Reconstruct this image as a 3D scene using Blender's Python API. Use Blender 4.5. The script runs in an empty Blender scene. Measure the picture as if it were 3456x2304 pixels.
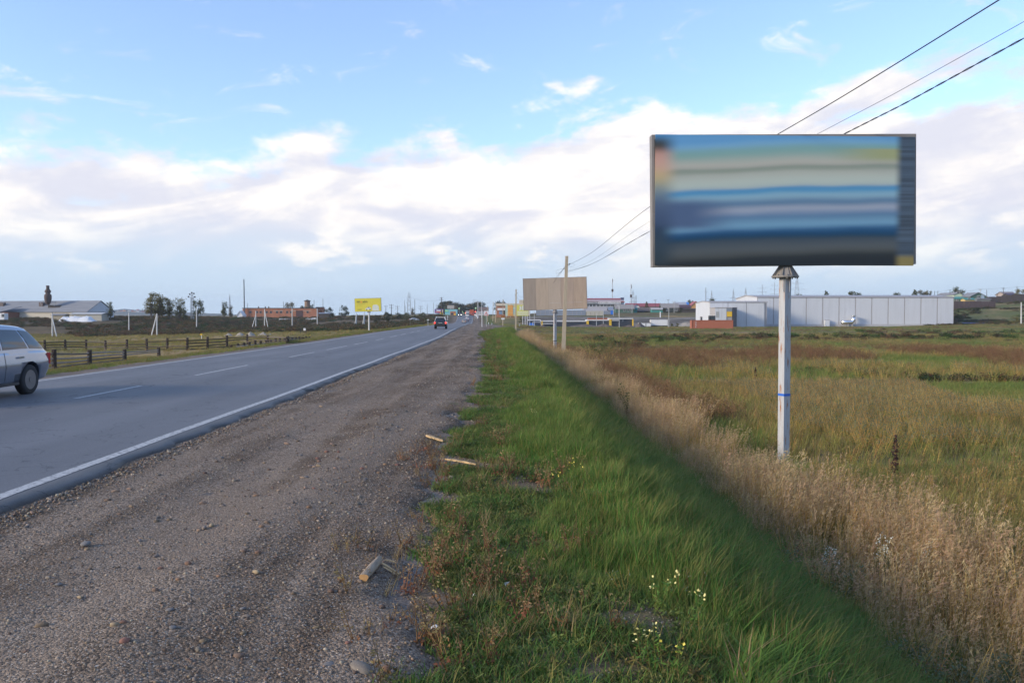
import bpy, bmesh, math, random
import numpy as np
from mathutils import Vector, Matrix, noise as mnoise
R = math.radians
random.seed(7)
RNG = np.random.default_rng(11)
scene = bpy.context.scene

# ------------------------------------------------------------------ camera
CAMZ = 1.6
FPX = 2802.0                      # focal length in photograph pixels (18 mm on a 22.2 mm sensor)
PITCH = math.atan(82.3 / FPX)
cam_data = bpy.data.cameras.new('camera')
cam_data.sensor_width = 22.2
cam_data.lens = 18.0
cam_data.clip_end = 20000
cam_data.clip_start = 0.05
cam = bpy.data.objects.new('camera', cam_data)
scene.collection.objects.link(cam)
cam.location = (0, 0, CAMZ)
cam.rotation_euler = (math.pi / 2 - PITCH, 0, 0)
scene.camera = cam

# ------------------------------------------------------------------ sky, sun, exposure
SUN_EL, SUN_AZ = R(18), R(-114)     # azimuth from +Y, negative = left
scene.view_settings.view_transform = 'Standard'
scene.view_settings.look = 'None'
scene.view_settings.gamma = 1.0
scene.view_settings.use_curve_mapping = False
scene.view_settings.exposure = 1.36
scene.render.engine = 'CYCLES'
scene.cycles.max_bounces = 6
scene.cycles.diffuse_bounces = 3
scene.cycles.glossy_bounces = 3
scene.cycles.transmission_bounces = 4
scene.cycles.transparent_max_bounces = 8
scene.cycles.volume_bounces = 0
scene.cycles.use_denoising = True

world = bpy.data.worlds.new('World')
scene.world = world
world.use_nodes = True
def build_world():
    nt = world.node_tree
    N, L = nt.nodes, nt.links
    N.clear()
    def nd(t, **kw):
        n = N.new(t)
        for k, v in kw.items():
            setattr(n, k, v)
        return n
    def val(x):
        return x
    def mth(op, a, b=None, c=None, clamp=False):
        n = nd('ShaderNodeMath', operation=op, use_clamp=clamp)
        for i, s in enumerate((a, b, c)):
            if s is None: continue
            if isinstance(s, (int, float)): n.inputs[i].default_value = s
            else: L.new(s, n.inputs[i])
        return n.outputs[0]
    def sstep(x, lo, hi, a=0.0, b=1.0):
        n = nd('ShaderNodeMapRange', interpolation_type='SMOOTHSTEP')
        L.new(x, n.inputs[0])
        for i, v in zip((1, 2, 3, 4), (lo, hi, a, b)):
            n.inputs[i].default_value = v
        return n.outputs[0]
    def noise(vec, scale, detail=6, rough=0.55, dist=0.0):
        n = nd('ShaderNodeTexNoise')
        L.new(vec, n.inputs['Vector'])
        n.inputs['Scale'].default_value = scale
        n.inputs['Detail'].default_value = detail
        n.inputs['Roughness'].default_value = rough
        n.inputs['Distortion'].default_value = dist
        return n.outputs['Fac']
    def comb(x, y, z=0.0):
        n = nd('ShaderNodeCombineXYZ')
        for i, s in enumerate((x, y, z)):
            if isinstance(s, (int, float)): n.inputs[i].default_value = s
            else: L.new(s, n.inputs[i])
        return n.outputs[0]
    def mix(f, a, b):
        n = nd('ShaderNodeMix', data_type='RGBA')
        if isinstance(f, (int, float)): n.inputs[0].default_value = f
        else: L.new(f, n.inputs[0])
        for i, s in ((6, a), (7, b)):
            if isinstance(s, tuple): n.inputs[i].default_value = (*s, 1)
            else: L.new(s, n.inputs[i])
        return n.outputs[2]
    tc = nd('ShaderNodeTexCoord').outputs['Generated']
    sep = nd('ShaderNodeSeparateXYZ'); L.new(tc, sep.inputs[0])
    x, y, z = sep.outputs
    az = mth('ARCTAN2', x, y)
    el = mth('ARCSINE', z)
    sky = nd('ShaderNodeTexSky', sky_type='NISHITA', sun_disc=False)
    sky.sun_elevation = SUN_EL
    sky.sun_rotation = SUN_AZ
    sky.altitude = 300; sky.air_density = 1.0; sky.dust_density = 0.6; sky.ozone_density = 3.0
    sk = nd('ShaderNodeMix', data_type='RGBA', blend_type='MULTIPLY')
    sk.inputs[0].default_value = 1.0
    L.new(sky.outputs[0], sk.inputs[6]); sk.inputs[7].default_value = (SKY_STR * 1.0, SKY_STR * 0.96, SKY_STR * 1.0, 1)
    skyc = sk.outputs[2]
    # the cloud bank: rises over the far right, lower on the left
    cosd = mth('COSINE', mth('SUBTRACT', az, 0.28))
    T = mth('ADD', 0.25, mth('MULTIPLY', mth('SUBTRACT', cosd, 1.0), 0.31))
    T = mth('MAXIMUM', T, 0.17)  # lowest bank height; adds unseen cloud behind the camera for more neutral light
    # streaky coordinates: long in azimuth, climbing to the right
    v2 = mth('SUBTRACT', el, mth('MULTIPLY', az, 0.13))
    p1 = comb(mth('MULTIPLY', az, 3.2), mth('MULTIPLY', v2, 10.0), 3.1)
    p2 = comb(mth('MULTIPLY', az, 7.0), mth('MULTIPLY', el, 13.0), 7.7)
    p3 = comb(mth('MULTIPLY', az, 5.0), mth('MULTIPLY', v2, 13.0), 1.3)
    n1 = noise(p1, 1.2, 7, 0.55, 0.5)
    n2 = noise(p2, 1.5, 9, 0.58, 0.25)
    d = mth('SUBTRACT', T, el)
    f = mth('ADD', mth('MULTIPLY', d, 16.0), mth('MULTIPLY', mth('SUBTRACT', n1, 0.5), 2.6))
    f = mth('ADD', f, mth('MULTIPLY', mth('SUBTRACT', n2, 0.5), 2.2))
    bank = sstep(f, -0.05, 0.48)
    # high wisps
    n3 = noise(p3, 1.9, 9, 0.62, 0.8)
    wis = sstep(n3, 0.56, 0.78)
    wband = mth('MULTIPLY', sstep(el, 0.06, 0.16), sstep(el, 0.55, 0.30))
    wis = mth('MULTIPLY', mth('MULTIPLY', wis, wband), 0.75)
    mask = mth('MAXIMUM', bank, wis)
    # cloud body colour: bright tops, lavender undersides, hazy blue-grey near the horizon
    n4 = noise(comb(mth('MULTIPLY', az, 3.0), mth('MULTIPLY', v2, 11.0), 9.2), 1.6, 6, 0.5, 0.6)
    n5 = noise(p2, 2.1, 8, 0.6, 0.2)
    sh = sstep(mth('ADD', mth('MULTIPLY', n4, 0.7), mth('MULTIPLY', n5, 0.3)), 0.42, 0.62)
    body = mix(sh, CLOUD_SH, CLOUD_HI)
    low = sstep(mth('ADD', el, mth('MULTIPLY', mth('SUBTRACT', n4, 0.5), 0.09)), 0.125, 0.03)
    body = mix(mth('MULTIPLY', low, 0.95), body, CLOUD_LO)
    # a few small cumulus puffs in the low haze
    p6 = comb(mth('MULTIPLY', az, 9.0), mth('MULTIPLY', el, 22.0), 4.4)
    n6 = noise(p6, 1.0, 9, 0.6, 0.1)
    puff = mth('MULTIPLY', sstep(n6, 0.55, 0.68), mth('MULTIPLY', sstep(el, 0.035, 0.07), sstep(el, 0.16, 0.09)))
    body = mix(mth('MULTIPLY', puff, 0.7), body, CLOUD_HI)
    # thin high veil over the open sky
    skyc = mix(VEIL, skyc, CLOUD_SH)
    col = mix(mask, skyc, body)
    # distant air close to the ground line
    col = mix(sstep(el, 0.055, -0.01, 0.0, 0.85), col, CLOUD_LO)
    bg = nd('ShaderNodeBackground')
    L.new(col, bg.inputs[0]); bg.inputs[1].default_value = 1.0
    out = nd('ShaderNodeOutputWorld')
    L.new(bg.outputs[0], out.inputs[0])
SKY_STR = 0.128
CLOUD_HI = (0.49, 0.46, 0.42)
CLOUD_SH = (0.325, 0.328, 0.37)
CLOUD_LO = (0.255, 0.32, 0.385)
VEIL = 0.08
build_world()
try:
    world.cycles.sampling_method = 'MANUAL'
    world.cycles.sample_map_resolution = 512
except Exception:
    pass

sun_data = bpy.data.lights.new('sun', 'SUN')
sun_data.energy = 1.5
sun_data.angle = R(12)
sun_data.color = (1.0, 0.84, 0.62)
sun = bpy.data.objects.new('sun', sun_data)
scene.collection.objects.link(sun)
sdir = Vector((math.sin(SUN_AZ) * math.cos(SUN_EL), math.cos(SUN_AZ) * math.cos(SUN_EL), math.sin(SUN_EL)))
sun.rotation_euler = sdir.to_track_quat('Z', 'Y').to_euler()
sun.location = sdir * 100

# ------------------------------------------------------------------ helpers
COL = scene.collection
def ray(px, py):
    a = (px - 1728.0) / FPX
    b = (1152.0 - py) / FPX
    Y = math.cos(PITCH) + b * math.sin(PITCH)
    Z = b * math.cos(PITCH) - math.sin(PITCH)
    return a / Y, Z / Y
def at(px, py, d):
    a, b = ray(px, py)
    return Vector((a * d, d, CAMZ + b * d))
def m_per_px(d):
    return d / FPX

def tag(o, label=None, cat=None, group=None, kind=None):
    if label: o['label'] = label
    if cat: o['category'] = cat
    if group: o['group'] = group
    if kind: o['kind'] = kind
    return o
def thing(name, label, cat, loc=(0, 0, 0), rz=0.0, group=None):
    o = bpy.data.objects.new(name, None)
    o.empty_display_size = 0.2
    COL.objects.link(o)
    o.location = loc
    o.rotation_euler = (0, 0, rz)
    return tag(o, label, cat, group)
def obj_from_mesh(name, me, parent=None, loc=None, rz=0.0):
    o = bpy.data.objects.new(name, me)
    COL.objects.link(o)
    if parent: o.parent = parent
    if loc is not None: o.location = loc
    if rz: o.rotation_euler = (0, 0, rz)
    return o
def copy_tree(o, parent=None):
    c = o.copy()
    COL.objects.link(c)
    c.parent = parent
    for ch in o.children:
        copy_tree(ch, c)
    return c

class MB:
    """collects shapes for ONE mesh"""
    def __init__(s):
        s.v, s.f, s.mi = [], [], []
        s.cur = 0
    def add(s, vs, fs):
        n = len(s.v)
        s.v += [tuple(p) for p in vs]
        s.f += [tuple(i + n for i in f) for f in fs]
        s.mi += [s.cur] * len(fs)
        return s
    def box(s, c, size, rz=0.0, ry=0.0, rx=0.0):
        hx, hy, hz = (q / 2 for q in size)
        P = [Vector((sx * hx, sy * hy, sz * hz)) for sz in (-1, 1) for sy in (-1, 1) for sx in (-1, 1)]
        if rz or ry or rx:
            M = Matrix.Rotation(rz, 3, 'Z') @ Matrix.Rotation(ry, 3, 'Y') @ Matrix.Rotation(rx, 3, 'X')
            P = [M @ p for p in P]
        c = Vector(c)
        P = [p + c for p in P]
        return s.add(P, [(0, 2, 3, 1), (4, 5, 7, 6), (0, 1, 5, 4), (2, 6, 7, 3), (0, 4, 6, 2), (1, 3, 7, 5)])
    def tube(s, p0, p1, r0, r1=None, n=8, caps=True):
        if r1 is None: r1 = r0
        p0, p1 = Vector(p0), Vector(p1)
        ax = (p1 - p0).normalized()
        u = ax.orthogonal().normalized(); w = ax.cross(u)
        P = []
        for p, r in ((p0, r0), (p1, r1)):
            for i in range(n):
                a = 2 * math.pi * i / n
                P.append(p + u * (r * math.cos(a)) + w * (r * math.sin(a)))
        F = [(i, (i + 1) % n, n + (i + 1) % n, n + i) for i in range(n)]
        if caps: F += [tuple(range(n - 1, -1, -1)), tuple(range(n, 2 * n))]
        return s.add(P, F)
    def path(s, pts, r, n=6):
        pts = [Vector(p) for p in pts]
        P, F = [], []
        m = len(pts)
        u = None
        for k, p in enumerate(pts):
            t = (pts[min(k + 1, m - 1)] - pts[max(k - 1, 0)]).normalized()
            u = t.orthogonal().normalized() if u is None else (u - t * u.dot(t)).normalized()
            w = t.cross(u)
            rr = r[k] if isinstance(r, (list, tuple)) else r
            for i in range(n):
                a = 2 * math.pi * i / n
                P.append(p + u * (rr * math.cos(a)) + w * (rr * math.sin(a)))
        for k in range(m - 1):
            for i in range(n):
                F.append((k * n + i, k * n + (i + 1) % n, (k + 1) * n + (i + 1) % n, (k + 1) * n + i))
        F += [tuple(range(n - 1, -1, -1)), tuple(range((m - 1) * n, m * n))]
        return s.add(P, F)
    def prism(s, poly, axis, a, b):
        """polygon of 2D points extruded along axis from a to b"""
        n = len(poly)
        def P3(p, t):
            if axis == 'y': return (p[0], t, p[1])
            if axis == 'x': return (t, p[0], p[1])
            return (p[0], p[1], t)
        P = [P3(p, a) for p in poly] + [P3(p, b) for p in poly]
        F = [tuple(range(n)), tuple(range(2 * n - 1, n - 1, -1))] + [(i, n + i, n + (i + 1) % n, (i + 1) % n) for i in range(n)]
        return s.add(P, F)
    def lathe(s, prof, c=(0, 0, 0), axis='z', n=20):
        P, F = [], []
        m = len(prof)
        for (r, h) in prof:
            for i in range(n):
                a = 2 * math.pi * i / n
                q = (r * math.cos(a), r * math.sin(a), h)
                if axis == 'x': q = (h, q[0], q[1])
                elif axis == 'y': q = (q[0], h, q[1])
                P.append((q[0] + c[0], q[1] + c[1], q[2] + c[2]))
        for k in range(m - 1):
            for i in range(n):
                F.append((k * n + i, k * n + (i + 1) % n, (k + 1) * n + (i + 1) % n, (k + 1) * n + i))
        F += [tuple(range(n - 1, -1, -1)), tuple(range((m - 1) * n, m * n))]
        return s.add(P, F)
    def quad(s, a, b, c, d):
        return s.add([a, b, c, d], [(0, 1, 2, 3)])
    def mesh(s, name, mats, smooth=False, fix=True):
        me = bpy.data.meshes.new(name)
        me.from_pydata(s.v, [], s.f)
        for m in (mats if isinstance(mats, (list, tuple)) else [mats]):
            me.materials.append(m)
        if any(s.mi):
            me.polygons.foreach_set('material_index', s.mi)
        if fix:
            bm = bmesh.new(); bm.from_mesh(me)
            bmesh.ops.recalc_face_normals(bm, faces=bm.faces)
            bm.to_mesh(me); bm.free()
        if smooth:
            me.polygons.foreach_set('use_smooth', [True] * len(me.polygons))
        me.update()
        return me
    def build(s, name, mats, parent=None, loc=None, rz=0.0, smooth=False, fix=True):
        return obj_from_mesh(name, s.mesh(name, mats, smooth, fix), parent, loc, rz)

# ------------------------------------------------------------------ materials
MATS = {}
def mat(name, col, rough=0.75, var=0.18, scale=4.0, metal=0.0, bump=0.0, bscale=40.0, col2=None, thr=(0.52, 0.66),
        scale2=3.0, stretch=(1, 1, 1), coords='Object', emit=0.0, spec=0.5, coat=0.0, trans=0.0, rnd=0.0):
    if name in MATS: return MATS[name]
    m = bpy.data.materials.new(name)
    m.use_nodes = True
    nt = m.node_tree; N, L = nt.nodes, nt.links
    b = N['Principled BSDF']
    b.inputs['Roughness'].default_value = rough
    b.inputs['Metallic'].default_value = metal
    b.inputs['Specular IOR Level'].default_value = spec
    b.inputs['Coat Weight'].default_value = coat
    b.inputs['Coat Roughness'].default_value = 0.04
    tc = N.new('ShaderNodeTexCoord')
    mp = N.new('ShaderNodeMapping'); mp.inputs['Scale'].default_value = stretch
    if coords == 'Position':
        g = N.new('ShaderNodeNewGeometry'); L.new(g.outputs['Position'], mp.inputs[0])
    else:
        L.new(tc.outputs[coords], mp.inputs[0])
    no = N.new('ShaderNodeTexNoise'); no.inputs['Scale'].default_value = scale; no.inputs['Detail'].default_value = 6
    no.inputs['Roughness'].default_value = 0.6
    L.new(mp.outputs[0], no.inputs['Vector'])
    rm = N.new('ShaderNodeMapRange'); rm.inputs[1].default_value = 0.25; rm.inputs[2].default_value = 0.75
    L.new(no.outputs['Fac'], rm.inputs[0])
    mx = N.new('ShaderNodeMix'); mx.data_type = 'RGBA'
    L.new(rm.outputs[0], mx.inputs[0])
    mx.inputs[6].default_value = (*[max(0, c * (1 - var)) for c in col], 1)
    mx.inputs[7].default_value = (*[min(1, c * (1 + var)) for c in col], 1)
    out = mx.outputs[2]
    if col2:
        n2 = N.new('ShaderNodeTexNoise'); n2.inputs['Scale'].default_value = scale2; n2.inputs['Detail'].default_value = 8
        n2.inputs['Roughness'].default_value = 0.65
        L.new(mp.outputs[0], n2.inputs['Vector'])
        r2 = N.new('ShaderNodeMapRange'); r2.inputs[1].default_value = thr[0]; r2.inputs[2].default_value = thr[1]
        L.new(n2.outputs['Fac'], r2.inputs[0])
        m2 = N.new('ShaderNodeMix'); m2.data_type = 'RGBA'
        L.new(r2.outputs[0], m2.inputs[0]); L.new(out, m2.inputs[6]); m2.inputs[7].default_value = (*col2, 1)
        out = m2.outputs[2]
    if rnd:
        oi = N.new('ShaderNodeObjectInfo')
        rr = N.new('ShaderNodeMapRange'); rr.inputs[3].default_value = 1 - rnd; rr.inputs[4].default_value = 1 + rnd
        L.new(oi.outputs['Random'], rr.inputs[0])
        hs = N.new('ShaderNodeHueSaturation'); L.new(rr.outputs[0], hs.inputs['Value']); L.new(out, hs.inputs['Color'])
        r3 = N.new('ShaderNodeMapRange'); r3.inputs[3].default_value = 0.5 + rnd * 0.07; r3.inputs[4].default_value = 0.5 - rnd * 0.07
        ml = N.new('ShaderNodeMath'); ml.operation = 'MULTIPLY'; ml.inputs[1].default_value = 7.31
        fr = N.new('ShaderNodeMath'); fr.operation = 'FRACT'
        L.new(oi.outputs['Random'], ml.inputs[0]); L.new(ml.outputs[0], fr.inputs[0]); L.new(fr.outputs[0], r3.inputs[0])
        L.new(r3.outputs[0], hs.inputs['Hue'])
        out = hs.outputs['Color']
    L.new(out, b.inputs['Base Color'])
    if bump:
        nb = N.new('ShaderNodeTexNoise'); nb.inputs['Scale'].default_value = bscale; nb.inputs['Detail'].default_value = 5
        L.new(mp.outputs[0], nb.inputs['Vector'])
        bp = N.new('ShaderNodeBump'); bp.inputs['Strength'].default_value = bump; bp.inputs['Distance'].default_value = 0.02
        L.new(nb.outputs['Fac'], bp.inputs['Height']); L.new(bp.outputs[0], b.inputs['Normal'])
    if emit:
        L.new(out, b.inputs['Emission Color']); b.inputs['Emission Strength'].default_value = emit
    if trans:
        tr = N.new('ShaderNodeBsdfTranslucent'); L.new(out, tr.inputs['Color'])
        ms = N.new('ShaderNodeMixShader'); ms.inputs[0].default_value = trans
        L.new(b.outputs[0], ms.inputs[1]); L.new(tr.outputs[0], ms.inputs[2])
        L.new(ms.outputs[0], N['Material Output'].inputs['Surface'])
    MATS[name] = m
    return m
def flat(name, col, rough=0.6, **kw):
    kw.setdefault('var', 0.06); kw.setdefault('scale', 1.5)
    return mat(name, col, rough, **kw)
def srgb(r, g, b, k=1.0):
    def l(c):
        c /= 255.0
        return c / 12.92 if c <= 0.04045 else ((c + 0.055) / 1.055) ** 2.4
    return tuple(min(1.0, l(c) * k) for c in (r, g, b))

TEXT_CACHE = {}
def text(body, width, height, m, parent, loc, name='lettering', rz=0.0, bold=0.0, label=None):
    """flat lettering in the local XZ plane, facing -Y, fitted to width x height, centred on loc"""
    cu = bpy.data.curves.new('lettering', 'FONT')
    cu.body = body; cu.size = 1.0; cu.align_x = 'CENTER'; cu.extrude = 0.004; cu.offset = bold
    cu.resolution_u = 3
    o = bpy.data.objects.new('lettering', cu)
    COL.objects.link(o)
    bpy.context.view_layer.update()
    me = bpy.data.meshes.new_from_object(o.evaluated_get(bpy.context.evaluated_depsgraph_get()))
    bpy.data.objects.remove(o); bpy.data.curves.remove(cu)
    n = len(me.vertices)
    co = np.empty(n * 3); me.vertices.foreach_get('co', co); co = co.reshape(-1, 3)
    if n:
        lo, hi = co.min(0), co.max(0)
        c = (lo + hi) / 2
        sx = width / max(1e-6, hi[0] - lo[0]); sy = height / max(1e-6, hi[1] - lo[1])
        q = np.stack([(co[:, 0] - c[0]) * sx, -co[:, 2], (co[:, 1] - c[1]) * sy], 1)
        me.vertices.foreach_set('co', q.ravel())
    me.materials.clear(); me.materials.append(m)
    me.update()
    return obj_from_mesh(name, me, parent, loc, rz)
# ------------------------------------------------------------------ terrain
ROAD_Y = np.array([-200, -60, 0, 35, 60, 105, 150, 250, 390, 450, 520, 700, 1200.])
ROAD_X = np.array([-4.6, -7.2, -8.3, -8.95, -9.5, -11.3, -13.2, -17.2, -22.3, -25.3, -29.0, -40.0, -75.])
ROAD_Z = np.array([0, 0, 0, 0, 0, -0.02, -0.15, -0.45, -0.25, 2.3, 2.9, 1.5, 0.])
def smooth_interp(xq, xs, ys):
    """monotone-ish cubic (Catmull-Rom) interpolation"""
    xq = np.asarray(xq, float)
    m = np.gradient(ys, xs)
    i = np.clip(np.searchsorted(xs, xq) - 1, 0, len(xs) - 2)
    h = xs[i + 1] - xs[i]
    t = np.clip((xq - xs[i]) / h, 0, 1)
    h00 = 2 * t**3 - 3 * t**2 + 1; h10 = t**3 - 2 * t**2 + t; h01 = -2 * t**3 + 3 * t**2; h11 = t**3 - t**2
    return h00 * ys[i] + h10 * h * m[i] + h01 * ys[i + 1] + h11 * h * m[i + 1]
def road_x(y): return smooth_interp(y, ROAD_Y, ROAD_X)
def road_z(y): return smooth_interp(y, ROAD_Y, ROAD_Z)
GR_Y = np.array([-60, 0, 60, 90, 120, 160, 220, 300, 390, 500.])
GR_L = np.array([7.9, 7.75, 7.5, 7.1, 8.5, 12.0, 13.0, 9.0, 7.0, 6.5])
def gravel_l(y): return smooth_interp(y, GR_Y, GR_L)

DG = np.array([0, 20, 40, 65, 90, 130, 188, 240, 270, 300, 325, 345, 365, 385, 410, 440, 470, 500, 600, 750, 1000, 1600, 4500.])
def prof(*pts):
    d, z = zip(*pts)
    return np.interp(DG, d, z)
TG = np.array([-0.64, -0.52, -0.42, -0.32, -0.25, -0.17, -0.10, -0.045, 0.0, 0.05, 0.12, 0.2, 0.25, 0.33, 0.46, 0.53, 0.64])
ZG = np.stack([
    prof((0, -0.9), (40, -1.0), (90, -1.9), (190, -3.4), (265, -4.3), (300, -1.6), (330, 0.7), (420, 1.2), (700, 2), (1600, 4), (4500, 8)),
    prof((0, -0.9), (40, -1.0), (90, -1.8), (190, -3.3), (265, -4.2), (300, -1.8), (330, 0.5), (420, 1.2), (700, 2), (1600, 4), (4500, 8)),
    prof((0, -0.9), (40, -1.0), (90, -1.6), (190, -2.8), (265, -3.6), (300, -2.0), (335, 0.3), (420, 1.2), (700, 2), (1600, 4), (4500, 8)),
    prof((0, -0.9), (40, -1.0), (90, -1.4), (190, -2.4), (310, -3.0), (385, -1.0), (450, 1.2), (600, 2), (1600, 4), (4500, 8)),
    prof((0, -0.9), (40, -1.0), (90, -1.3), (190, -2.2), (300, -2.6), (400, -0.8), (455, 1.3), (600, 2.2), (1600, 4), (4500, 8)),
    prof((0, -0.9), (40, -1.0), (90, -1.3), (188, -1.9), (300, -1.6), (400, 0.3), (500, 2.5), (600, 3.0), (1600, 5), (4500, 8)),
    prof((0, -0.9), (40, -1.0), (90, -1.2), (188, -1.5), (300, -1.1), (400, 0.6), (500, 3.0), (600, 3.2), (1600, 5), (4500, 8)),
    prof((0, -1.8), (90, -1.6), (188, -1.2), (300, -0.9), (400, 0.3), (470, 2.8), (600, 3.0), (1600, 5), (4500, 8)),
    prof((0, -1.85), (90, -1.7), (200, -1.5), (300, -1.2), (345, 0.0), (385, 1.8), (440, 2.8), (600, 3.4), (1600, 6), (4500, 9)),
    prof((0, -1.85), (200, -1.9), (310, -1.95), (345, 0.2), (370, 1.5), (400, 1.9), (420, 2.5), (480, 4.0), (600, 5), (1600, 8), (4500, 12)),
    prof((0, -1.85), (200, -1.9), (310, -1.95), (345, 0.2), (370, 1.5), (400, 1.9), (440, 3.7), (480, 5.4), (600, 6.5), (1600, 10), (4500, 14)),
    prof((0, -1.85), (200, -1.9), (305, -1.95), (340, -1.0), (372, 1.0), (400, 1.8), (440, 3.8), (480, 5.4), (600, 6.5), (1600, 10), (4500, 15)),
    prof((0, -1.85), (200, -1.9), (300, -1.95), (340, -1.6), (380, 1.2), (440, 4.0), (480, 5.4), (600, 7), (1600, 11), (4500, 16)),
    prof((0, -1.85), (200, -1.9), (345, -1.95), (385, 1.0), (440, 5.0), (500, 7.0), (600, 9), (1600, 14), (4500, 17)),
    prof((0, -1.85), (200, -1.9), (330, -1.9), (365, 1.5), (385, 6.8), (440, 8.6), (600, 10), (1600, 15), (4500, 18)),
    prof((0, -1.85), (200, -1.8), (300, -1.4), (335, 0.6), (365, 4.6), (385, 7.2), (440, 8.8), (600, 10), (1600, 15), (4500, 18)),
    prof((0, -1.85), (180, -1.7), (280, -1.2), (325, 0.8), (365, 6.4), (395, 9.6), (440, 10.5), (600, 12), (1600, 17), (4500, 20)),
])
def profile_z(x, y):
    d = np.hypot(x, np.maximum(y, 0) + 0 * x)
    d = np.where(y > 0, y, np.hypot(x, y))
    t = np.clip(x / np.maximum(np.abs(y), 1e-3), -0.64, 0.64)
    t = np.where(y <= 1.0, np.sign(x) * 0.64, t)
    ti = np.clip(np.searchsorted(TG, t) - 1, 0, len(TG) - 2)
    tw = (t - TG[ti]) / (TG[ti + 1] - TG[ti]); tw = np.clip(tw, 0, 1)
    tw = tw * tw * (3 - 2 * tw)
    di = np.clip(np.searchsorted(DG, d) - 1, 0, len(DG) - 2)
    dw = np.clip((d - DG[di]) / (DG[di + 1] - DG[di]), 0, 1)
    dw = dw * dw * (3 - 2 * dw)
    z0 = ZG[ti, di] * (1 - dw) + ZG[ti, di + 1] * dw
    z1 = ZG[ti + 1, di] * (1 - dw) + ZG[ti + 1, di + 1] * dw
    return z0 * (1 - tw) + z1 * tw
def vnoise(x, y, s, seed=0.0):
    """cheap smooth value noise, vectorised"""
    x = np.asarray(x, float) / s + seed * 17.13; y = np.asarray(y, float) / s + seed * 9.71
    xi, yi = np.floor(x), np.floor(y)
    fx, fy = x - xi, y - yi
    fx = fx * fx * (3 - 2 * fx); fy = fy * fy * (3 - 2 * fy)
    def h(a, b):
        v = np.sin(a * 127.1 + b * 311.7 + seed * 74.7) * 43758.5453
        return v - np.floor(v)
    return (h(xi, yi) * (1 - fx) + h(xi + 1, yi) * fx) * (1 - fy) + (h(xi, yi + 1) * (1 - fx) + h(xi + 1, yi + 1) * fx) * fy
def fbm(x, y, s, seed=0.0, o=4):
    r, a, t = 0, 0.5, 0
    for i in range(o):
        r = r + a * vnoise(x, y, s / 2**i, seed + i * 1.7); t += a; a *= 0.5
    return r / t
def sst(a, b, x):
    t = np.clip((x - a) / (b - a), 0, 1)
    return t * t * (3 - 2 * t)
EDGE = 4.0           # asphalt half width
def top_l(y): return np.maximum(9.5, gravel_l(y) + 1.6)
def H(x, y):
    x = np.asarray(x, float); y = np.asarray(y, float)
    yy = np.clip(y, -200, 1200)
    l = x - road_x(yy)
    rz = road_z(yy)
    pz = profile_z(x, y)
    far = sst(200, 420, y)
    # rough ground away from the road
    rough = (fbm(x, y, 9.0, 2.0) - 0.5) * 0.35 + (fbm(x, y, 2.2, 5.0) - 0.5) * 0.10
    pz = pz + rough * sst(8, 40, np.abs(l)) + (fbm(x, y, 60.0, 8.0) - 0.5) * np.where(x > 0, 0.3, 0.6) * sst(40, 120, np.hypot(x, y)) * (1 - sst(200, 280, y) * (x > 0))
    tl = top_l(yy)
    bl = tl + 2.9
    crown = rz - 0.02 * np.abs(l)
    gz = rz - 0.15
    z = np.full(np.broadcast(x, y).shape, 0.0)
    # right of the road
    zr = np.where(l < EDGE, rz - 0.16,
         np.where(l < tl, gz - 0.03 * np.clip(l - EDGE, 0, None), 0))
    ztop = gz - 0.03 * (tl - EDGE)
    s = sst(0, 1, (l - tl) / (bl - tl)) * 0.35 + np.clip((l - tl) / (bl - tl), 0, 1) * 0.65
    zr = np.where(l >= tl, ztop + (pz - ztop) * s, zr)
    # left of the road
    s2 = np.clip((-l - 5.6) / 7.0, 0, 1); s2 = s2 * 0.5 + s2 * s2 * (3 - 2 * s2) * 0.5
    zl = np.where(-l < EDGE, rz - 0.16, np.where(-l < 5.6, rz - 0.13 - 0.04 * np.clip(-l - EDGE, 0, None), rz - 0.19 + (pz - rz + 0.19) * s2))
    z = np.where(l > 0, zr, zl)
    small = (fbm(x, y, 0.7, 3.0) - 0.5) * 0.05 * sst(7.6, 8.6, np.abs(l - 0.0)) * (np.hypot(x, y) < 60)
    return z + small
def Hs(x, y): return float(H(np.array([x]), np.array([y]))[0])
def G(px, py, d0=3.0, d1=900.0):
    """where the sight line through a photograph pixel meets the ground"""
    a, b = ray(px, py)
    ds = np.geomspace(d0, d1, 1500)
    z = CAMZ + b * ds
    h = H(a * ds, ds)
    k = np.nonzero(z <= h)[0]
    i = k[0] if len(k) else len(ds) - 1
    d = ds[i]
    return Vector((a * d, d, float(h[i])))
def on_ground(px, d, sink=0.0):
    a, _ = ray(px, 1100)
    return Vector((a * d, d, Hs(a * d, d) - sink))

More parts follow.
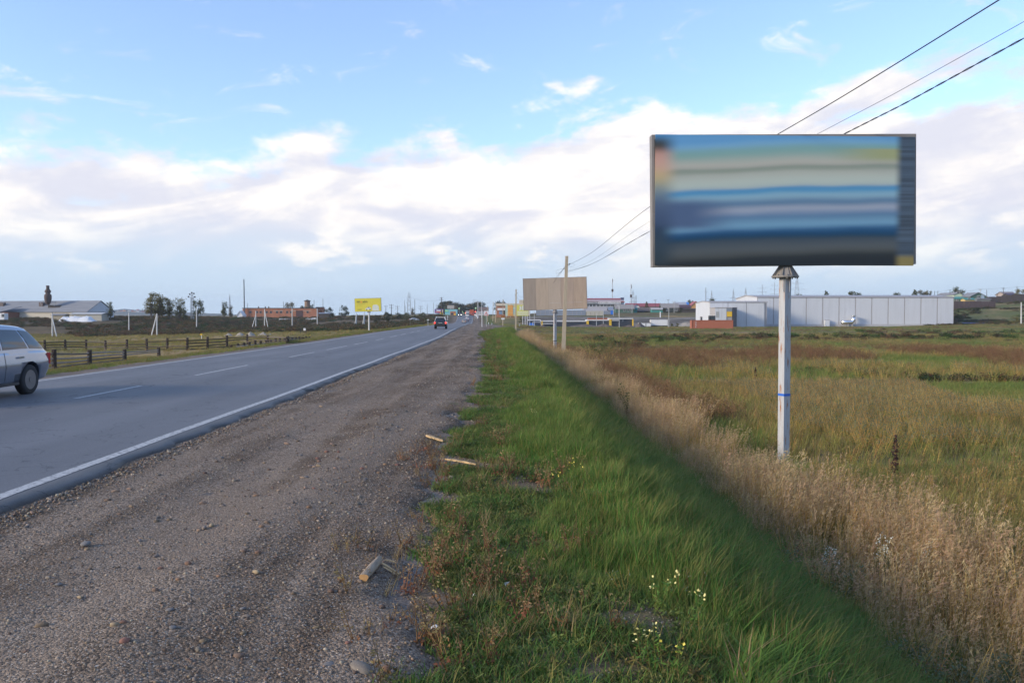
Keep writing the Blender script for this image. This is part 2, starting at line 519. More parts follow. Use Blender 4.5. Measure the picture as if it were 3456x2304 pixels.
def lerp3(a, b, t): return a[None, :] * (1 - t[:, None]) + b[None, :] * t[:, None]
def ground_colour(x, y):
    n = len(x)
    l = x - road_x(np.clip(y, -200, 1200))
    d = np.hypot(x, y)
    n1 = fbm(x, y, 7.0, 1.0); n2 = fbm(x, y, 30.0, 4.0); n3 = fbm(x, y, 1.2, 9.0)
    straw = np.array([0.27, 0.185, 0.08]); olive = np.array([0.15, 0.13, 0.045]); green = np.array([0.09, 0.115, 0.03])
    brown = np.array([0.105, 0.07, 0.04]); soil = np.array([0.155, 0.112, 0.074]); grav = np.array([0.20, 0.172, 0.15])
    c = lerp3(olive, straw, sst(0.42, 0.62, n1))
    c = c * (1 - sst(0.5, 0.68, n2))[:, None] + lerp3(green, brown, sst(0.4, 0.6, n1)) * sst(0.5, 0.68, n2)[:, None]
    # left meadow by the fence is straw coloured, the bank behind it dark scrub
    ml = ((l < -9) & (y < 250)).astype(float)
    c = c * (1 - ml)[:, None] + lerp3(straw * 1.1, olive, sst(0.45, 0.7, n1)) * ml[:, None]
    bank = ((x < -20) & (y > 225) & (y < 470)).astype(float)
    c = c * (1 - bank)[:, None] + lerp3(np.array([0.085, 0.066, 0.038]), np.array([0.13, 0.095, 0.05]), sst(0.4, 0.65, n1)) * bank[:, None]
    # verge soil and green slope
    ver = ((l > 7.0) & (l < 13.0)).astype(float)
    c = c * (1 - ver)[:, None] + lerp3(soil, green * 0.8, sst(9.0, 10.2, l + n3)) * ver[:, None]
    lv = ((l < -5.2) & (l > -10) & (y < 260)).astype(float)
    c = c * (1 - lv)[:, None] + lerp3(np.array([0.13, 0.12, 0.045]), np.array([0.17, 0.13, 0.06]), n1) * lv[:, None]
    lg = (np.abs(l) < 5.7 + n3 * 0.5).astype(float) * (l < 0)
    c = c * (1 - lg)[:, None] + (np.array([.17,.135,.11]))[None, :] * lg[:, None]
    rg = ((l > 3) & (l < gravel_l(np.clip(y, -60, 500)))).astype(float)
    c = c * (1 - rg)[:, None] + (grav * 0.8)[None, :] * rg[:, None]
    # gravel yard and haul road beyond the field on the right
    t = x / np.maximum(y, 1)
    yard = ((y > 296 + 8 * n1) & (y < 384 + 10 * n1) & (t > 0.015) & (t < 0.235)).astype(float)
    c = c * (1 - yard)[:, None] + (lerp3(np.array([.25, .215, .18]), np.array([.13, .11, .085]), sst(.35, .6, n1)) * (1 - sst(372, 366, y) * .35 * (n3 > .45))[:, None]) * yard[:, None]
    vil = ((y > 408) & (x > 0)).astype(float)
    c = c * (1 - vil)[:, None] + lerp3(olive, brown, n1) * vil[:, None]
    hill = ((t > 0.5) & (y > 300)).astype(float)
    c = c * (1 - hill)[:, None] + lerp3(np.array([0.115, 0.125, 0.04]), np.array([0.20, 0.155, 0.07]), sst(0.4, 0.65, n1)) * hill[:, None]
    return c * (0.82 + 0.36 * n3)[:, None]

def vcol_material(name, rough=0.95, bump=0.5, bscale=18.0, fine=0.35):
    m = bpy.data.materials.new(name); m.use_nodes = True
    N, L = m.node_tree.nodes, m.node_tree.links
    b = N['Principled BSDF']; b.inputs['Roughness'].default_value = rough; b.inputs['Specular IOR Level'].default_value = 0.15
    at_ = N.new('ShaderNodeAttribute'); at_.attribute_name = 'gcol'
    g = N.new('ShaderNodeNewGeometry')
    no = N.new('ShaderNodeTexNoise'); no.inputs['Scale'].default_value = 3.0; no.inputs['Detail'].default_value = 10; no.inputs['Roughness'].default_value = 0.7
    L.new(g.outputs['Position'], no.inputs['Vector'])
    rm = N.new('ShaderNodeMapRange'); rm.inputs[1].default_value = 0.3; rm.inputs[2].default_value = 0.7
    rm.inputs[3].default_value = 1 - fine; rm.inputs[4].default_value = 1 + fine
    L.new(no.outputs['Fac'], rm.inputs[0])
    mu = N.new('ShaderNodeMix'); mu.data_type = 'RGBA'; mu.blend_type = 'MULTIPLY'; mu.inputs[0].default_value = 1
    L.new(at_.outputs['Color'], mu.inputs[6]); L.new(rm.outputs[0], mu.inputs[7])
    n3 = N.new('ShaderNodeTexNoise'); n3.inputs['Scale'].default_value = 48.0; n3.inputs['Detail'].default_value = 6; n3.inputs['Roughness'].default_value = 0.75
    L.new(g.outputs['Position'], n3.inputs['Vector'])
    r3 = N.new('ShaderNodeMapRange'); r3.inputs[1].default_value = 0.35; r3.inputs[2].default_value = 0.65; r3.inputs[3].default_value = 0.55; r3.inputs[4].default_value = 1.45
    L.new(n3.outputs['Fac'], r3.inputs[0])
    m3 = N.new('ShaderNodeMix'); m3.data_type = 'RGBA'; m3.blend_type = 'MULTIPLY'; m3.inputs[0].default_value = 1
    L.new(mu.outputs[2], m3.inputs[6]); L.new(r3.outputs[0], m3.inputs[7])
    L.new(m3.outputs[2], b.inputs['Base Color'])
    nb = N.new('ShaderNodeTexNoise'); nb.inputs['Scale'].default_value = bscale; nb.inputs['Detail'].default_value = 6
    L.new(g.outputs['Position'], nb.inputs['Vector'])
    bp = N.new('ShaderNodeBump'); bp.inputs['Strength'].default_value = bump; bp.inputs['Distance'].default_value = 0.03
    L.new(nb.outputs['Fac'], bp.inputs['Height']); L.new(bp.outputs[0], b.inputs['Normal'])
    return m
def grid_mesh(name, X, Y, Z, m, wrap=False, colour=None, smooth=True):
    nr, nc = X.shape
    me = bpy.data.meshes.new(name)
    idx = np.arange(nr * nc).reshape(nr, nc)
    if wrap:
        idx = np.concatenate([idx, idx[:, :1]], 1)
    a, b, c, d = idx[:-1, :-1], idx[:-1, 1:], idx[1:, 1:], idx[1:, :-1]
    F = np.stack([a, b, c, d], -1).reshape(-1, 4)
    me.vertices.add(nr * nc)
    me.vertices.foreach_set('co', np.stack([X, Y, Z], -1).astype(np.float32).ravel())
    me.loops.add(F.size); me.loops.foreach_set('vertex_index', F.ravel().astype(np.int32))
    me.polygons.add(len(F)); me.polygons.foreach_set('loop_start', (np.arange(len(F)) * 4).astype(np.int32))
    me.update(calc_edges=True)
    me.polygons.foreach_set('use_smooth', [smooth] * len(F))
    if colour is not None:
        ca = me.color_attributes.new('gcol', 'FLOAT_COLOR', 'POINT')
        ca.data.foreach_set('color', np.concatenate([colour, np.ones((len(colour), 1))], 1).astype(np.float32).ravel())
    me.materials.append(m)
    me.validate()
    return me

def build_ground():
    az = np.concatenate([np.arange(-46, 46, 0.22), np.arange(46, 314, 3.0)])
    az = np.radians(az)
    r = np.concatenate([[0.0, 0.5, 1.0], np.geomspace(1.5, 300, 185), np.geomspace(304, 620, 70), np.geomspace(640, 4500, 26)])
    A, Rr = np.meshgrid(az, r)
    X = np.sin(A) * Rr; Y = np.cos(A) * Rr
    Z = H(X.ravel(), Y.ravel()).reshape(X.shape)
    me = grid_mesh('ground', X, Y, Z, vcol_material('ground_soil'), wrap=True, colour=ground_colour(X.ravel(), Y.ravel()))
    o = obj_from_mesh('ground', me)
    tag(o, kind='structure')
build_ground()

# ------------------------------------------------------------------ road
def asphalt_material():
    m = bpy.data.materials.new('asphalt'); m.use_nodes = True
    N, L = m.node_tree.nodes, m.node_tree.links
    b = N['Principled BSDF']; b.inputs['Specular IOR Level'].default_value = 0.35
    g = N.new('ShaderNodeNewGeometry')
    at_ = N.new('ShaderNodeAttribute'); at_.attribute_name = 'gcol'
    n1 = N.new('ShaderNodeTexNoise'); n1.inputs['Scale'].default_value = 45; n1.inputs['Detail'].default_value = 8; n1.inputs['Roughness'].default_value = 0.8
    L.new(g.outputs['Position'], n1.inputs['Vector'])
    r1 = N.new('ShaderNodeMapRange'); r1.inputs[1].default_value = 0.3; r1.inputs[2].default_value = 0.7; r1.inputs[3].default_value = 0.72; r1.inputs[4].default_value = 1.28
    L.new(n1.outputs['Fac'], r1.inputs[0])
    mp = N.new('ShaderNodeMapping'); mp.inputs['Scale'].default_value = (1.0, 0.12, 1.0); mp.inputs['Rotation'].default_value = (0, 0, R(1.0))
    L.new(g.outputs['Position'], mp.inputs[0])
    n2 = N.new('ShaderNodeTexNoise'); n2.inputs['Scale'].default_value = 1.1; n2.inputs['Detail'].default_value = 5
    L.new(mp.outputs[0], n2.inputs['Vector'])
    r2 = N.new('ShaderNodeMapRange'); r2.inputs[1].default_value = 0.3; r2.inputs[2].default_value = 0.7; r2.inputs[3].default_value = 0.86; r2.inputs[4].default_value = 1.14
    L.new(n2.outputs['Fac'], r2.inputs[0])
    # cracks
    mp2 = N.new('ShaderNodeMapping'); mp2.inputs['Scale'].default_value = (0.16, 0.05, 1)
    n4 = N.new('ShaderNodeTexNoise'); n4.inputs['Scale'].default_value = 0.9; n4.inputs['Detail'].default_value = 6
    L.new(g.outputs['Position'], n4.inputs['Vector'])
    ad = N.new('ShaderNodeVectorMath'); ad.operation = 'ADD'
    sc = N.new('ShaderNodeVectorMath'); sc.operation = 'SCALE'; sc.inputs['Scale'].default_value = 2.0
    L.new(n4.outputs['Color'], sc.inputs[0]); L.new(g.outputs['Position'], ad.inputs[0]); L.new(sc.outputs[0], ad.inputs[1])
    L.new(ad.outputs[0], mp2.inputs[0])
    vo = N.new('ShaderNodeTexVoronoi'); vo.feature = 'DISTANCE_TO_EDGE'; vo.inputs['Scale'].default_value = 1.0
    L.new(mp2.outputs[0], vo.inputs['Vector'])
    r3 = N.new('ShaderNodeMapRange'); r3.inputs[1].default_value = 0.0; r3.inputs[2].default_value = 0.011; r3.inputs[3].default_value = 0.45; r3.inputs[4].default_value = 1.0
    L.new(vo.outputs['Distance'], r3.inputs[0])
    def mul(a, bb):
        n = N.new('ShaderNodeMath'); n.operation = 'MULTIPLY'; L.new(a, n.inputs[0]); L.new(bb, n.inputs[1]); return n.outputs[0]
    v = mul(mul(r1.outputs[0], r2.outputs[0]), r3.outputs[0])
    mx = N.new('ShaderNodeMix'); mx.data_type = 'RGBA'; mx.blend_type = 'MULTIPLY'; mx.inputs[0].default_value = 1
    L.new(at_.outputs['Color'], mx.inputs[6]); L.new(v, mx.inputs[7])
    L.new(mx.outputs[2], b.inputs['Base Color'])
    b.inputs['Roughness'].default_value = 0.62
    bp = N.new('ShaderNodeBump'); bp.inputs['Strength'].default_value = 0.5; bp.inputs['Distance'].default_value = 0.006
    L.new(n1.outputs['Fac'], bp.inputs['Height']); L.new(bp.outputs[0], b.inputs['Normal'])
    return m
MASPH = asphalt_material()
def road_surface_z(l, y): return road_z(y) - 0.018 * np.abs(l)
def paint_material():
    m = bpy.data.materials.new('road_paint'); m.use_nodes = True
    N, L = m.node_tree.nodes, m.node_tree.links
    b = N['Principled BSDF']; b.inputs['Roughness'].default_value = 0.7
    g = N.new('ShaderNodeNewGeometry')
    n1 = N.new('ShaderNodeTexNoise'); n1.inputs['Scale'].default_value = 14; n1.inputs['Detail'].default_value = 10; n1.inputs['Roughness'].default_value = 0.75
    L.new(g.outputs['Position'], n1.inputs['Vector'])
    r1 = N.new('ShaderNodeMapRange'); r1.inputs[1].default_value = 0.38; r1.inputs[2].default_value = 0.50
    L.new(n1.outputs['Fac'], r1.inputs[0])
    mx = N.new('ShaderNodeMix'); mx.data_type = 'RGBA'
    mx.inputs[6].default_value = (0.16, 0.16, 0.165, 1); mx.inputs[7].default_value = (0.46, 0.455, 0.44, 1)
    L.new(r1.outputs[0], mx.inputs[0]); L.new(mx.outputs[2], b.inputs['Base Color'])
    return m
MPAINT = paint_material()
def build_road():
    ys = np.concatenate([np.arange(-60, 40, 0.12), np.arange(40, 130, 0.5), np.arange(130, 560, 3.0)])
    jit = (fbm(ys, ys * 0, 0.5, 3.3) - 0.5) * 0.24 + (fbm(ys, ys * 0, 4.0, 1.1) - 0.5) * 0.26
    jl = (fbm(ys, ys * 0 + 5, 2.0, 6.3) - 0.5) * 0.2
    ls = [-4.02, -4.0, -3.7, -2.8, -1.9, -1.0, 0, 1.0, 1.9, 2.8, 3.55, 3.8, 'e0', 'e1', 'e2']
    X = np.zeros((len(ys), len(ls))); Z = X.copy(); C = np.zeros((len(ys), len(ls), 3))
    for j, l in enumerate(ls):
        if l == 'e0': lv = 3.90 + jit; dz = -0.01
        elif l == 'e1': lv = 3.95 + jit; dz = -0.04
        elif l == 'e2': lv = 4.0 + jit * 1.2; dz = -0.18
        elif j == 0: lv = -4.04 + jl; dz = -0.12
        elif j == 1: lv = -4.0 + jl; dz = 0
        else: lv = l + 0 * ys; dz = 0
        X[:, j] = road_x(ys) + lv
        Z[:, j] = road_surface_z(lv, ys) + dz
        track = np.exp(-((np.abs(lv) - 1.1) / 0.35) ** 2) + np.exp(-((np.abs(lv) - 2.7) / 0.35) ** 2)
        base = np.array([0.142, 0.14, 0.145]) 
        k = (1.0 - 0.16 * track) * (0.86 + 0.28 * fbm(X[:, j], ys * .3, 3.0, 14.0))
        edge = (np.asarray(lv) > 3.75) if not np.isscalar(lv) else np.full(len(ys), lv > 3.75)
        C[:, j] = base[None] * (k * np.ones(len(ys)))[:, None]
        C[edge, j] = np.array([0.128, 0.122, 0.116]) * (.75 + .5 * fbm(ys, ys * 0, .8, 17.0))[edge][:, None]
        if l in ('e1', 'e2'): C[:, j] = np.array([0.06, 0.054, 0.05])
    Y = np.repeat(ys[:, None], len(ls), 1)
    me = grid_mesh('road', X, Y, Z, MASPH, colour=C.reshape(-1, 3))
    road = tag(obj_from_mesh('road', me), kind='structure')
    def strip(name, l0, l1, y0, y1, step, wob=0.0):
        yy = np.arange(y0, y1 + step * 0.5, step)
        w = (fbm(yy, yy * 0, 6.0, 7.0) - 0.5) * wob
        a = l0 + w; b = l1 + w + (fbm(yy, yy * 0, 0.25, 2.0) - 0.5) * 0.012
        LL = np.stack([a, b], 1); YY = np.stack([yy, yy], 1)
        ZZ = road_surface_z(LL, YY) + 0.004
        me = grid_mesh(name, road_x(YY) + LL, YY, ZZ, MPAINT)
        return obj_from_mesh(name, me, road)
    strip('edge_line', 3.60, 3.735, -50, 126, 0.1, 0.10)
    strip('edge_line', -3.70, -3.58, -50, 330, 0.6, 0.05)
    strip('edge_line', 3.56, 3.70, 205, 470, 3.0, 0.05)
    for y0, ln in ((-9.5, 3.0), (-1.4, 3.0), (6.6, 2.6), (16.3, 3.0), (22.8, 4.8), (33.2, 4.6), (40.5, 5.6), (48.4, 5.2), (57.5, 4.5), (66, 5), (75, 5), (85, 5), (95, 5), (106, 5)):
        strip('centre_dash', -0.05, 0.06, y0, y0 + ln, 0.2)
    for y0 in (330, 350, 372, 396, 415):
        strip('centre_dash', -0.06, 0.06, y0, y0 + 6, 1.0)
    return road
ROAD = build_road()

# ------------------------------------------------------------------ gravel shoulder with stones
def gravel_material():
    m = bpy.data.materials.new('gravel_surface'); m.use_nodes = True
    N, L = m.node_tree.nodes, m.node_tree.links
    b = N['Principled BSDF']; b.inputs['Roughness'].default_value = 0.95; b.inputs['Specular IOR Level'].default_value = 0.2
    g = N.new('ShaderNodeNewGeometry')
    def noise(sc, det=6, ro=0.6, src=None):
        n = N.new('ShaderNodeTexNoise'); n.inputs['Scale'].default_value = sc; n.inputs['Detail'].default_value = det; n.inputs['Roughness'].default_value = ro
        L.new(src or g.outputs['Position'], n.inputs['Vector']); return n.outputs['Fac']
    def mr(x, a, bb, c=0, d=1):
        n = N.new('ShaderNodeMapRange'); L.new(x, n.inputs[0])
        for i, v in zip((1, 2, 3, 4), (a, bb, c, d)): n.inputs[i].default_value = v
        return n.outputs[0]
    def mixc(f, a, bb, blend='MIX'):
        n = N.new('ShaderNodeMix'); n.data_type = 'RGBA'; n.blend_type = blend
        if isinstance(f, float): n.inputs[0].default_value = f
        else: L.new(f, n.inputs[0])
        for i, s in ((6, a), (7, bb)):
            if isinstance(s, tuple): n.inputs[i].default_value = (*s, 1)
            else: L.new(s, n.inputs[i])
        return n.outputs[2]
    mp = N.new('ShaderNodeMapping'); mp.inputs['Scale'].default_value = (1.0, 0.08, 1.0); mp.inputs['Rotation'].default_value = (0, 0, R(1.2))
    L.new(g.outputs['Position'], mp.inputs[0])
    streak = noise(1.6, 5, 0.6, mp.outputs[0])
    patch = noise(0.7, 6, 0.65)
    c = mixc(mr(streak, 0.43, 0.58), (0.112, 0.077, 0.05), (0.21, 0.158, 0.115))
    c = mixc(mr(patch, 0.45, 0.65, 0, 0.6), c, (0.235, 0.185, 0.14))
    vo = N.new('ShaderNodeTexVoronoi'); vo.inputs['Scale'].default_value = 55; L.new(g.outputs['Position'], vo.inputs['Vector'])
    vo2 = N.new('ShaderNodeTexVoronoi'); vo2.inputs['Scale'].default_value = 120; L.new(g.outputs['Position'], vo2.inputs['Vector'])
    sv = N.new('ShaderNodeSeparateColor'); L.new(vo.outputs['Color'], sv.inputs[0])
    sv2 = N.new('ShaderNodeSeparateColor'); L.new(vo2.outputs['Color'], sv2.inputs[0])
    amp = noise(1.1, 4, .6, mp.outputs[0])
    c = mixc(mr(amp, .42, .6, .25, 1.0), c, mixc(1.0, c, mr(sv.outputs[0], 0, 1, 0.5, 1.55), 'MULTIPLY'))
    c = mixc(1.0, c, mr(sv2.outputs[1], 0, 1, 0.7, 1.32), 'MULTIPLY')
    c = mixc(mr(sv2.outputs[2], 0.95, 0.97), c, (0.42, 0.38, 0.33))
    L.new(c, b.inputs['Base Color'])
    ad = N.new('ShaderNodeMath'); ad.operation = 'ADD'
    L.new(mr(vo.outputs['Distance'], 0, 0.9, 1, 0), ad.inputs[0]); L.new(mr(vo2.outputs['Distance'], 0, 0.9, 0.5, 0), ad.inputs[1])
    bp = N.new('ShaderNodeBump'); bp.inputs['Strength'].default_value = 0.8; bp.inputs['Distance'].default_value = 0.012
    L.new(ad.outputs[0], bp.inputs['Height']); L.new(bp.outputs[0], b.inputs['Normal'])
    return m
MGRAV = gravel_material()
def shoulder_z(x, y):
    l = x - road_x(y)
    gl = gravel_l(y) + (fbm(x, y, 1.1, 4.0) - 0.5) * 1.3
    rz = road_z(y)
    z = rz - 0.125 - 0.022 * np.clip(l - 4.0, 0, None)
    z += (fbm(x, y / 6, 0.9, 6.0) - 0.5) * 0.07 + (fbm(x, y, 0.35, 8.0) - 0.5) * 0.03 * (np.hypot(x, y) < 60)
    z += 0.03 * np.exp(-((l - 6.4) / 0.35) ** 2) - 0.025 * np.exp(-((l - 5.5) / 0.4) ** 2)
    z -= 0.22 * sst(-0.25, 0.55, l - gl)
    return z
def build_shoulder():
    ys = np.concatenate([np.arange(-25, 2, 0.5), np.arange(2, 14, 0.06), np.arange(14, 45, 0.2), np.arange(45, 130, 0.8), np.arange(130, 430, 3)])
    fr = np.linspace(0, 1, 90)
    gl = gravel_l(ys)
    Lm = 3.7 + fr[None, :] * (gl[:, None] + 1.2 - 3.7)
    Y = np.repeat(ys[:, None], len(fr), 1)
    X = road_x(Y) + Lm
    Z = shoulder_z(X, Y)
    Z[:, 0] -= 0.1
    me = grid_mesh('gravel_shoulder', X, Y, Z, MGRAV)
    return tag(obj_from_mesh('gravel_shoulder', me), kind='structure')
SHOULDER = build_shoulder()

# ---- scattering of uncountable small things
def scatter(name, pts, sources, label, cat, rz=None, scl=None, idx=None, tilt=None):
    """one 'stuff' object: points carrying instances of the source meshes"""
    n = len(pts)
    col = bpy.data.collections.new(name + '_sources')
    for k, me in enumerate(sources):
        so = bpy.data.objects.new('%s_source_%02d' % (name, k), me)
        col.objects.link(so)
    me = bpy.data.meshes.new(name)
    me.vertices.add(n)
    me.vertices.foreach_set('co', np.asarray(pts, np.float32).ravel())
    rot = np.zeros((n, 3), np.float32)
    rot[:, 2] = RNG.uniform(0, 2 * math.pi, n) if rz is None else rz
    if tilt is not None: rot[:, :2] = tilt
    a = me.attributes.new('rot', 'FLOAT_VECTOR', 'POINT'); a.data.foreach_set('vector', rot.ravel())
    s = np.ones((n, 3), np.float32) if scl is None else np.asarray(scl, np.float32)
    if s.ndim == 1: s = np.repeat(s[:, None], 3, 1)
    a = me.attributes.new('scl', 'FLOAT_VECTOR', 'POINT'); a.data.foreach_set('vector', np.ascontiguousarray(s).ravel())
    ii = RNG.integers(0, len(sources), n) if idx is None else idx
    a = me.attributes.new('idx', 'INT', 'POINT'); a.data.foreach_set('value', np.asarray(ii, np.int32))
    o = obj_from_mesh(name, me)
    ng = bpy.data.node_groups.new(name + '_nodes', 'GeometryNodeTree')
    ng.interface.new_socket('Geometry', in_out='INPUT', socket_type='NodeSocketGeometry')
    ng.interface.new_socket('Geometry', in_out='OUTPUT', socket_type='NodeSocketGeometry')
    N, L = ng.nodes, ng.links
    gi, go = N.new('NodeGroupInput'), N.new('NodeGroupOutput')
    ci = N.new('GeometryNodeCollectionInfo'); ci.inputs['Collection'].default_value = col
    ci.inputs['Separate Children'].default_value = True; ci.inputs['Reset Children'].default_value = True
    ip = N.new('GeometryNodeInstanceOnPoints'); ip.inputs['Pick Instance'].default_value = True
    def na(nm, t):
        x = N.new('GeometryNodeInputNamedAttribute'); x.data_type = t; x.inputs['Name'].default_value = nm
        return [q for q in x.outputs if q.name == 'Attribute' and q.enabled][0]
    L.new(gi.outputs[0], ip.inputs['Points']); L.new(ci.outputs[0], ip.inputs['Instance'])
    L.new(na('idx', 'INT'), ip.inputs['Instance Index'])
    L.new(na('rot', 'FLOAT_VECTOR'), ip.inputs['Rotation'])
    L.new(na('scl', 'FLOAT_VECTOR'), ip.inputs['Scale'])
    L.new(ip.outputs[0], go.inputs[0])
    md = o.modifiers.new('scatter', 'NODES'); md.node_group = ng
    return tag(o, label, cat, kind='stuff')

def pebble(seed, sub=1, flatness=0.6):
    bm = bmesh.new()
    bmesh.ops.create_icosphere(bm, subdivisions=sub, radius=0.5)
    rr = random.Random(seed)
    off = Vector((rr.uniform(0, 50), rr.uniform(0, 50), rr.uniform(0, 50)))
    ax, ay = rr.uniform(0.8, 1.15), rr.uniform(0.6, 1.0)
    for v in bm.verts:
        k = 1 + 0.35 * mnoise.noise(v.co * 1.6 + off)
        v.co = Vector((v.co.x * ax * k, v.co.y * ay * k, v.co.z * flatness * k))
    me = bpy.data.meshes.new('stone')
    bm.to_mesh(me); bm.free()
    me.polygons.foreach_set('use_smooth', [True] * len(me.polygons))
    return me
STONE_MATS = [mat('stone_' + n, c, 0.85, 0.25, 9.0, bump=0.3, bscale=60, rnd=0.28) for n, c in
              (('grey', (0.19, 0.155, 0.125)), ('tan', (0.25, 0.175, 0.115)), ('slate', (0.145, 0.135, 0.128)), ('pale', (0.34, 0.275, 0.205)), ('rust', (0.22, 0.12, 0.075)), ('umber', (0.14, 0.095, 0.065)))]
PEB = []
for i in range(12):
    me = pebble(i, 1 if i < 8 else 2, 0.5 + 0.04 * (i % 5))
    me.materials.append(STONE_MATS[[0, 1, 2, 3, 0, 5, 1, 5, 0, 1, 2, 4][i]])
    PEB.append(me)
def gravel_density(x, y):
    l = x - road_x(y)
    # loose windrows between the wheel tracks
    return 0.12 + 1.5 * np.exp(-((l - 6.9) / 0.5) ** 2) + 0.5 * np.exp(-((l - 4.9) / 0.35) ** 2) + .5 * (l > 7.4) + 0.8 * fbm(x, y, 1.2, 12.0) ** 2
def build_gravel():
    P, S = [], []
    for (y0, y1, n, s0, s1) in ((2.2, 7, 30000, 0.008, 0.030), (7, 14, 26000, 0.011, 0.036), (14, 30, 17000, 0.016, 0.045), (30, 70, 8000, 0.025, 0.06)):
        y = y0 + (y1 - y0) * RNG.random(n); l = RNG.uniform(4.0, 10.2, n)
        x = road_x(y) + l
        keep = RNG.random(n) < np.clip(gravel_density(x, y) / 1.4, 0.12, 1) * np.where(l > gravel_l(y), 1.4, 1)
        x, y = x[keep], y[keep]
        s = s0 + (s1 - s0) * RNG.random(len(x)) ** 3.5
        z = np.maximum(shoulder_z(x, y), H(x, y)) + s * 0.08
        P.append(np.stack([x, y, z], 1)); S.append(s)
    n = 9000       # crumbled asphalt and grit along the broken road edge
    y = 4 + 36 * RNG.random(n) ** 1.6; l = 4.02 + np.abs(RNG.normal(0, .12, n)); x = road_x(y) + l
    s = (.008 + .03 * RNG.random(n) ** 2.5) * (1 + y / 40)
    P.append(np.stack([x, y, np.maximum(shoulder_z(x, y), H(x, y)) + s * .2], 1)); S.append(s)
    P = np.concatenate(P); S = np.concatenate(S)
    scatter('gravel', P, PEB[:8], 'loose grey and tan gravel spread over the dirt shoulder', 'gravel', scl=S, tilt=RNG.normal(0, 0.25, (len(P), 2)))
    # the stones that show largest, one by one
    n = 285
    for i in range(n):
        y = 3.3 + 13 * RNG.random() ** 1.7
        l = RNG.uniform(4.2, 8.2) if RNG.random() < 0.75 else RNG.normal(6.4, 0.5)
        x = float(road_x(y)) + l
        if x / y < -0.62: continue
        s = RNG.uniform(0.028, 0.054) * (1 + 0.03 * y)
        z = max(float(shoulder_z(np.array([x]), np.array([y]))[0]), Hs(x, y))
        o = obj_from_mesh('stone', PEB[4 + i % 8], SHOULDER, (x, y, z + s * 0.09), RNG.uniform(0, 6.28))
        o.scale = (s, s, s * RNG.uniform(0.7, 1.1))
build_gravel()
for px, py, s in ((1215, 2295, 0.16), (1185, 1800, 0.08), (290, 1855, 0.09), (1115, 2278, 0.09), (510, 2055, 0.075), (715, 1790, 0.07), (690, 1800, 0.06)):
    g = G(px, min(py, 2290))
    o = obj_from_mesh('stone', PEB[8 + int(px) % 3], SHOULDER, (g.x, g.y, g.z + 0.045), px * 1.0)
    o.scale = (s, s, s * 0.8)
# ------------------------------------------------------------------ vegetation
def plant_mat(name, col, var=0.35, scale=2.0, rnd=0.3, trans=0.35, rough=0.7, col2=None, thr=(0.5, 0.65), scale2=0.35):
    return mat(name, col, rough, var, scale, coords='Position', rnd=rnd, trans=trans, spec=0.25, col2=col2, thr=thr, scale2=scale2)
PM = {
    'green': plant_mat('grass_green', (0.115, 0.225, 0.042), trans=.42, col2=(0.175, 0.235, 0.055), thr=(0.48, 0.7), scale2=0.5),
    'green_dark': plant_mat('grass_deep_green', (0.09, 0.155, 0.035)),
    'weed': plant_mat('weed_leaf', (0.13, 0.165, 0.045), col2=(0.19, 0.15, 0.05), thr=(.5, .65), scale2=1.2, rough=0.6),
    'tan': plant_mat('dry_plume', (0.46, 0.325, 0.18), var=0.28, rnd=0.3),
    'stem': plant_mat('dry_stem', (0.52, 0.325, 0.105), var=0.3),
    'olive': plant_mat('field_grass', (0.27, 0.24, 0.065), col2=(0.185, 0.215, 0.05), thr=(0.46, 0.6), scale2=0.12),
    'straw': plant_mat('straw_grass', (0.30, 0.215, 0.10)),
    'brown': plant_mat('brown_weed', (0.20, 0.115, 0.055), trans=0.2),
    'rust': plant_mat('rusty_weed', (0.20, 0.085, 0.04), trans=0.2),
    'bush': plant_mat('bush_leaf', (0.045, 0.07, 0.022)),
    'bush_green': plant_mat('bush_green_leaf', (0.085, 0.125, 0.035)),
    'scrub': plant_mat('scrub_leaf', (0.10, 0.078, 0.038)),
    'scrub_red': plant_mat('scrub_reddish_leaf', (0.145, 0.09, 0.042)),
    'pale': plant_mat('pale_leaf', (0.17, 0.20, 0.12)),
    'white': mat('white_petal', (0.62, 0.64, 0.55), 0.6, 0.1),
    'yellow': mat('yellow_petal', (0.75, 0.62, 0.10), 0.6, 0.12),
    'cream': mat('cream_petal', (0.70, 0.62, 0.24), 0.6, 0.12),
}
def rr(a, b): return random.uniform(a, b)
def blade(mb, x, y, h, w, lean, dirn, bend=0.5, seg=3, z0=0.0):
    dx, dy = math.cos(dirn), math.sin(dirn)
    px, py = -dy * w / 2, dx * w / 2
    P = []
    for i in range(seg + 1):
        t = i / seg
        off = lean * h * (t * (1 - bend) + bend * t * t * 1.4)
        zz = z0 + h * (t - 0.35 * bend * lean * t * t)
        k = (1 - t) ** 0.7 if i < seg else 0
        P.append(((x + dx * off + px * k, y + dy * off + py * k, zz), (x + dx * off - px * k, y + dy * off - py * k, zz)))
    V, F = [], []
    for i in range(seg):
        V += [P[i][0], P[i][1]]
    V.append(P[seg][0])
    for i in range(seg - 1):
        F.append((2 * i, 2 * i + 1, 2 * i + 3, 2 * i + 2))
    F.append((2 * seg - 2, 2 * seg - 1, 2 * seg))
    mb.add(V, F)
def leaf(mb, c, size, asp=0.5, up=None):
    d = Vector((rr(-1, 1), rr(-1, 1), rr(-0.4, 0.9))).normalized() if up is None else up
    s = d.cross(Vector((rr(-1, 1), rr(-1, 1), rr(-1, 1)))).normalized()
    c = Vector(c)
    mb.add([c - d * size * .5, c + s * size * asp * .5, c + d * size * .5, c - s * size * asp * .5], [(0, 1, 2, 3)])
WIND = 0.35   # blades lean to the right (+X)
def lean_dir(spread=1.0):
    return WIND + random.gauss(0, spread)
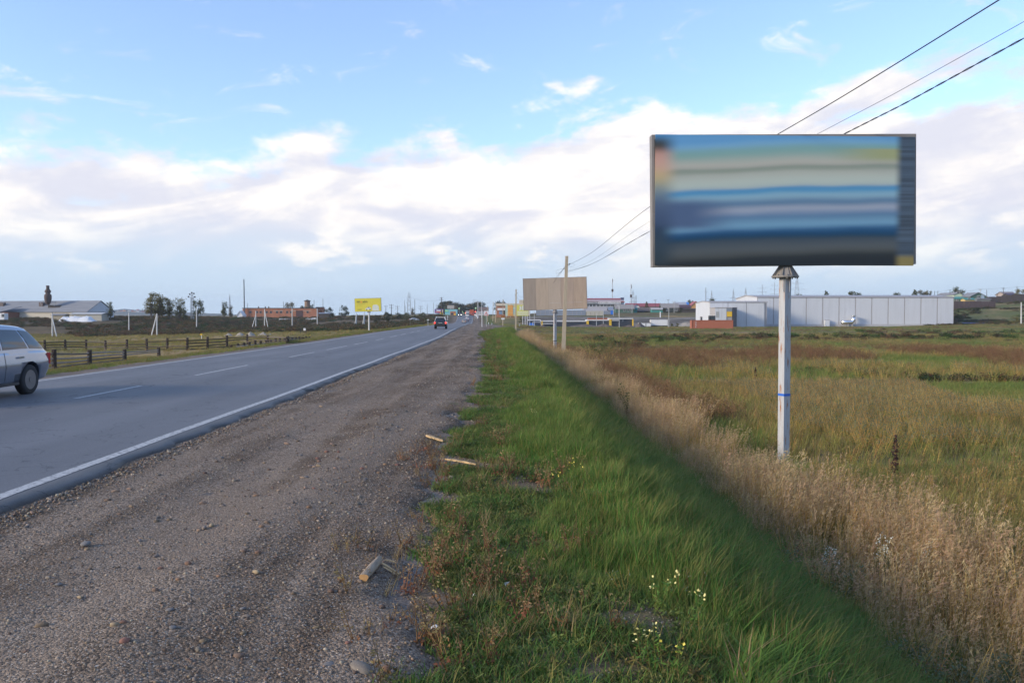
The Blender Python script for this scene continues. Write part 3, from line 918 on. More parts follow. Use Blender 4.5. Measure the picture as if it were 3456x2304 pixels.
def tuft(n, r, h0, h1, w, mats, lean=(0.15, 0.7), spread=1.1, matpick=None):
    mb = MB()
    for i in range(n):
        a, q = rr(0, 6.28), r * math.sqrt(random.random())
        mb.cur = 0 if matpick is None else (1 if random.random() < matpick else 0)
        blade(mb, q * math.cos(a), q * math.sin(a), rr(h0, h1), w * rr(0.7, 1.3), rr(*lean), lean_dir(spread), rr(0.3, 0.8))
    return mb.mesh('tuft', mats, fix=False)
def reed(n, r, h0, h1):
    mb = MB()
    for i in range(n):
        a, q = rr(0, 6.28), r * math.sqrt(random.random())
        x, y, h = q * math.cos(a), q * math.sin(a), rr(h0, h1)
        d = lean_dir(0.8); ln = rr(0.02, 0.22)
        mb.cur = 0
        blade(mb, x, y, h, 0.0085, ln, d, 0.5)
        if random.random() < 0.5: blade(mb, x, y, h * rr(0.3, 0.55), 0.008, rr(0.2, 0.6), lean_dir(1.2), 0.6)
        mb.cur = 1
        for k in range(13):
            t = 1.0 - .27 * random.random() ** 1.3
            off = ln * h * (t * 0.5 + 0.7 * t * t)
            sp = .05 * (1.04 - t) / .3 + .008
            c = (x + math.cos(d) * off + rr(-.6, 1.0) * sp, y + math.sin(d) * off + rr(-1, 1) * sp, h * (t - 0.18 * ln * t * t))
            v = Vector((rr(0.1, 0.8), rr(-.5, .5), rr(.0, 1.0))).normalized()
            leaf(mb, c, rr(0.04, 0.085), 0.13, v)
    return mb.mesh('reed', [PM['stem'], PM['tan']], fix=False)
def herb(h, nl, mats, stem_n=3, lsize=0.06, spread=0.16, seedhead=0.0, asp=0.45):
    mb = MB()
    for s in range(stem_n):
        x, y = rr(-.06, .06), rr(-.06, .06)
        ex, ey, hh = x + rr(-spread, spread) + .04, y + rr(-spread, spread), h * rr(0.65, 1.0)
        mb.cur = 1
        mb.tube((x, y, 0), (ex, ey, hh), 0.005, 0.002, 3, False)
        for k in range(nl):
            t = rr(0.12, 1.0)
            c = (x + (ex - x) * t + rr(-.5, .5) * spread * (1.1 - t * .6), y + (ey - y) * t + rr(-.5, .5) * spread * (1.1 - t * .6), hh * t)
            mb.cur = 2 if (len(mats) > 2 and t > 1 - seedhead) else 0
            leaf(mb, c, lsize * rr(.6, 1.3) * (1.15 - .5 * t), asp)
    return mb.mesh('herb', mats, fix=False)
def bush(n, rx, rz, ls, mats, stems=7, clumps=9):
    mb = MB()
    cl = []
    for i in range(clumps):
        a = rr(0, 6.28); q = rx * math.sqrt(random.random()) * .75
        cl.append((q * math.cos(a), q * math.sin(a), rz * rr(.3, .85) * (1.1 - .5 * q / rx), rr(.28, .5) * rx))
    mb.cur = 1 if len(mats) > 1 else 0
    for c in cl[:stems]:
        mb.tube((c[0] * .2, c[1] * .2, 0), c[:3], 0.02 * rx, 0.006 * rx, 4, False)
    mb.cur = 0
    for i in range(n):
        c = random.choice(cl)
        v = Vector((random.gauss(0, 1), random.gauss(0, 1), random.gauss(0, .8)))
        v = v.normalized() * (random.random() ** .5) * c[3]
        p = (c[0] + v.x, c[1] + v.y, max(0.02, c[2] + v.z))
        leaf(mb, p, ls * rr(.6, 1.4), rr(.4, .8))
    return mb.mesh('bush', mats, fix=False)

SRC = {}
SRC['turf'] = [tuft(34, .10, .10, .26, .008, [PM['green'], PM['straw']], matpick=.09, spread=1.5) for _ in range(3)] + \
              [tuft(26, .12, .16, .34, .010, [PM['green'], PM['olive']], matpick=.4, spread=1.5) for _ in range(2)]
SRC['lush'] = [tuft(24, .14, .14, .34, .011, [PM['green'], PM['straw'] if q == 2 else PM['green_dark']], (.4, 1.2), 1.5, .35) for q in range(4)]
SRC['low'] = [tuft(22, .10, .03, .10, .006, [PM['green_dark'], PM['straw']], (.3, 1.0), 3, .15) for _ in range(2)] + \
             [herb(.06, 16, [PM['weed'], PM['weed']], 3, .028, .10) for _ in range(2)] + [tuft(20, .09, .04, .12, .006, [PM['green'], PM['olive']], (.3, 1.0), 3, .4)] + [tuft(16, .08, .03, .09, .005, [PM['green'], PM['rust']], (.3, 1.1), 3, .2)]
SRC['dryweed'] = [herb(.32, 16, [PM['rust'], PM['brown'], PM['straw']], 4, .035, .12, .4) for _ in range(2)] + [tuft(24, .10, .1, .3, .006, [PM['straw'], PM['rust']], (.2, .8), 2, .35)]
SRC['reed'] = [reed(7, .17, .75, 1.2) for _ in range(5)] + [reed(5, .2, .55, 1.0) for _ in range(2)]
SRC['field'] = [tuft(26, .25, .22, .5, .012, [PM['olive'], PM['straw']], (.2, .8), 1.4, q) for q in (.25, .5, .15)] + \
               [herb(.5, 18, [PM['olive'], PM['stem'], PM['straw']], 4, .06, .2, .35)]
SRC['fieldgreen'] = [tuft(26, .25, .2, .42, .014, [PM['green'], PM['olive']], (.2, .8), 1.4, q) for q in (.5, .7)]
SRC['brownweed'] = [herb(.85, 30, [PM['brown'], PM['brown']], 5, .06, .3, asp=.6) for _ in range(3)]
SRC['palehead'] = [herb(.7, 20, [PM['olive'], PM['stem'], PM['pale']], 5, .055, .28, .3) for _ in range(2)]
SRC['bushes'] = [bush(190, .9, 1.1, .16, [PM[k], PM['brown']]) for k in ('bush', 'scrub', 'scrub_red', 'bush_green')]
SRC['scrub'] = [bush(170, 1.0, 1.0, .2, [PM[k], PM['brown']]) for k in ('scrub', 'scrub_red', 'scrub', 'bush')]

def in_view(x, y, m=0.03, back=2.4):
    return (y > back) & (np.abs(x) < (0.617 + m) * y + 0.8)
def lay(x, y, sink=0.02): return np.stack([x, y, H(x, y) - sink], 1)

def build_verge():
    P, S, I = [], [], []
    PL, SL = [], []
    PD, SD = [], []
    for (y0, y1, n, sc) in ((2.4, 8, 16000, .9), (8, 16, 16000, 1.0), (16, 34, 15000, 1.15), (34, 70, 9000, 1.5), (70, 150, 6000, 2.1)):
        y = y0 + (y1 - y0) * RNG.random(n)
        l = RNG.uniform(7.0, 13.4, n)
        x = road_x(y) + l + 0 * y
        tl = top_l(y)
        v = in_view(x, y)
        edge = tl - 0.6 + (fbm(x, y, 1.6, 21.0) - .5) * 2.4
        patch = fbm(x, y, .8, 22.0)
        # lush slope
        k = v & (l > edge) & (RNG.random(n) < sst(.2, .45, patch + .25 * sst(0, 1.2, l - edge))) & (l < tl + 3.3 + (fbm(x, y, .9, 2.0) - .5) * .8)
        P.append(lay(x[k], y[k])); S.append(sc * RNG.uniform(.7, 1.25, k.sum()) * (0.55 + .5 * sst(0, 1.0, (l - edge)[k])))
        # trampled sparse strip
        k = v & (l <= edge + .2) & (l > gravel_l(y) + .15 - (patch - .5) * 2.2) & (RNG.random(n) < sst(.32, .48, patch) * .85)
        PL.append(lay(x[k], y[k], .005)); SL.append(sc * RNG.uniform(.8, 1.5, k.sum()))
        k = v & (l > edge - 1.3) & (l < edge + .6) & (RNG.random(n) < .05 * sst(.5, .62, fbm(x, y, 1.5, 25.0)))
        PD.append(lay(x[k], y[k])); SD.append(sc * RNG.uniform(.5, 1.1, k.sum()))
    cat = np.concatenate
    n = 10500
    y = RNG.uniform(2.4, 18, n); l = RNG.uniform(8.6, 13.2, n); x = road_x(y) + l
    k = in_view(x, y) & (l > top_l(y) + .1 + (fbm(x, y, 1.2, 27.0) - .5) * 2.0) & (RNG.random(n) < sst(.28, .5, fbm(x, y, .9, 28.0)))
    scatter('long_verge_grass', lay(x[k], y[k]), SRC['lush'], 'long arching bright green grass on the near part of the slope', 'grass', scl=RNG.uniform(.6, 1.1, k.sum()), rz=RNG.normal(0, .6, k.sum()))
    P, S = cat(P), cat(S)
    scatter('verge_grass', P, SRC['turf'], 'lush green grass covering the slope of the verge', 'grass', scl=S, rz=RNG.normal(0, .5, len(P)))
    P, S = cat(PL), cat(SL)
    scatter('trampled_weeds', P, SRC['low'], 'low trampled weeds between the gravel and the green slope', 'weeds', scl=S)
    P, S = cat(PD), cat(SD)
    scatter('dry_verge_weeds', P, SRC['dryweed'], 'brown dried weeds along the top of the green verge', 'weeds', scl=S)
build_verge()
def build_stalks():
    n = 380
    y = 2.8 + 40 * RNG.random(n) ** 1.6; l = top_l(y) + RNG.uniform(-.6, 2.6, n); x = road_x(y) + l
    k = in_view(x, y) & (fbm(x, y, 1.5, 61.0) > .5)
    scatter('dead_stalks', lay(x[k], y[k]), SRC['dryweed'][2:] + SRC['palehead'], 'dead straw stalks standing in the green verge grass', 'weeds', scl=RNG.uniform(.22, .45, k.sum()))
build_stalks()

def build_reeds():
    P, S = [], []
    for (y0, y1, n, sc) in ((3.5, 16, 3500, .95), (16, 36, 4200, .92), (36, 80, 4800, 1.0), (80, 170, 3500, 1.35)):
        y = y0 + (y1 - y0) * RNG.random(n)
        l = RNG.uniform(11.8, 15.6, n)
        x = road_x(y) + l
        tl = top_l(y)
        near = tl + 2.45 + (fbm(x, y, 1.6, 31.0) - .5) * 1.8 + (RNG.random(n) - .5) * .5
        farl = tl + 4.7 + (fbm(x, y, 3.0, 32.0) - .5) * 3.0 + .5 * sst(20, 10, y) + (RNG.random(n) - .5) * 1.0
        k = in_view(x, y) & (l > near) & (l < farl)
        P.append(lay(x[k], y[k])); S.append(sc * RNG.uniform(.7, 1.15, k.sum()) * (.46 + .72 * fbm(x[k], y[k], 2.6, 33.0)) * (.62 + .38 * sst(0, .9, (l - near)[k])))
    P, S = np.concatenate(P), np.concatenate(S)
    # gaps, and thinner towards the near right corner
    kp = (RNG.random(len(P)) < sst(.22, .5, fbm(P[:, 0], P[:, 1], 1.3, 34.0))) & (RNG.random(len(P)) < .35 + .65 * sst(4.5, 9.5, P[:, 1]))
    P, S = P[kp], S[kp]
    scl = np.stack([S * RNG.uniform(.8, 1.3, len(S)), S * RNG.uniform(.8, 1.3, len(S)), S * RNG.uniform(.8, 1.15, len(S))], 1)
    scatter('dry_reed_grass', P, SRC['reed'], 'band of tall tan feathery dry grass at the foot of the slope', 'grass', scl=scl, rz=RNG.normal(0, .9, len(P)), tilt=RNG.normal(0, .13, (len(P), 2)))
    n = 1500
    y = RNG.uniform(3.5, 12, n); l = top_l(y) + RNG.uniform(2.3, 5.2, n); x = road_x(y) + l
    k = in_view(x, y) & (RNG.random(n) < sst(12, 5.5, y) * sst(.35, .55, fbm(x, y, 1.2, 35.0)))
    scatter('ditch_weeds', lay(x[k], y[k]), [herb(.55, 40, [PM['weed'], PM['weed'], PM['pale']], 5, .05, .3, .25), herb(.45, 30, [PM['pale'], PM['weed']], 5, .045, .28), herb(.6, 30, [PM['brown'], PM['stem'], PM['straw']], 5, .05, .3, .4)], 'green and brown weeds mixed into the dry grass at the lower right', 'weeds', scl=RNG.uniform(.7, 1.2, k.sum()))
build_reeds()

def build_field():
    P = {k: [] for k in ('field', 'fieldgreen', 'brownweed', 'palehead')}
    S = {k: [] for k in P}
    for (y0, y1, n, sc) in ((6, 18, 9000, .85), (18, 40, 15000, 1.0), (40, 80, 17000, 1.35), (80, 160, 15000, 2.2), (160, 300, 11000, 3.2)):
        y = y0 + (y1 - y0) * np.sqrt(RNG.random(n)); y = np.clip(y, y0, y1)
        x = y * RNG.uniform(-.05, .66, n)
        l = x - road_x(y)
        tl = top_l(y)
        ok = in_view(x, y) & (l > tl + 3.6)
        a = fbm(x, y * .5, 6.0, 41.0); b = fbm(x, y * .35, 7.0, 42.0) * .6 + fbm(x, y * .45, 26.0, 47.0) * .4; c = fbm(x, y * .5, 11.0, 43.0)
        isb = ok & (b > .55) & (y > 34) & (RNG.random(n) < .42); isg = ok & ~isb & (a > .52); isp = ok & ~isb & ~isg & (c > .60) & (y > 20)
        isf = ok & ~isb & ~isg & ~isp
        for k, m_ in (('field', isf), ('fieldgreen', isg), ('brownweed', isb & (RNG.random(n) < .8)), ('palehead', isp)):
            s = sc * RNG.uniform(.7, 1.3, m_.sum())
            if k in ('brownweed', 'palehead'): s = s * (.85 if sc < 2 else .6)
            if sc >= 2: s = np.stack([s, s, s * (.42 if sc < 3 else .24)], 1)
            else: s = np.stack([s, s, s], 1)
            P[k].append(lay(x[m_], y[m_])); S[k].append(s)
    # a dark brown belt of dead weeds behind the tall dry grass
    n = 1500
    y = RNG.uniform(26, 95, n); l = top_l(y) + RNG.normal(5.6, .6, n); x = road_x(y) + l
    P['brownweed'].append(lay(x, y)); s = RNG.uniform(.6, 1.1, n); S['brownweed'].append(np.stack([s, s, s * .95], 1))
    names = {'field': ('field_grass', 'olive and straw coloured grass covering the wide right field', 'grass'),
             'fieldgreen': ('green_field_grass', 'greener grass patches in the wide right field', 'grass'),
             'brownweed': ('brown_weeds', 'dark brown dead weeds standing in belts across the right field', 'weeds'),
             'palehead': ('pale_seed_weeds', 'weeds with pale seed heads scattered in the right field', 'weeds')}
    for k in P:
        p, s = np.concatenate(P[k]), np.concatenate(S[k])
        scatter(names[k][0], p, SRC[k], names[k][1], names[k][2], scl=s, rz=RNG.normal(0, .8, len(p)))
build_field()

def build_left():
    P, S = [], []
    for (y0, y1, n, sc) in ((17, 60, 9000, .9), (60, 130, 8000, 1.5), (130, 260, 7000, 2.4)):
        y = y0 + (y1 - y0) * np.sqrt(RNG.random(n)); x = y * RNG.uniform(-.66, -.06, n)
        l = x - road_x(y)
        k = in_view(x, y) & (l < -6.2 - .6 * RNG.random(n)) & (RNG.random(n) < sst(.25, .5, fbm(x, y, 6.0, 51.0) + .1))
        s = sc * RNG.uniform(.5, 1.0, k.sum())
        P.append(lay(x[k], y[k])); S.append(np.stack([s, s, s * .6], 1))
    P, S = np.concatenate(P), np.concatenate(S)
    scatter('meadow_grass', P, SRC['field'], 'dry tan and olive grass in the fenced meadow left of the road', 'grass', scl=S)
    # roadside strip, greener
    n = 7000
    y = RNG.uniform(15, 190, n); l = -RNG.uniform(5.5, 9.5, n); x = road_x(y) + l
    k = in_view(x, y) & (RNG.random(n) < sst(.3, .5, fbm(x, y, 2.0, 52.0)))
    s = RNG.uniform(.5, 1.0, k.sum()) * (.8 + y[k] / 90)
    scatter('roadside_grass', lay(x[k], y[k]), SRC['fieldgreen'] + SRC['field'][:2], 'short green grass along the left edge of the road', 'grass', scl=np.stack([s, s, s * .45], 1))
    # scrub on the bank
    n = 8200
    y = RNG.uniform(215, 470, n); x = y * RNG.uniform(-.66, -.07, n)
    l = x - road_x(y)
    f = fbm(x, y * .6, 26.0, 53.0)
    k = (l < -12) & in_view(x, y) & (f + .12 * sst(255, 290, y) * sst(345, 320, y) > .44) & (RNG.random(n) < .85)
    s = RNG.uniform(.6, 1.3, k.sum())
    scatter('bank_scrub', lay(x[k], y[k], .1), SRC['scrub'], 'dark brown scrub covering the bank left of the road', 'scrub', scl=np.stack([s * 1.5, s * 1.5, s * 1.0], 1))
    # belts of bushes across the field on the right, beyond the middle
    Pp, Ss = [], []
    for (px0, px1, py, n, s0) in ((2200, 3456, 1142, 150, 1.0), (1960, 2500, 1150, 40, .9), (2900, 3456, 1128, 50, 1.0), (3050, 3456, 1285, 26, .55), (2690, 3180, 1262, 46, .5), (2000, 2180, 1178, 24, .9)):
        for i in range(n):
            g = G(RNG.uniform(px0, px1), py + RNG.normal(0, 5), d0=20)
            Pp.append((g.x, g.y, g.z - .05)); Ss.append(s0 * RNG.uniform(.6, 1.2))
    s = np.array(Ss)
    scatter('field_scrub', np.array(Pp), SRC['bushes'], 'low dark green and brown scrub in belts across the right field', 'scrub', scl=np.stack([s * 1.4, s * 1.4, s * .8], 1))
build_left()
def build_hillside():
    n = 2600
    y = RNG.uniform(300, 400, n); x = y * RNG.uniform(.5, .67, n)
    k = fbm(x, y, 14.0, 71.0) > .52
    s = RNG.uniform(.4, 1.1, k.sum())
    scatter('hillside_scrub', lay(x[k], y[k], .1), SRC['scrub'] + SRC['bushes'], 'brown and green scrub patches on the right hillside', 'scrub', scl=np.stack([s * 1.6, s * 1.6, s * .7], 1))
build_hillside()
# ------------------------------------------------------------------ near objects
M_STEEL = mat('painted_grey_steel', (0.40, 0.41, 0.42), 0.6, 0.12, 1.5, col2=(0.30, 0.12, 0.04), thr=(0.55, 0.64), scale2=2.2, stretch=(7, 7, 1.0), bump=0.05)
M_FRAME = mat('galvanised_frame', (0.21, 0.195, 0.18), 0.6, 0.2, 2.0, col2=(0.22, 0.13, 0.08), thr=(0.62, 0.75), scale2=3.0)
M_BOLT = mat('bolt_steel', (0.22, 0.21, 0.20), 0.5, 0.2, 8, metal=0.6)
M_CONC = mat('pole_concrete', (0.41, 0.345, 0.25), 0.9, 0.14, 2.5, stretch=(4, 4, .7), bump=0.15, bscale=30, col2=(0.30, 0.18, 0.12), thr=(0.66, 0.76))
M_CONCW = mat('pale_concrete', (0.56, 0.56, 0.54), 0.9, 0.12, 2.0, stretch=(4, 4, .6))
M_WIRE = mat('black_cable', (0.03, 0.033, 0.04), 0.5, 0.1)
M_BLACK = mat('black_rubber', (0.02, 0.02, 0.022), 0.7, 0.2)
M_CHAR = mat('charred_wood', (0.05, 0.037, 0.03), 0.9, 0.4, 5.0, stretch=(5, 5, .6), bump=0.4, bscale=20)
M_RAIL = mat('weathered_rail_wood', (0.13, 0.105, 0.085), 0.9, 0.4, 4.0, bump=0.3)
M_GREYRAIL = mat('pale_rail_wood', (0.27, 0.23, 0.20), 0.9, 0.25, 4.0)

def ad_material():
    m = bpy.data.materials.new('smeared_poster'); m.use_nodes = True
    N, L = m.node_tree.nodes, m.node_tree.links
    b = N['Principled BSDF']; b.inputs['Roughness'].default_value = 0.5; b.inputs['Specular IOR Level'].default_value = 0.3
    tc = N.new('ShaderNodeTexCoord'); sp = N.new('ShaderNodeSeparateXYZ'); L.new(tc.outputs['Generated'], sp.inputs[0])
    u, w = sp.outputs[0], sp.outputs[2]
    def mth(op, a, bb, clamp=False):
        n = N.new('ShaderNodeMath'); n.operation = op; n.use_clamp = clamp
        for i, s in enumerate((a, bb)):
            if isinstance(s, (int, float)): n.inputs[i].default_value = s
            else: L.new(s, n.inputs[i])
        return n.outputs[0]
    def ss(x, a, bb):
        n = N.new('ShaderNodeMapRange'); n.interpolation_type = 'SMOOTHSTEP'; L.new(x, n.inputs[0])
        n.inputs[1].default_value = a; n.inputs[2].default_value = bb; return n.outputs[0]
    def mixc(f, a, bb):
        n = N.new('ShaderNodeMix'); n.data_type = 'RGBA'; L.new(f, n.inputs[0])
        for i, s in ((6, a), (7, bb)):
            if isinstance(s, tuple): n.inputs[i].default_value = (*s, 1)
            else: L.new(s, n.inputs[i])
        return n.outputs[2]
    v = mth('SUBTRACT', 1.0, w)                      # 0 at the top
    bow = mth('MULTIPLY', mth('POWER', mth('SUBTRACT', 1.0, u), 2.0), -0.075)
    wob = N.new('ShaderNodeTexNoise'); wob.inputs['Scale'].default_value = 3.0
    mp = N.new('ShaderNodeMapping'); mp.inputs['Scale'].default_value = (.8, 1, 2.0); L.new(tc.outputs['Generated'], mp.inputs[0]); L.new(mp.outputs[0], wob.inputs['Vector'])
    vv = mth('ADD', mth('ADD', v, bow), mth('MULTIPLY', mth('SUBTRACT', wob.outputs['Fac'], .5), .05))
    def ramp(x, stops):
        r = N.new('ShaderNodeValToRGB'); r.color_ramp.interpolation = 'B_SPLINE'
        e = r.color_ramp.elements
        while len(e) > 2: e.remove(e[-1])
        for i, (p, c) in enumerate(stops):
            q = e[i] if i < 2 else e.new(p)
            q.position = p; v3 = srgb(*c, 1.1 * AD_GAIN); q.color = (v3[0] * .95, v3[1] * .97, v3[2] * .92, 1)
        L.new(x, r.inputs[0]); return r.outputs[0]
    main = ramp(vv, [(0, (92, 148, 198)), (.04, (118, 165, 202)), (.075, (120, 160, 162)), (.12, (128, 160, 158)), (.17, (176, 174, 166)), (.20, (170, 168, 162)), (.225, (118, 134, 122)),
                 (.26, (172, 172, 166)), (.33, (176, 188, 182)), (.365, (168, 178, 178)), (.385, (72, 136, 184)), (.41, (84, 142, 182)), (.44, (142, 176, 194)),
                 (.48, (94, 124, 156)), (.51, (92, 122, 152)), (.55, (164, 168, 184)), (.59, (90, 122, 158)), (.62, (92, 126, 158)), (.665, (120, 164, 194)),
                 (.70, (22, 74, 122)), (.75, (26, 62, 88)), (.78, (60, 72, 84)), (.84, (84, 90, 96)), (.885, (72, 76, 76)), (.92, (36, 42, 48)), (1.0, (32, 38, 44))])
    left = ramp(v, [(0, (80, 145, 200)), (.05, (62, 66, 66)), (.10, (60, 62, 60)), (.15, (196, 150, 138)), (.25, (196, 158, 146)), (.33, (190, 170, 120)), (.42, (120, 140, 150)),
                    (.52, (76, 94, 126)), (.68, (62, 78, 108)), (.74, (40, 60, 82)), (.86, (54, 70, 84)), (1.0, (44, 54, 60))])
    n2 = N.new('ShaderNodeTexNoise'); n2.inputs['Scale'].default_value = 3; mp3 = N.new('ShaderNodeMapping'); mp3.inputs['Scale'].default_value = (.2, 1, 14)
    L.new(tc.outputs['Generated'], mp3.inputs[0]); L.new(mp3.outputs[0], n2.inputs['Vector']); n2.inputs['Detail'].default_value = 6
    right = mixc(ss(n2.outputs['Fac'], .3, .75), srgb(62, 74, 86, AD_GAIN), srgb(82, 100, 118, AD_GAIN))
    right = mixc(ss(v, .90, .95), right, srgb(132, 122, 78, AD_GAIN))
    olive = mixc(mth('MULTIPLY', ss(u, .62, .9), mth('MULTIPLY', ss(v, .08, .11), ss(v, .22, .15))), main, srgb(134, 140, 104, 1.4 * AD_GAIN))
    dark = mixc(mth('MULTIPLY', ss(u, .34, .12), mth('MULTIPLY', ss(v, .46, .56), ss(v, .76, .68))), olive, srgb(66, 84, 112, 1.4 * AD_GAIN))
    c = mixc(ss(u, .10, .015), dark, left)
    c = mixc(ss(u, .915, .955), c, right)
    L.new(c, b.inputs['Base Color'])
    return m
AD_GAIN = 1.0

def frame_box(mb, w, h, t, yc, zc, bar):
    for sx in (-1, 1): mb.box((sx * (w / 2 - bar / 2), yc, zc), (bar, t, h))
    for sz in (-1, 1): mb.box((0, yc, zc + sz * (h / 2 - bar / 2)), (w - 2 * bar - .004, t - .004, bar))

def big_billboard():
    D = 19.5
    base = at(2644, 1560, D); base.z = Hs(base.x, base.y) - .1
    c = at(2639, 679, D)
    root = thing('billboard', 'large billboard with blurred blue grey poster on a rusty grey post', 'billboard', base, R(2.5))
    zc = c.z - base.z
    W, Hh = 6.20, 3.02
    roll = R(-.75)
    def tilted(o): o.rotation_euler = (0, roll, 0); o.location = (-.09, 0, zc); return o
    back = MB().box((0, -.05, 0), (W - .12, .2, Hh - .1))
    tilted(back.build('backing', M_FRAME, root))
    for sz, nm in ((1, 'top_rail'), (-1, 'bottom_rail')):
        tilted(MB().box((0, -.06, sz * (Hh / 2 - .05)), (W, .26, .10)).build(nm, M_FRAME, root))
    for sx in (-1, 1):
        tilted(MB().box((sx * (W / 2 - .03), -.06, 0), (.06, .254, Hh - .206)).build('side_rail', M_FRAME, root))
    p = MB().box((0, -.21, .0), (6.08, .03, 2.98)).build('poster', ad_material(), root)
    p.location = (-.09, 0, zc - .02)
    # mast
    zt = zc - Hh / 2 - .25
    MB().box((0, 0, zt / 2), (.19, .19, zt), rz=R(24)).build('post', M_STEEL, root)
    for sx in (-1, 1):
        MB().box((sx * .075, -.11 + .004 * sx, zt - .18), (.03, .012, .36), rz=R(24)).build('stiffener', M_STEEL, root)
    MB().lathe([(.0, -.018), (.31, -.018), (.31, .018), (.0, .018)], (0, 0, zt), n=18).build('flange_plate', M_FRAME, root)
    cn = MB(); cn.lathe([(.27, 0), (.25, .03), (.13, .27), (.12, .3)], (0, 0, zt + .018), n=8)
    col = cn.build('collar', M_FRAME, root)
    for k in range(8):
        a = k * math.pi / 4 + .2
        g = MB(); g.prism([(.12, .03), (.30, .03), (.14, .27), (.12, .27)], 'y', -.006, .006)
        o = g.build('gusset', M_FRAME, col); o.rotation_euler = (0, 0, a); o.location = (0, 0, zt)
        bt = MB(); bt.lathe([(.0, -.05), (.018, -.05), (.018, .045), (.0, .045)], (.275 * math.cos(a + .39), .275 * math.sin(a + .39), zt), n=6)
        bt.build('bolt', M_BOLT, root)
    tape = mat('blue_tape', (0.02, 0.13, 0.55), 0.4)
    zb = at(2644, 1331, D).z - base.z
    MB().box((0, 0, zb), (.198, .198, .055), rz=R(24)).build('tape_band', tape, root)
    return root
big_billboard()

def blank_billboard():
    D = 79
    base = at(1873, 1186, D); base.z = Hs(base.x, base.y) - .1
    c = at(1871.5, 991, D)
    root = thing('billboard', 'blank beige billboard of bare vertical sheets behind the leaning concrete pole', 'billboard', base, R(2))
    zc = c.z - base.z
    cols = [(0.34, 0.28, 0.225), (0.46, 0.365, 0.275), (0.47, 0.38, 0.295), (0.44, 0.335, 0.255), (0.465, 0.35, 0.255)]
    X = [250, 412, 580, 750, 915, 1090]
    W, Hh = 6.0, 2.98
    for i in range(5):
        m = mat('bare_sheet_%d' % i, cols[i], 0.85, 0.10, 1.2, stretch=(3, 1, .5), col2=tuple(k * .8 for k in cols[i]), thr=(.55, .8), scale2=1.0)
        x0 = (X[i] - 250) / 840 * W - W / 2; x1 = (X[i + 1] - 250) / 840 * W - W / 2
        zs = -Hh / 2 + .62 if i >= 2 else None
        mb = MB()
        if zs is None: mb.box(((x0 + x1) / 2, -.16 - .003 * (i % 2), 0), (x1 - x0 - .012, .012, Hh))
        else:
            mb.box(((x0 + x1) / 2, -.16 - .003 * (i % 2), (zs + Hh / 2) / 2), (x1 - x0 - .012, .012, Hh / 2 - zs - .006))
        o = mb.build('sheet', m, root); o.rotation_euler = (0, R(-1.8), 0); o.location = (0, 0, zc)
        if zs is not None:
            o = MB().box(((x0 + x1) / 2, -.158, (zs - Hh / 2) / 2), (x1 - x0 - .012, .012, zs + Hh / 2 - .006)).build('sheet', m, root)
            o.rotation_euler = (0, R(-1.8), 0); o.location = (0, 0, zc)
    fr = MB(); frame_box(fr, W + .06, Hh + .06, .28, 0, 0, .07)
    for k in range(1, 5): fr.box(((X[k] - 250) / 840 * W - W / 2, .0, 0), (.05, .2, Hh - .1))
    o = fr.build('frame', M_FRAME, root); o.rotation_euler = (0, R(-1.8), 0); o.location = (0, 0, zc)
    zt = zc - Hh / 2 - .3
    MB().box((0, 0, zt / 2), (.24, .24, zt), rz=R(20)).build('post', M_STEEL, root)
    MB().lathe([(.24, 0), (.30, .02), (.30, .05), (.26, .06), (.14, .36)], (0, 0, zt - .06), n=8).build('collar', M_FRAME, root)
    MB().box((0, 0, at(1873, 1150, D).z - base.z), (.25, .25, .06), rz=R(20)).build('tape_band', M_BLACK, root)
blank_billboard()

# ---- concrete utility poles along the right side
def utility_pole(bx, by, tx, ty, d, w0, w1, label, group='concrete utility poles along the right verge', hook=True, sink=.5):
    b = at(bx, by, d); t = at(tx, ty, d)
    gz = Hs(b.x, b.y)
    base = Vector((b.x, b.y, gz))
    root = thing('utility_pole', label, 'utility pole', base, 0, group)
    top = t - base
    mb = MB()
    n = 1
    P = []
    for s, wd, dp in ((Vector((b.x, b.y, gz - sink)) - base, w0, w0 * .85), (top, w1, w1 * .85)):
        for sx, sy in ((-1, -1), (1, -1), (1, 1), (-1, 1)):
            P.append(s + Vector((sx * wd / 2, sy * dp / 2, 0)))
    mb.add(P, [(0, 1, 2, 3), (7, 6, 5, 4), (0, 4, 5, 1), (1, 5, 6, 2), (2, 6, 7, 3), (3, 7, 4, 0)])
    mb.build('shaft', M_CONC, root)
    if hook:
        for sx, dz in ((1, .75), (-1, 1.1)):
            k = MB(); q = top + Vector((sx * (w1 / 2 + .02), 0, -dz))
            k.tube(q - Vector((sx * .05, 0, 0)), q + Vector((sx * .09, 0, .02)), .018, .014, 6)
            k.lathe([(.0, 0), (.035, .0), (.045, .04), (.03, .09), (.0, .1)], q + Vector((sx * .09, 0, .02)), n=8)
            k.build('insulator', M_BLACK, root)
    return root, base, top
UP, ub, ut = utility_pole(1900, 1190, 1913, 864, 70, .34, .245, 'leaning concrete utility pole in front of the blank beige billboard')
for bx, by, tx, ty, d, w0, w1, lb in (
        (1740, 1131, 1742, 976, 151, .30, .22, 'concrete pole at the end of the tan grass band, left of the blank billboard'),
        (1696.5, 1100, 1698, 1009.6, 258, .30, .22, 'concrete pole carrying the brown and white sign'),
        (1671, 1093, 1674, 1021, 323, .30, .2, 'pale pole standing just left of the cream shop parapet'),
        (1663, 1089, 1664.5, 1019, 340, .3, .2, 'thin dark pole second left of the cream shop parapet'),
        (1646, 1092, 1644.5, 1031, 372, .3, .2, 'short grey pole behind the warning triangle')):
    utility_pole(bx, by, tx, ty, d, w0, w1, lb, hook=d < 200, sink=1.5)

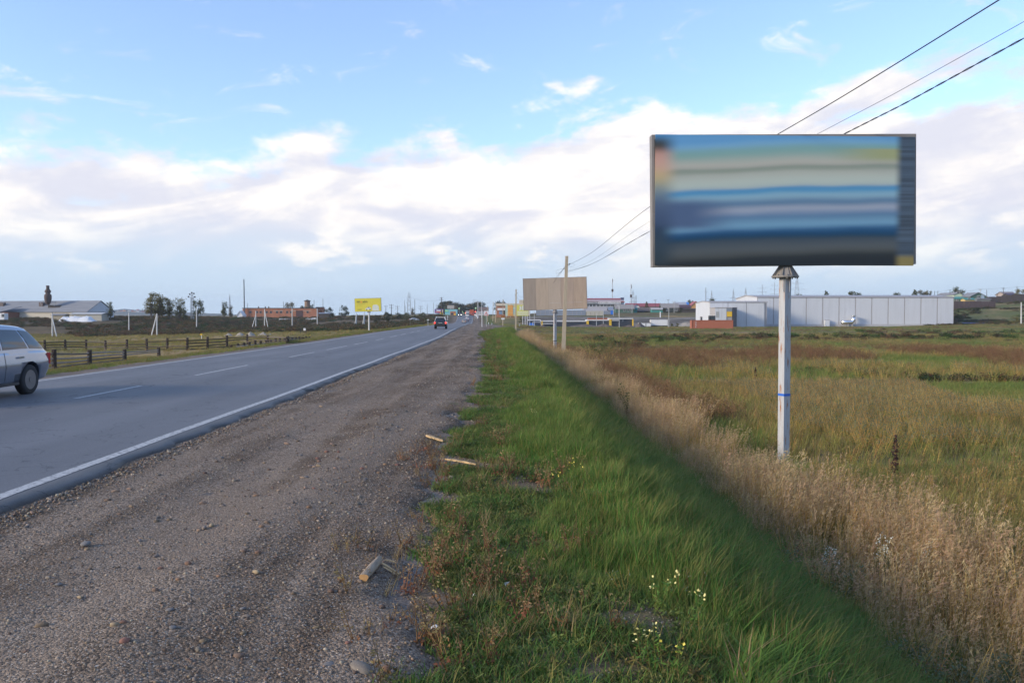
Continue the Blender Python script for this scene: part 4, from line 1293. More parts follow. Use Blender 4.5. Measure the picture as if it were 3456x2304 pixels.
def cr(v, t):
    """Catmull-Rom through list v at t in 0..len-1"""
    i = min(int(t), len(v) - 2); f = t - i
    p0, p1, p2, p3 = v[max(i - 1, 0)], v[i], v[i + 1], v[min(i + 2, len(v) - 1)]
    return tuple(.5 * ((2 * b) + (-a + c) * f + (2 * a - 5 * b + 4 * c - d) * f * f + (-a + 3 * b - 3 * c + d) * f ** 3) for a, b, c, d in zip(p0, p1, p2, p3))
def cable(name, label, pts, r, m=M_WIRE, n=5):
    o = MB().path(pts, r, n).build(name, m, smooth=True)
    return tag(o, label, 'cable', 'overhead cables beside the road')
def span(p0, p1, sag, n=28):
    p0, p1 = Vector(p0), Vector(p1)
    return [p0.lerp(p1, i / n) - Vector((0, 0, 4 * sag * (i / n) * (1 - i / n))) for i in range(n + 1)]
def build_cables():
    K = 3456 / 2352
    W = {'up': ((1306, 608), (1495, 473), (1770, 318), (2295, 0)), 'mid': ((1304, 622), (1495, 507), (1870, 312), (2352, 50)), 'low': ((1304, 624), (1495, 530), (1925, 315), (2352, 88))}
    for k, pts in W.items():
        rays = [ray(x * K, y * K) for x, y in pts]
        x0 = rays[0][0] * 69.8; x2 = rays[2][0] * 20.4
        g = (x2 - x0) / (69.8 - 20.4)
        P = [tuple(at(pts[0][0] * K, pts[0][1] * K, 69.8))]
        for (a, b_) in rays[1:]:
            d = (x0 + g * 69.8) / (a + g); P.append((a * d, d, CAMZ + b_ * d))
        P.insert(1, tuple((Vector(P[0]).lerp(Vector(P[1]), .45) - Vector((0, 0, .28)))[:]))
        e = Vector(P[-1]) + (Vector(P[-1]) - Vector(P[-2])).normalized() * 25 + Vector((0, 0, .3)); P.append(tuple(e))
        nm = {'up': 'highest black cable running up to the right behind the large billboard', 'mid': 'thinnest middle cable passing behind the large billboard', 'low': 'twisted lowest cable running up to the right behind the large billboard'}[k]
        line = [Vector(cr(P, t)) for t in np.linspace(0, len(P) - 1.001, 90)]
        if k == 'low':
            root = thing('power_cable', nm, 'cable', (0, 0, 0), 0, 'overhead cables beside the road')
            dense = []
            for i in range(len(line) - 1):
                m = max(1, int((line[i + 1] - line[i]).length / (.09 if line[i].y < 24 else .6)))
                dense += [line[i].lerp(line[i + 1], j / m) for j in range(m)]
            s = 0; prev = dense[0]; ph = []
            for p in dense:
                s += (p - prev).length; prev = p; ph.append(s)
            for q in (0, math.pi):
                tw = [p + Vector((math.cos(2 * math.pi * t / .85 + q), 0, math.sin(2 * math.pi * t / .85 + q))) * .0095 for p, t in zip(dense, ph)]
                MB().path(tw, .0085, 4).build('strand', M_WIRE, root, smooth=True)
        else:
            cable('power_cable', nm, line, .0105 if k == 'up' else .005)
    # loose loops at the pole and the run on to the next pole
    q = at(1916, 893, 69.85)
    lp = [q + Vector((.28 - .28 * math.cos(t), 0, -.14 * math.sin(t) - .05 * math.sin(t / 2))) for t in np.linspace(0, 6.28, 22)]
    o = MB().path(lp, .009, 4).build('cable_loop', M_WIRE); tag(o, 'small loose cable loop right of the leaning pole top', 'cable loop')
    q = at(1901, 908, 69.85)
    lp = [q + Vector((-.24 + .24 * math.cos(t) - .15 * abs(math.sin(t / 2)), 0, .16 * math.sin(t) - .25 * abs(math.sin(t / 2)))) for t in np.linspace(0, 6.28, 22)]
    o = MB().path(lp, .009, 4).build('cable_loop', M_WIRE); tag(o, 'hanging cable loop left of the leaning pole top', 'cable loop')
    e = at(1742, 990, 151)
    cable('power_cable', 'cable sagging left from the leaning pole behind the blank billboard', span(at(1908, 898, 69.8), e, 1.6), .011)
    cable('power_cable', 'lower cable sagging left from the leaning pole behind the blank billboard', span(at(1902, 908, 69.8), e - Vector((0, 0, .5)), 1.9), .011)
build_cables()

# ------------------------------------------------------------------ vehicles
M_TYRE = mat('tyre_rubber', (0.025, 0.025, 0.027), 0.85, 0.2)
M_RIM = mat('alloy_rim', (0.20, 0.20, 0.21), 0.4, 0.05, metal=0.8)
M_GLASS = mat('car_glass', (0.02, 0.026, 0.035), 0.06, 0.05, spec=0.8)
M_TRIM = mat('black_trim', (0.03, 0.03, 0.033), 0.55, 0.1)
M_TAIL = mat('tail_light', (0.55, 0.03, 0.03), 0.2, 0.05, coat=.6)
M_TAILON = mat('lit_tail_light', (0.85, 0.06, 0.045), 0.25, 0.05, emit=0.8)
M_HEADL = mat('head_light', (0.75, 0.76, 0.78), 0.15, 0.05, coat=.6)
M_HEADON = mat('lit_head_light', (1.0, 0.93, 0.8), 0.2, 0.02, emit=6.0)
M_PLATE = mat('number_plate', (0.62, 0.62, 0.60), 0.5, 0.08, 10)
CAR = {
 # lower rings: y, z bottom, z top, half widths (sill, waist, top)   cabin rings: y base, y roof edge, z base, z roof, hw base, hw roof
 'wagon': dict(low=[(-2.20, .44, .70, .60, .66, .60), (-2.16, .33, .86, .73, .79, .745), (-1.9, .27, .93, .80, .855, .80), (-1.2, .23, .95, .82, .86, .815), (0, .21, .935, .82, .86, .82), (1.0, .21, .915, .82, .86, .81),
                    (1.5, .24, .88, .81, .85, .77), (1.95, .28, .78, .77, .81, .70), (2.14, .34, .68, .70, .73, .62), (2.2, .42, .60, .58, .60, .52)],
               cab=[(-2.10, -1.62, .88, 1.405, .745, .56), (-1.88, -1.48, .92, 1.45, .79, .585), (-1.2, -1.0, .945, 1.485, .81, .61), (-.4, -.4, .935, 1.50, .815, .62), (.3, .12, .925, 1.485, .81, .61), (.95, .35, .91, 1.44, .80, .59), (1.40, .48, .88, 1.40, .74, .56)],
               wheel=(.32, .20, -1.32, 1.38, .75), win=((.75, 1.75), (1.85, 3.0), (3.1, 4.4))),
 'suv': dict(low=[(-2.20, .55, .82, .62, .68, .62), (-2.16, .42, .98, .74, .82, .77), (-1.9, .36, 1.04, .82, .875, .82), (-1.2, .33, 1.06, .84, .88, .83), (0, .31, 1.05, .84, .88, .83), (1.0, .31, 1.03, .84, .88, .82),
                  (1.5, .34, 1.0, .83, .87, .80), (1.95, .37, .93, .79, .83, .74), (2.14, .44, .82, .72, .76, .66), (2.2, .52, .72, .6, .62, .55)],
             cab=[(-2.10, -1.86, .98, 1.56, .77, .57), (-1.9, -1.74, 1.03, 1.62, .81, .60), (-1.2, -1.15, 1.055, 1.66, .825, .62), (-.4, -.4, 1.045, 1.67, .83, .63), (.3, .15, 1.035, 1.65, .825, .62), (.9, .4, 1.02, 1.60, .81, .60), (1.35, .55, .99, 1.56, .76, .57)],
             wheel=(.36, .22, -1.3, 1.35, .76), win=((.6, 1.7), (1.8, 3.0), (3.1, 4.4))),
 'sedan': dict(low=[(-2.25, .44, .78, .60, .66, .60), (-2.2, .33, .90, .72, .78, .72), (-1.9, .27, .94, .80, .85, .78), (-1.2, .23, .93, .82, .855, .80), (0, .21, .92, .82, .855, .81), (1.0, .21, .90, .82, .855, .80),
                    (1.5, .24, .87, .81, .84, .76), (1.95, .28, .78, .77, .80, .70), (2.14, .34, .68, .70, .73, .62), (2.2, .42, .60, .58, .60, .52)],
               cab=[(-1.75, -1.0, .92, 1.36, .74, .54), (-1.5, -.9, .925, 1.40, .78, .57), (-1.0, -.7, .925, 1.425, .80, .59), (-.3, -.3, .915, 1.44, .805, .60), (.3, .12, .905, 1.42, .80, .59), (.95, .35, .89, 1.38, .79, .57), (1.40, .48, .86, 1.34, .73, .54)],
               wheel=(.31, .19, -1.3, 1.36, .74), win=((1.0, 2.0), (2.1, 3.0), (3.1, 4.4))),
 'van': dict(low=[(-2.5, .5, 1.0, .75, .80, .80), (-2.46, .36, 1.08, .88, .93, .92), (-2.2, .32, 1.1, .94, .97, .95), (-1.2, .3, 1.12, .95, .97, .95), (0, .3, 1.12, .95, .97, .95), (1.0, .3, 1.12, .95, .97, .95),
                  (1.8, .32, 1.08, .94, .96, .92), (2.3, .36, .98, .9, .92, .86), (2.45, .42, .85, .8, .82, .76), (2.5, .5, .75, .7, .7, .66)],
             cab=[(-2.47, -2.4, 1.06, 2.1, .92, .80), (-2.3, -2.25, 1.09, 2.22, .94, .84), (-1.4, -1.4, 1.1, 2.3, .95, .85), (0, 0, 1.1, 2.3, .95, .85), (.9, .8, 1.1, 2.28, .95, .84), (1.6, 1.1, 1.08, 2.2, .93, .82), (2.1, 1.25, 1.02, 2.1, .88, .78)],
             wheel=(.34, .22, -1.5, 1.55, .85), win=((.6, 1.7), (1.8, 3.2), (3.3, 4.5))),
}
CAR_MESH = {}
def side_pt(cab, p, q, off=0.0):
    yb, yt, zb, zt, hb, ht = cr(cab, p)
    x = hb + (ht - hb) * q + .035 * math.sin(math.pi * min(q, 1) * .9)
    return Vector((x + off, yb + (yt - yb) * q, zb + (zt - .05 - zb) * q))
def car_meshes(kind, arches=True):
    if kind in CAR_MESH: return CAR_MESH[kind]
    S = CAR[kind]; low, cab = S['low'], S['cab']
    R_, wt, y0, y1, trk = S['wheel']
    mb = MB(); NR = 40; ring = []
    for i in range(NR):
        y, zb, zt, hs, hw, ht = cr(low, i / (NR - 1) * (len(low) - 1))
        zm = zb + (zt - zb) * .55
        half = [(0, zb), (hs * .86, zb), (hs * .97, zb + .04), (hs, zb + .12), (hs + (hw - hs) * .6, zm - .12), (hw, zm), (hw - .005, zm + .08), (ht + .012, zt - .09), (ht, zt - .03), (ht - .03, zt), (ht * .6, zt + .02), (0, zt + .03)]
        pts = [(x, y, z) for x, z in half] + [(-x, y, z) for x, z in half[-2:0:-1]]
        ring.append(pts)
    k = len(ring[0]); V = [p for r in ring for p in r]; F = []
    for i in range(NR - 1):
        for j in range(k):
            F.append((i * k + j, i * k + (j + 1) % k, (i + 1) * k + (j + 1) % k, (i + 1) * k + j))
    F += [tuple(range(k - 1, -1, -1)), tuple(range((NR - 1) * k, NR * k))]
    mb.add(V, F)
    body = mb.mesh('body', [], smooth=True)
    if arches:
        o = obj_from_mesh('body_tmp', body)
        cu = MB()
        for y in (y0, y1):
            for sx in (-1, 1):
                cu.lathe([(R_ + .055, -.16), (R_ + .055, .4)] if sx > 0 else [(R_ + .055, -.4), (R_ + .055, .16)], (sx * (trk - .02), y, R_ + .005), 'x', 24)
        co = cu.build('cutter_tmp', M_TRIM)
        md = o.modifiers.new('arch', 'BOOLEAN'); md.object = co; md.operation = 'DIFFERENCE'; md.solver = 'EXACT'
        bpy.context.view_layer.update()
        nb = bpy.data.meshes.new_from_object(o.evaluated_get(bpy.context.evaluated_depsgraph_get()))
        bpy.data.objects.remove(o); bpy.data.objects.remove(co)
        nb.materials.clear()
        body = nb
    # cabin
    mb = MB(); NR = 26; ring = []
    for i in range(NR):
        p = i / (NR - 1) * (len(cab) - 1)
        yb, yt, zb, zt, hb, ht = cr(cab, p)
        hp = [side_pt(cab, p, q) for q in (-.12, 0, .25, .5, .75, .92, 1.0)]
        roof = [Vector((ht * .82, yt + (yt - yb) * .02, zt - .008)), Vector((ht * .4, yt, zt + .012)), Vector((0, yt, zt + .018))]
        half = hp + roof
        ring.append([tuple(v) for v in half] + [(-v.x, v.y, v.z) for v in half[-2::-1]])
    k = len(ring[0]); V = [p for r in ring for p in r]; F = []
    for i in range(NR - 1):
        for j in range(k - 1):
            F.append((i * k + j, i * k + j + 1, (i + 1) * k + j + 1, (i + 1) * k + j))
    F += [tuple(range(k - 1, -1, -1)), tuple(range((NR - 1) * k, NR * k))]
    mb.add(V, F); cabin = mb.mesh('cabin', [], smooth=True)
    # windows
    wins = []
    for (pa, pb) in S['win']:
        for sx in (1, -1):
            mb = MB(); n = 6; V = []
            for i in range(n + 1):
                for q in (.08, .35, .65, .88):
                    v = side_pt(cab, pa + (pb - pa) * i / n, q, .007); V.append((sx * v.x, v.y, v.z))
            F = [(i * 4 + j, i * 4 + j + 1, (i + 1) * 4 + j + 1, (i + 1) * 4 + j) for i in range(n) for j in range(3)]
            mb.add(V, F); wins.append(mb.mesh('side_window', [], smooth=True))
    ends = []
    for p, sg in ((0, -1), (len(cab) - 1, 1)):
        V = []
        for q in (.10, .5, .90):
            v = side_pt(cab, p, q)
            for t in (-1, -.5, 0, .5, 1): V.append((v.x * t * .90, v.y + sg * (.006 + .02 * (1 - abs(t))), v.z))
        F = [(i * 5 + j, i * 5 + j + 1, (i + 1) * 5 + j + 1, (i + 1) * 5 + j) for i in range(2) for j in range(4)]
        mb = MB(); mb.add(V, F); ends.append(mb.mesh('end_window', [], smooth=True))
    CAR_MESH[kind] = (body, cabin, wins, ends)
    return CAR_MESH[kind]
def car(kind, loc, rz, paint, label, cat='car', group=None, lit='', roofpaint=None, lights=True, detail=True, scale=1.0):
    S = CAR[kind]; R_, wt, y0, y1, trk = S['wheel']
    body, cabin, wins, ends = car_meshes(kind)
    root = thing('car' if kind != 'van' else 'van', label, cat, loc, rz, group)
    root.scale = (scale,) * 3
    def part(nm, me, m, parent=root):
        me = me.copy(); me.materials.clear(); me.materials.append(m)
        return obj_from_mesh(nm, me, parent)
    part('body', body, paint); cb = part('cabin', cabin, roofpaint or paint)
    for w in wins: part('side_window', w, M_GLASS, cb)
    part('rear_window', ends[0], M_GLASS, cb); part('windscreen', ends[1], M_GLASS, cb)
    tl = M_TAILON if 'r' in lit else M_TAIL; hl = M_HEADON if 'f' in lit else M_HEADL
    yr, yf = S['low'][1][0], S['low'][-2][0]
    zr = S['low'][1][2]; zf = S['low'][-2][2]; hr = S['low'][1][4]; hf = S['low'][-2][4]
    for sx in (-1, 1):
        mb = MB(); mb.box((sx * (hr - .075), yr + .02, zr - .12), (.20, .16, .24), rz=sx * R(-28))
        part('tail_light', mb.mesh('t', [tl]), tl)
        mb = MB(); mb.box((sx * (hf - .10), yf - .03, zf - .03), (.26, .14, .13), rz=sx * R(28))
        part('head_light', mb.mesh('h', [hl]), hl)
        mb = MB(); mb.box((sx * (S['cab'][5][4] + .10), S['cab'][5][0] - .05, S['cab'][5][2] + .10), (.20, .10, .14))
        part('mirror', mb.mesh('m', [paint]), paint)
        for y in (y0, y1):
            mb = MB(); h = wt / 2
            mb.lathe([(R_ * .62, -h * .9), (R_ * .9, -h), (R_ * .99, -h * .75), (R_, -h * .3), (R_, h * .3), (R_ * .99, h * .75), (R_ * .9, h), (R_ * .62, h * .9)], (sx * trk, y, R_), 'x', 28)
            ty = part('tyre', mb.mesh('tyre', [M_TYRE], smooth=True), M_TYRE)
            mb = MB(); xo = sx * (trk + h * .72)
            mb.lathe([(R_ * .64, -.02), (R_ * .66, .02), (R_ * .57, .03), (R_ * .55, -.015)], (xo, y, R_), 'x', 28)
            mb.lathe([(.0, .02), (R_ * .16, .02), (R_ * .18, -.03), (.0, -.03)], (xo, y, R_), 'x', 12)
            for k in range(5):
                a = 2 * math.pi * k / 5 + .4
                mb.box((xo, y + math.cos(a) * R_ * .36, R_ + math.sin(a) * R_ * .36), (.03, R_ * .5, R_ * .13), rx=a)
            part('rim', mb.mesh('rim', [M_RIM]), M_RIM, ty)
    if detail:
        mb = MB(); mb.box((0, yr - .035, S['low'][1][1] + .12), (hr * 1.7, .10, .20)); part('bumper', mb.mesh('b', [M_TRIM]), M_TRIM if kind == 'suv' else paint)
        mb = MB(); mb.box((0, yr - .03, zr - .14), (.52, .02, .11)); part('number_plate', mb.mesh('p', [M_PLATE]), M_PLATE)
        for sx in (-1, 1):
            for yy in (-.95, .15):
                mb = MB(); lowr = S['low'][4]
                mb.box((sx * (lowr[4] - .003), yy, lowr[2] - .13), (.035, .20, .035)); part('door_handle', mb.mesh('d', [paint]), paint)
            mb = MB(); mb.box((sx * (S['low'][4][3] + .005), .02, S['low'][4][1] + .06), (.03, 2 * .92, .05)); part('sill_trim', mb.mesh('s', [M_TRIM]), M_TRIM)
            for yy in (-.42, .75):
                ly = [q for q in S['low']]
                t = next(i for i in range(len(ly) - 1) if ly[i][0] <= yy <= ly[i + 1][0]); t = t + (yy - ly[t][0]) / (ly[t + 1][0] - ly[t][0])
                y_, zb, zt, hs, hw, ht = cr(ly, t); zm = zb + (zt - zb) * .55
                mb = MB(); mb.path([(sx * x, yy, z) for x, z in ((hs, zb + .12), (hs + (hw - hs) * .6, zm - .12), (hw, zm), (hw - .005, zm + .08), (ht + .012, zt - .09), (ht, zt - .03))], .006, 4)
                part('door_seam', mb.mesh('s', [M_TRIM]), M_TRIM)
    return root
P_SILVER = mat('silver_paint', (0.31, 0.345, 0.41), 0.24, 0.04, 2.0, metal=0.8, coat=0.6)
P_BLACK = mat('black_paint', (0.016, 0.018, 0.022), 0.25, 0.05, coat=0.8)
P_WHITE = mat('white_paint', (0.66, 0.67, 0.68), 0.3, 0.03, coat=0.6)
P_BEIGE = mat('beige_paint', (0.42, 0.38, 0.33), 0.3, 0.03, coat=0.5)
P_GREY = mat('grey_paint', (0.16, 0.17, 0.19), 0.3, 0.03, coat=0.6)
P_RED = mat('red_truck_paint', (0.45, 0.09, 0.04), 0.4, 0.05, coat=0.4)
def on_road(px, d):
    a, _ = ray(px, 1080)
    x = a * d; l = x - float(road_x(d))
    return Vector((x, d, float(road_surface_z(np.array(l), np.array(float(d))))))
def heading(y): return math.atan2(-(float(road_x(y + 1)) - float(road_x(y - 1))), 2.0)
car('wagon', (-11.06, 16.3, float(road_surface_z(np.array(-2.5), np.array(16.25)))), math.pi + R(1.0), P_SILVER, 'silver estate car driving past at the left edge of the picture', detail=True)
car('suv', on_road(1488, 119.5) , heading(119), P_BLACK, 'black off road car with white roof rails and red tail lights lit', lit='r', roofpaint=P_BLACK)
def suv_rails():
    root = [o for o in bpy.data.objects if o.get('label', '').startswith('black off road')][0]
    for sx in (-1, 1):
        MB().path([(sx * .60, -1.84, 1.50), (sx * .585, -1.6, 1.69), (sx * .60, 0, 1.73), (sx * .59, .4, 1.63)], .035, 6).build('roof_rail', P_WHITE, root)
        MB().path([(sx * .80, -2.02, 1.02), (sx * .62, -1.86, 1.52)], .028, 6).build('pillar_trim', P_WHITE, root)
    MB().box((0, -1.88, 1.62), (1.12, .18, .03)).build('roof_spoiler', P_WHITE, root)
suv_rails()
car('wagon', on_road(1566, 355), heading(355), P_BEIGE, 'beige car ahead in the right lane, nearest beyond the black car', detail=False)
car('sedan', on_road(1575, 378), heading(378), P_GREY, 'dark car half hidden behind the beige car', detail=False)
car('sedan', on_road(1577, 402), heading(402), P_WHITE, 'white saloon car just below the white van on the far road', detail=False)
car('van', on_road(1577.5, 436), heading(436), P_WHITE, 'white van climbing the far end of the road', 'van', detail=False)
car('sedan', on_road(1552.5, 447), heading(447) + math.pi, P_BLACK, 'oncoming car with both headlights on at the crest of the road', lit='f', detail=False)
car('suv', on_road(1596, 452), heading(452), P_RED, 'red car behind the white van at the crest of the road', detail=False)
g = G(1398, 1084); car('sedan', (g.x, g.y, g.z), R(-70), P_WHITE, 'white car on the track below the left bank, beside the dark bushes', detail=False)

# ------------------------------------------------------------------ wooden rail fences on the left
def fence(posts, rails, label, pw=.13, post_m=M_CHAR, rail_m=M_RAIL):
    """posts: list of (base point, height); rails: (i, j, heights fraction list, material)"""
    b0 = posts[0][0]
    root = thing('rail_fence', label, 'fence', b0)
    for (p, h, w) in posts:
        q = p - b0
        mb = MB(); mb.tube(q - Vector((0, 0, .3)), q + Vector((rr(-.03, .03), 0, h)), w, w * .9, 7)
        mb.build('post', post_m, root)
    for (i, j, f0, f1, m, r) in rails:
        a = posts[i][0] - b0 + Vector((0, -posts[i][2] * .9, posts[i][1] * f0)); b = posts[j][0] - b0 + Vector((0, -posts[j][2] * .9, posts[j][1] * f1))
        mid = a.lerp(b, .5) + Vector((0, 0, rr(-.03, .03)))
        MB().path([a - (b - a) * .04, mid, b + (b - a) * .04], [r, r * .9, r * .85], 6).build('rail', m, root)
    return root
def fence_posts(L_, zfix=None, hpx=None, w=.1, d=None):
    out = []
    for (x, y0, y1) in L_:
        if d is None: g = G(x, y1, d0=14)
        else:
            g = at(x, y1, d); g.z = Hs(g.x, g.y)
        out.append((g, (y1 - y0) * m_per_px(g.y), w * (1 + .004 * g.y)))
    return out
c1 = lambda x, y: (x / 2.735, 930 + y / 2.735)
c2 = lambda x, y: (750 + x / 3.92, 900 + y / 3.92)
npost = [(500, 680, 880), (828, 685, 833), (1152, 680, 790), (1468, 665, 748)]
npost = [(c1(-160, 0)[0], c1(0, 680)[1], c1(0, 975)[1]), (c1(170, 0)[0], c1(0, 680)[1], c1(0, 925)[1])] + [(c1(x, 0)[0], c1(0, a)[1], c1(0, b)[1]) for x, a, b in npost]
fp = fence_posts(npost, w=.11)
rl = []
for i in range(5):
    for f in (.78, .55, .38, .14):
        if i == 4 and f < .5: continue
        rl.append((i, i + 1, f + rr(-.03, .03), f + rr(-.03, .03) * (1 if i < 4 else 1), random.choice([M_RAIL, M_GREYRAIL]), .045))
fence(fp, rl, 'near low charred rail fence right behind the silver car')
fpost = [(c1(x, 0)[0], c1(0, a)[1], c1(0, b)[1]) for x, a, b in ((-140, 600, 690), (40, 598, 690), (230, 596, 690), (415, 593, 690), (605, 590, 690), (795, 590, 690), (975, 597, 690), (1172, 588, 690), (1357, 583, 690), (1545, 575, 690), (1729, 572, 688), (1916, 563, 680), (2097, 552, 668))]
fpost += [(c2(x, 0)[0], c2(0, a)[1], c2(0, b)[1]) for x, a, b in ((65, 905, 1060), (335, 893, 1038), (605, 905, 1042), (865, 918, 1015), (1020, 922, 990), (1155, 920, 968))]
fp = fence_posts(fpost, w=.09)
rl = []
for i in range(len(fp) - 1):
    for f in (.76, .52, .30, .10):
        if random.random() < .12: continue
        rl.append((i, i + 1, f + rr(-.03, .03), f + rr(-.03, .03), M_CHAR if random.random() < .7 else M_RAIL, .05))
fence(fp, rl, 'long far charred rail fence across the left meadow')
stump = [(c2(x, 0)[0], c2(0, a)[1], c2(0, b)[1]) for x, a, b in ((10, 1060, 1085), (118, 1032, 1082), (208, 1015, 1072), (290, 1003, 1066), (360, 995, 1060), (437, 975, 1050), (508, 978, 1045), (585, 962, 1040), (643, 960, 1035), (708, 950, 1028), (763, 945, 1022), (825, 945, 1016), (927, 938, 1005), (975, 938, 997), (1068, 930, 985), (1110, 920, 980))]
fp = fence_posts(stump, w=.10)
rootb = thing('stump_row', 'row of short charred stumps with a grey pipe along the left road edge', 'fence', fp[0][0])
for (p, h, w) in fp:
    MB().tube(p - fp[0][0] - Vector((0, 0, .2)), p - fp[0][0] + Vector((0, 0, h)), w, w, 8).build('stump', M_CHAR, rootb)
pp = [G(*c2(x, y)) - fp[0][0] + Vector((0, -.25, .14)) for x, y in ((200, 1078), (360, 1058), (520, 1040), (680, 1026), (860, 1010), (1060, 985))]
MB().path(pp, .07, 7).build('pipe', mat('grey_pipe', (0.20, 0.22, 0.25), 0.5, 0.2), rootb)

# ------------------------------------------------------------------ wood scraps, litter
M_BARK = mat('split_log_side', (0.34, 0.26, 0.18), 0.85, 0.3, 6, stretch=(6, 1, 6), bump=0.4, bscale=25)
M_CUT = mat('fresh_cut_wood', (0.50, 0.28, 0.11), 0.7, 0.2, 18)
M_SPL = mat('splinter_wood', (0.62, 0.41, 0.20), 0.75, 0.25, 12, stretch=(1, 8, 8))
def ground_pt(px, py):
    g = G(px, py, d0=2.5)
    z = max(g.z, float(shoulder_z(np.array([g.x]), np.array([g.y]))[0])) if g.x < .6 else g.z
    return Vector((g.x, g.y, z))
def log():
    a, b = ground_pt(1228, 1995), ground_pt(1280, 1926)
    root = thing('log_piece', 'short split log with a sawn orange end lying on the gravel', 'log', a)
    ax = (b - a); r = .032
    mb = MB(); n = 14; P = []
    for k in range(7):
        t = k / 6; c = ax * t + Vector((0, 0, .03))
        u = ax.normalized().cross(Vector((0, 0, 1))).normalized(); w = Vector((0, 0, 1))
        for i in range(n):
            q = 2 * math.pi * i / n
            k_ = r * (1 + .12 * math.sin(3 * q + t * 4) + .06 * math.sin(7 * q)) * (1 - .35 * max(0, t - .55))
            P.append(c + u * k_ * math.cos(q) + w * k_ * .85 * math.sin(q))
    F = [(k * n + i, k * n + (i + 1) % n, (k + 1) * n + (i + 1) % n, (k + 1) * n + i) for k in range(6) for i in range(n)]
    F += [tuple(range(6 * n, 7 * n))]
    mb.add(P, F); mb.build('bark', M_BARK, root, smooth=True)
    mb = MB(); mb.add([p - ax.normalized() * .002 for p in P[:n]], [tuple(range(n - 1, -1, -1))]); mb.build('cut_end', M_CUT, root)
log()
def splinter(pts, w, h, label, seed):
    P = [ground_pt(*p) + Vector((0, 0, .01 if pts[0][0] < 1490 else .06)) for p in pts]
    a = P[0]; root_v, F = [], []
    rnd = random.Random(seed); m = 9; V = []
    ax = (P[-1] - a); sd = ax.cross(Vector((0, 0, 1))).normalized()
    for k in range(m):
        t = k / (m - 1)
        c = ax * t + Vector((0, 0, .008 + .004 * math.sin(3.1 * t)))
        ww = w * (.45 + .8 * math.sin(math.pi * min(1, .12 + t * .8)) ** .7) * rnd.uniform(.8, 1.15) * (.35 if k in (0, m - 1) else 1)
        for sx, sz in ((-1, 0), (1, 0), (1, 1), (-1, 1)): V.append(c + sd * sx * ww / 2 + Vector((0, 0, sz * h * rnd.uniform(.7, 1.2))))
    for k in range(m - 1):
        for i in range(4): F.append((k * 4 + i, k * 4 + (i + 1) % 4, (k + 1) * 4 + (i + 1) % 4, (k + 1) * 4 + i))
    F += [(3, 2, 1, 0), tuple(range((m - 1) * 4, m * 4))]
    o = MB().add(V, F).build('wood_splinter', M_SPL, loc=a)
    return tag(o, label, 'wood scrap', 'pale wood splinters on the shoulder')
splinter([(1285, 1934), (1348, 1950)], .016, .007, 'forked orange splinter at the upper end of the split log', 1)
splinter([(1292, 1946), (1342, 1953)], .012, .006, 'thin splinter lying under the forked splinter by the log', 6)
splinter([(1438, 1486), (1495, 1494)], .06, .02, 'short thick pale splinter on the gravel, farthest from the camera', 2)
splinter([(1502, 1570), (1606, 1588)], .03, .018, 'long thin pale splinter at the edge of the weeds', 3)
splinter([(1298, 1922), (1335, 1928)], .014, .008, 'tiny sliver lying behind the split log', 4)
M_LIT = mat('litter_paper', (0.68, 0.68, 0.66), 0.7, 0.08)
for i, (px, py, s, lb) in enumerate(((1465, 2132, .05, 'white paper scrap lowest at the gravel edge'), (1710, 1983, .045, 'white litter scrap among the trampled weeds beside the red weeds'), (1600, 2021, .035, 'small white stick among the reddish weeds'),
                                     (1618, 1530, .07, 'white scrap in the grass beyond the long splinter'), (1646, 1543, .05, 'white wrapper on the trampled weeds beyond the long splinter'), (1935, 1617, .07, 'grey white wrapper in the green grass by the yellow flowers'))):
    g = ground_pt(px, py)
    mb = MB(); V = [(x * s, y * s * .5, .025 + .012 * math.sin(x * 3 + y * 2 + i)) for y in (-.5, 0, .5) for x in (-.5, -.15, .2, .5)]
    mb.add(V, [(r_ * 4 + c_, r_ * 4 + c_ + 1, r_ * 4 + c_ + 5, r_ * 4 + c_ + 4) for r_ in range(2) for c_ in range(3)])
    o = mb.build('paper_scrap', M_LIT, loc=g, rz=i * 1.1, fix=False)
    o.modifiers.new('thick', 'SOLIDIFY').thickness = .003
    tag(o, lb, 'litter', 'scraps of litter on the verge')

# ------------------------------------------------------------------ single plants
def flower_plant(px, py, h, kind, label, n=3):
    g = ground_pt(px, py)
    root = thing('flowering_plant', label, 'flower', g, 0, 'flowering weeds on the verge')
    st, lf, fl = MB(), MB(), MB()
    for s in range(n):
        x, y = rr(-.05, .05), rr(-.05, .05); hh = h * rr(.6, 1); ex, ey = x + rr(-.07, .1), y + rr(-.06, .06)
        st.tube((x, y, 0), (ex, ey, hh), .004, .002, 4, False)
        for k in range(16):
            t = rr(.05, .85); leaf(lf, (x + (ex - x) * t + rr(-.02, .02), y + (ey - y) * t + rr(-.02, .02), hh * t), rr(.03, .06), .22)
        for k in range(6 if kind != 'white' else 14):
            sp = .018 if kind != 'white' else .035
            leaf(fl, (ex + rr(-sp, sp), ey + rr(-sp, sp), hh + rr(-.07, .02)), rr(.012, .022) if kind != 'white' else rr(.012, .022), .8)
    st.build('stem', PM['weed'], root, fix=False); lf.build('leaves', PM['pale' if kind == 'white' else 'green'], root, fix=False); fl.build('blossom', PM[kind], root, fix=False)
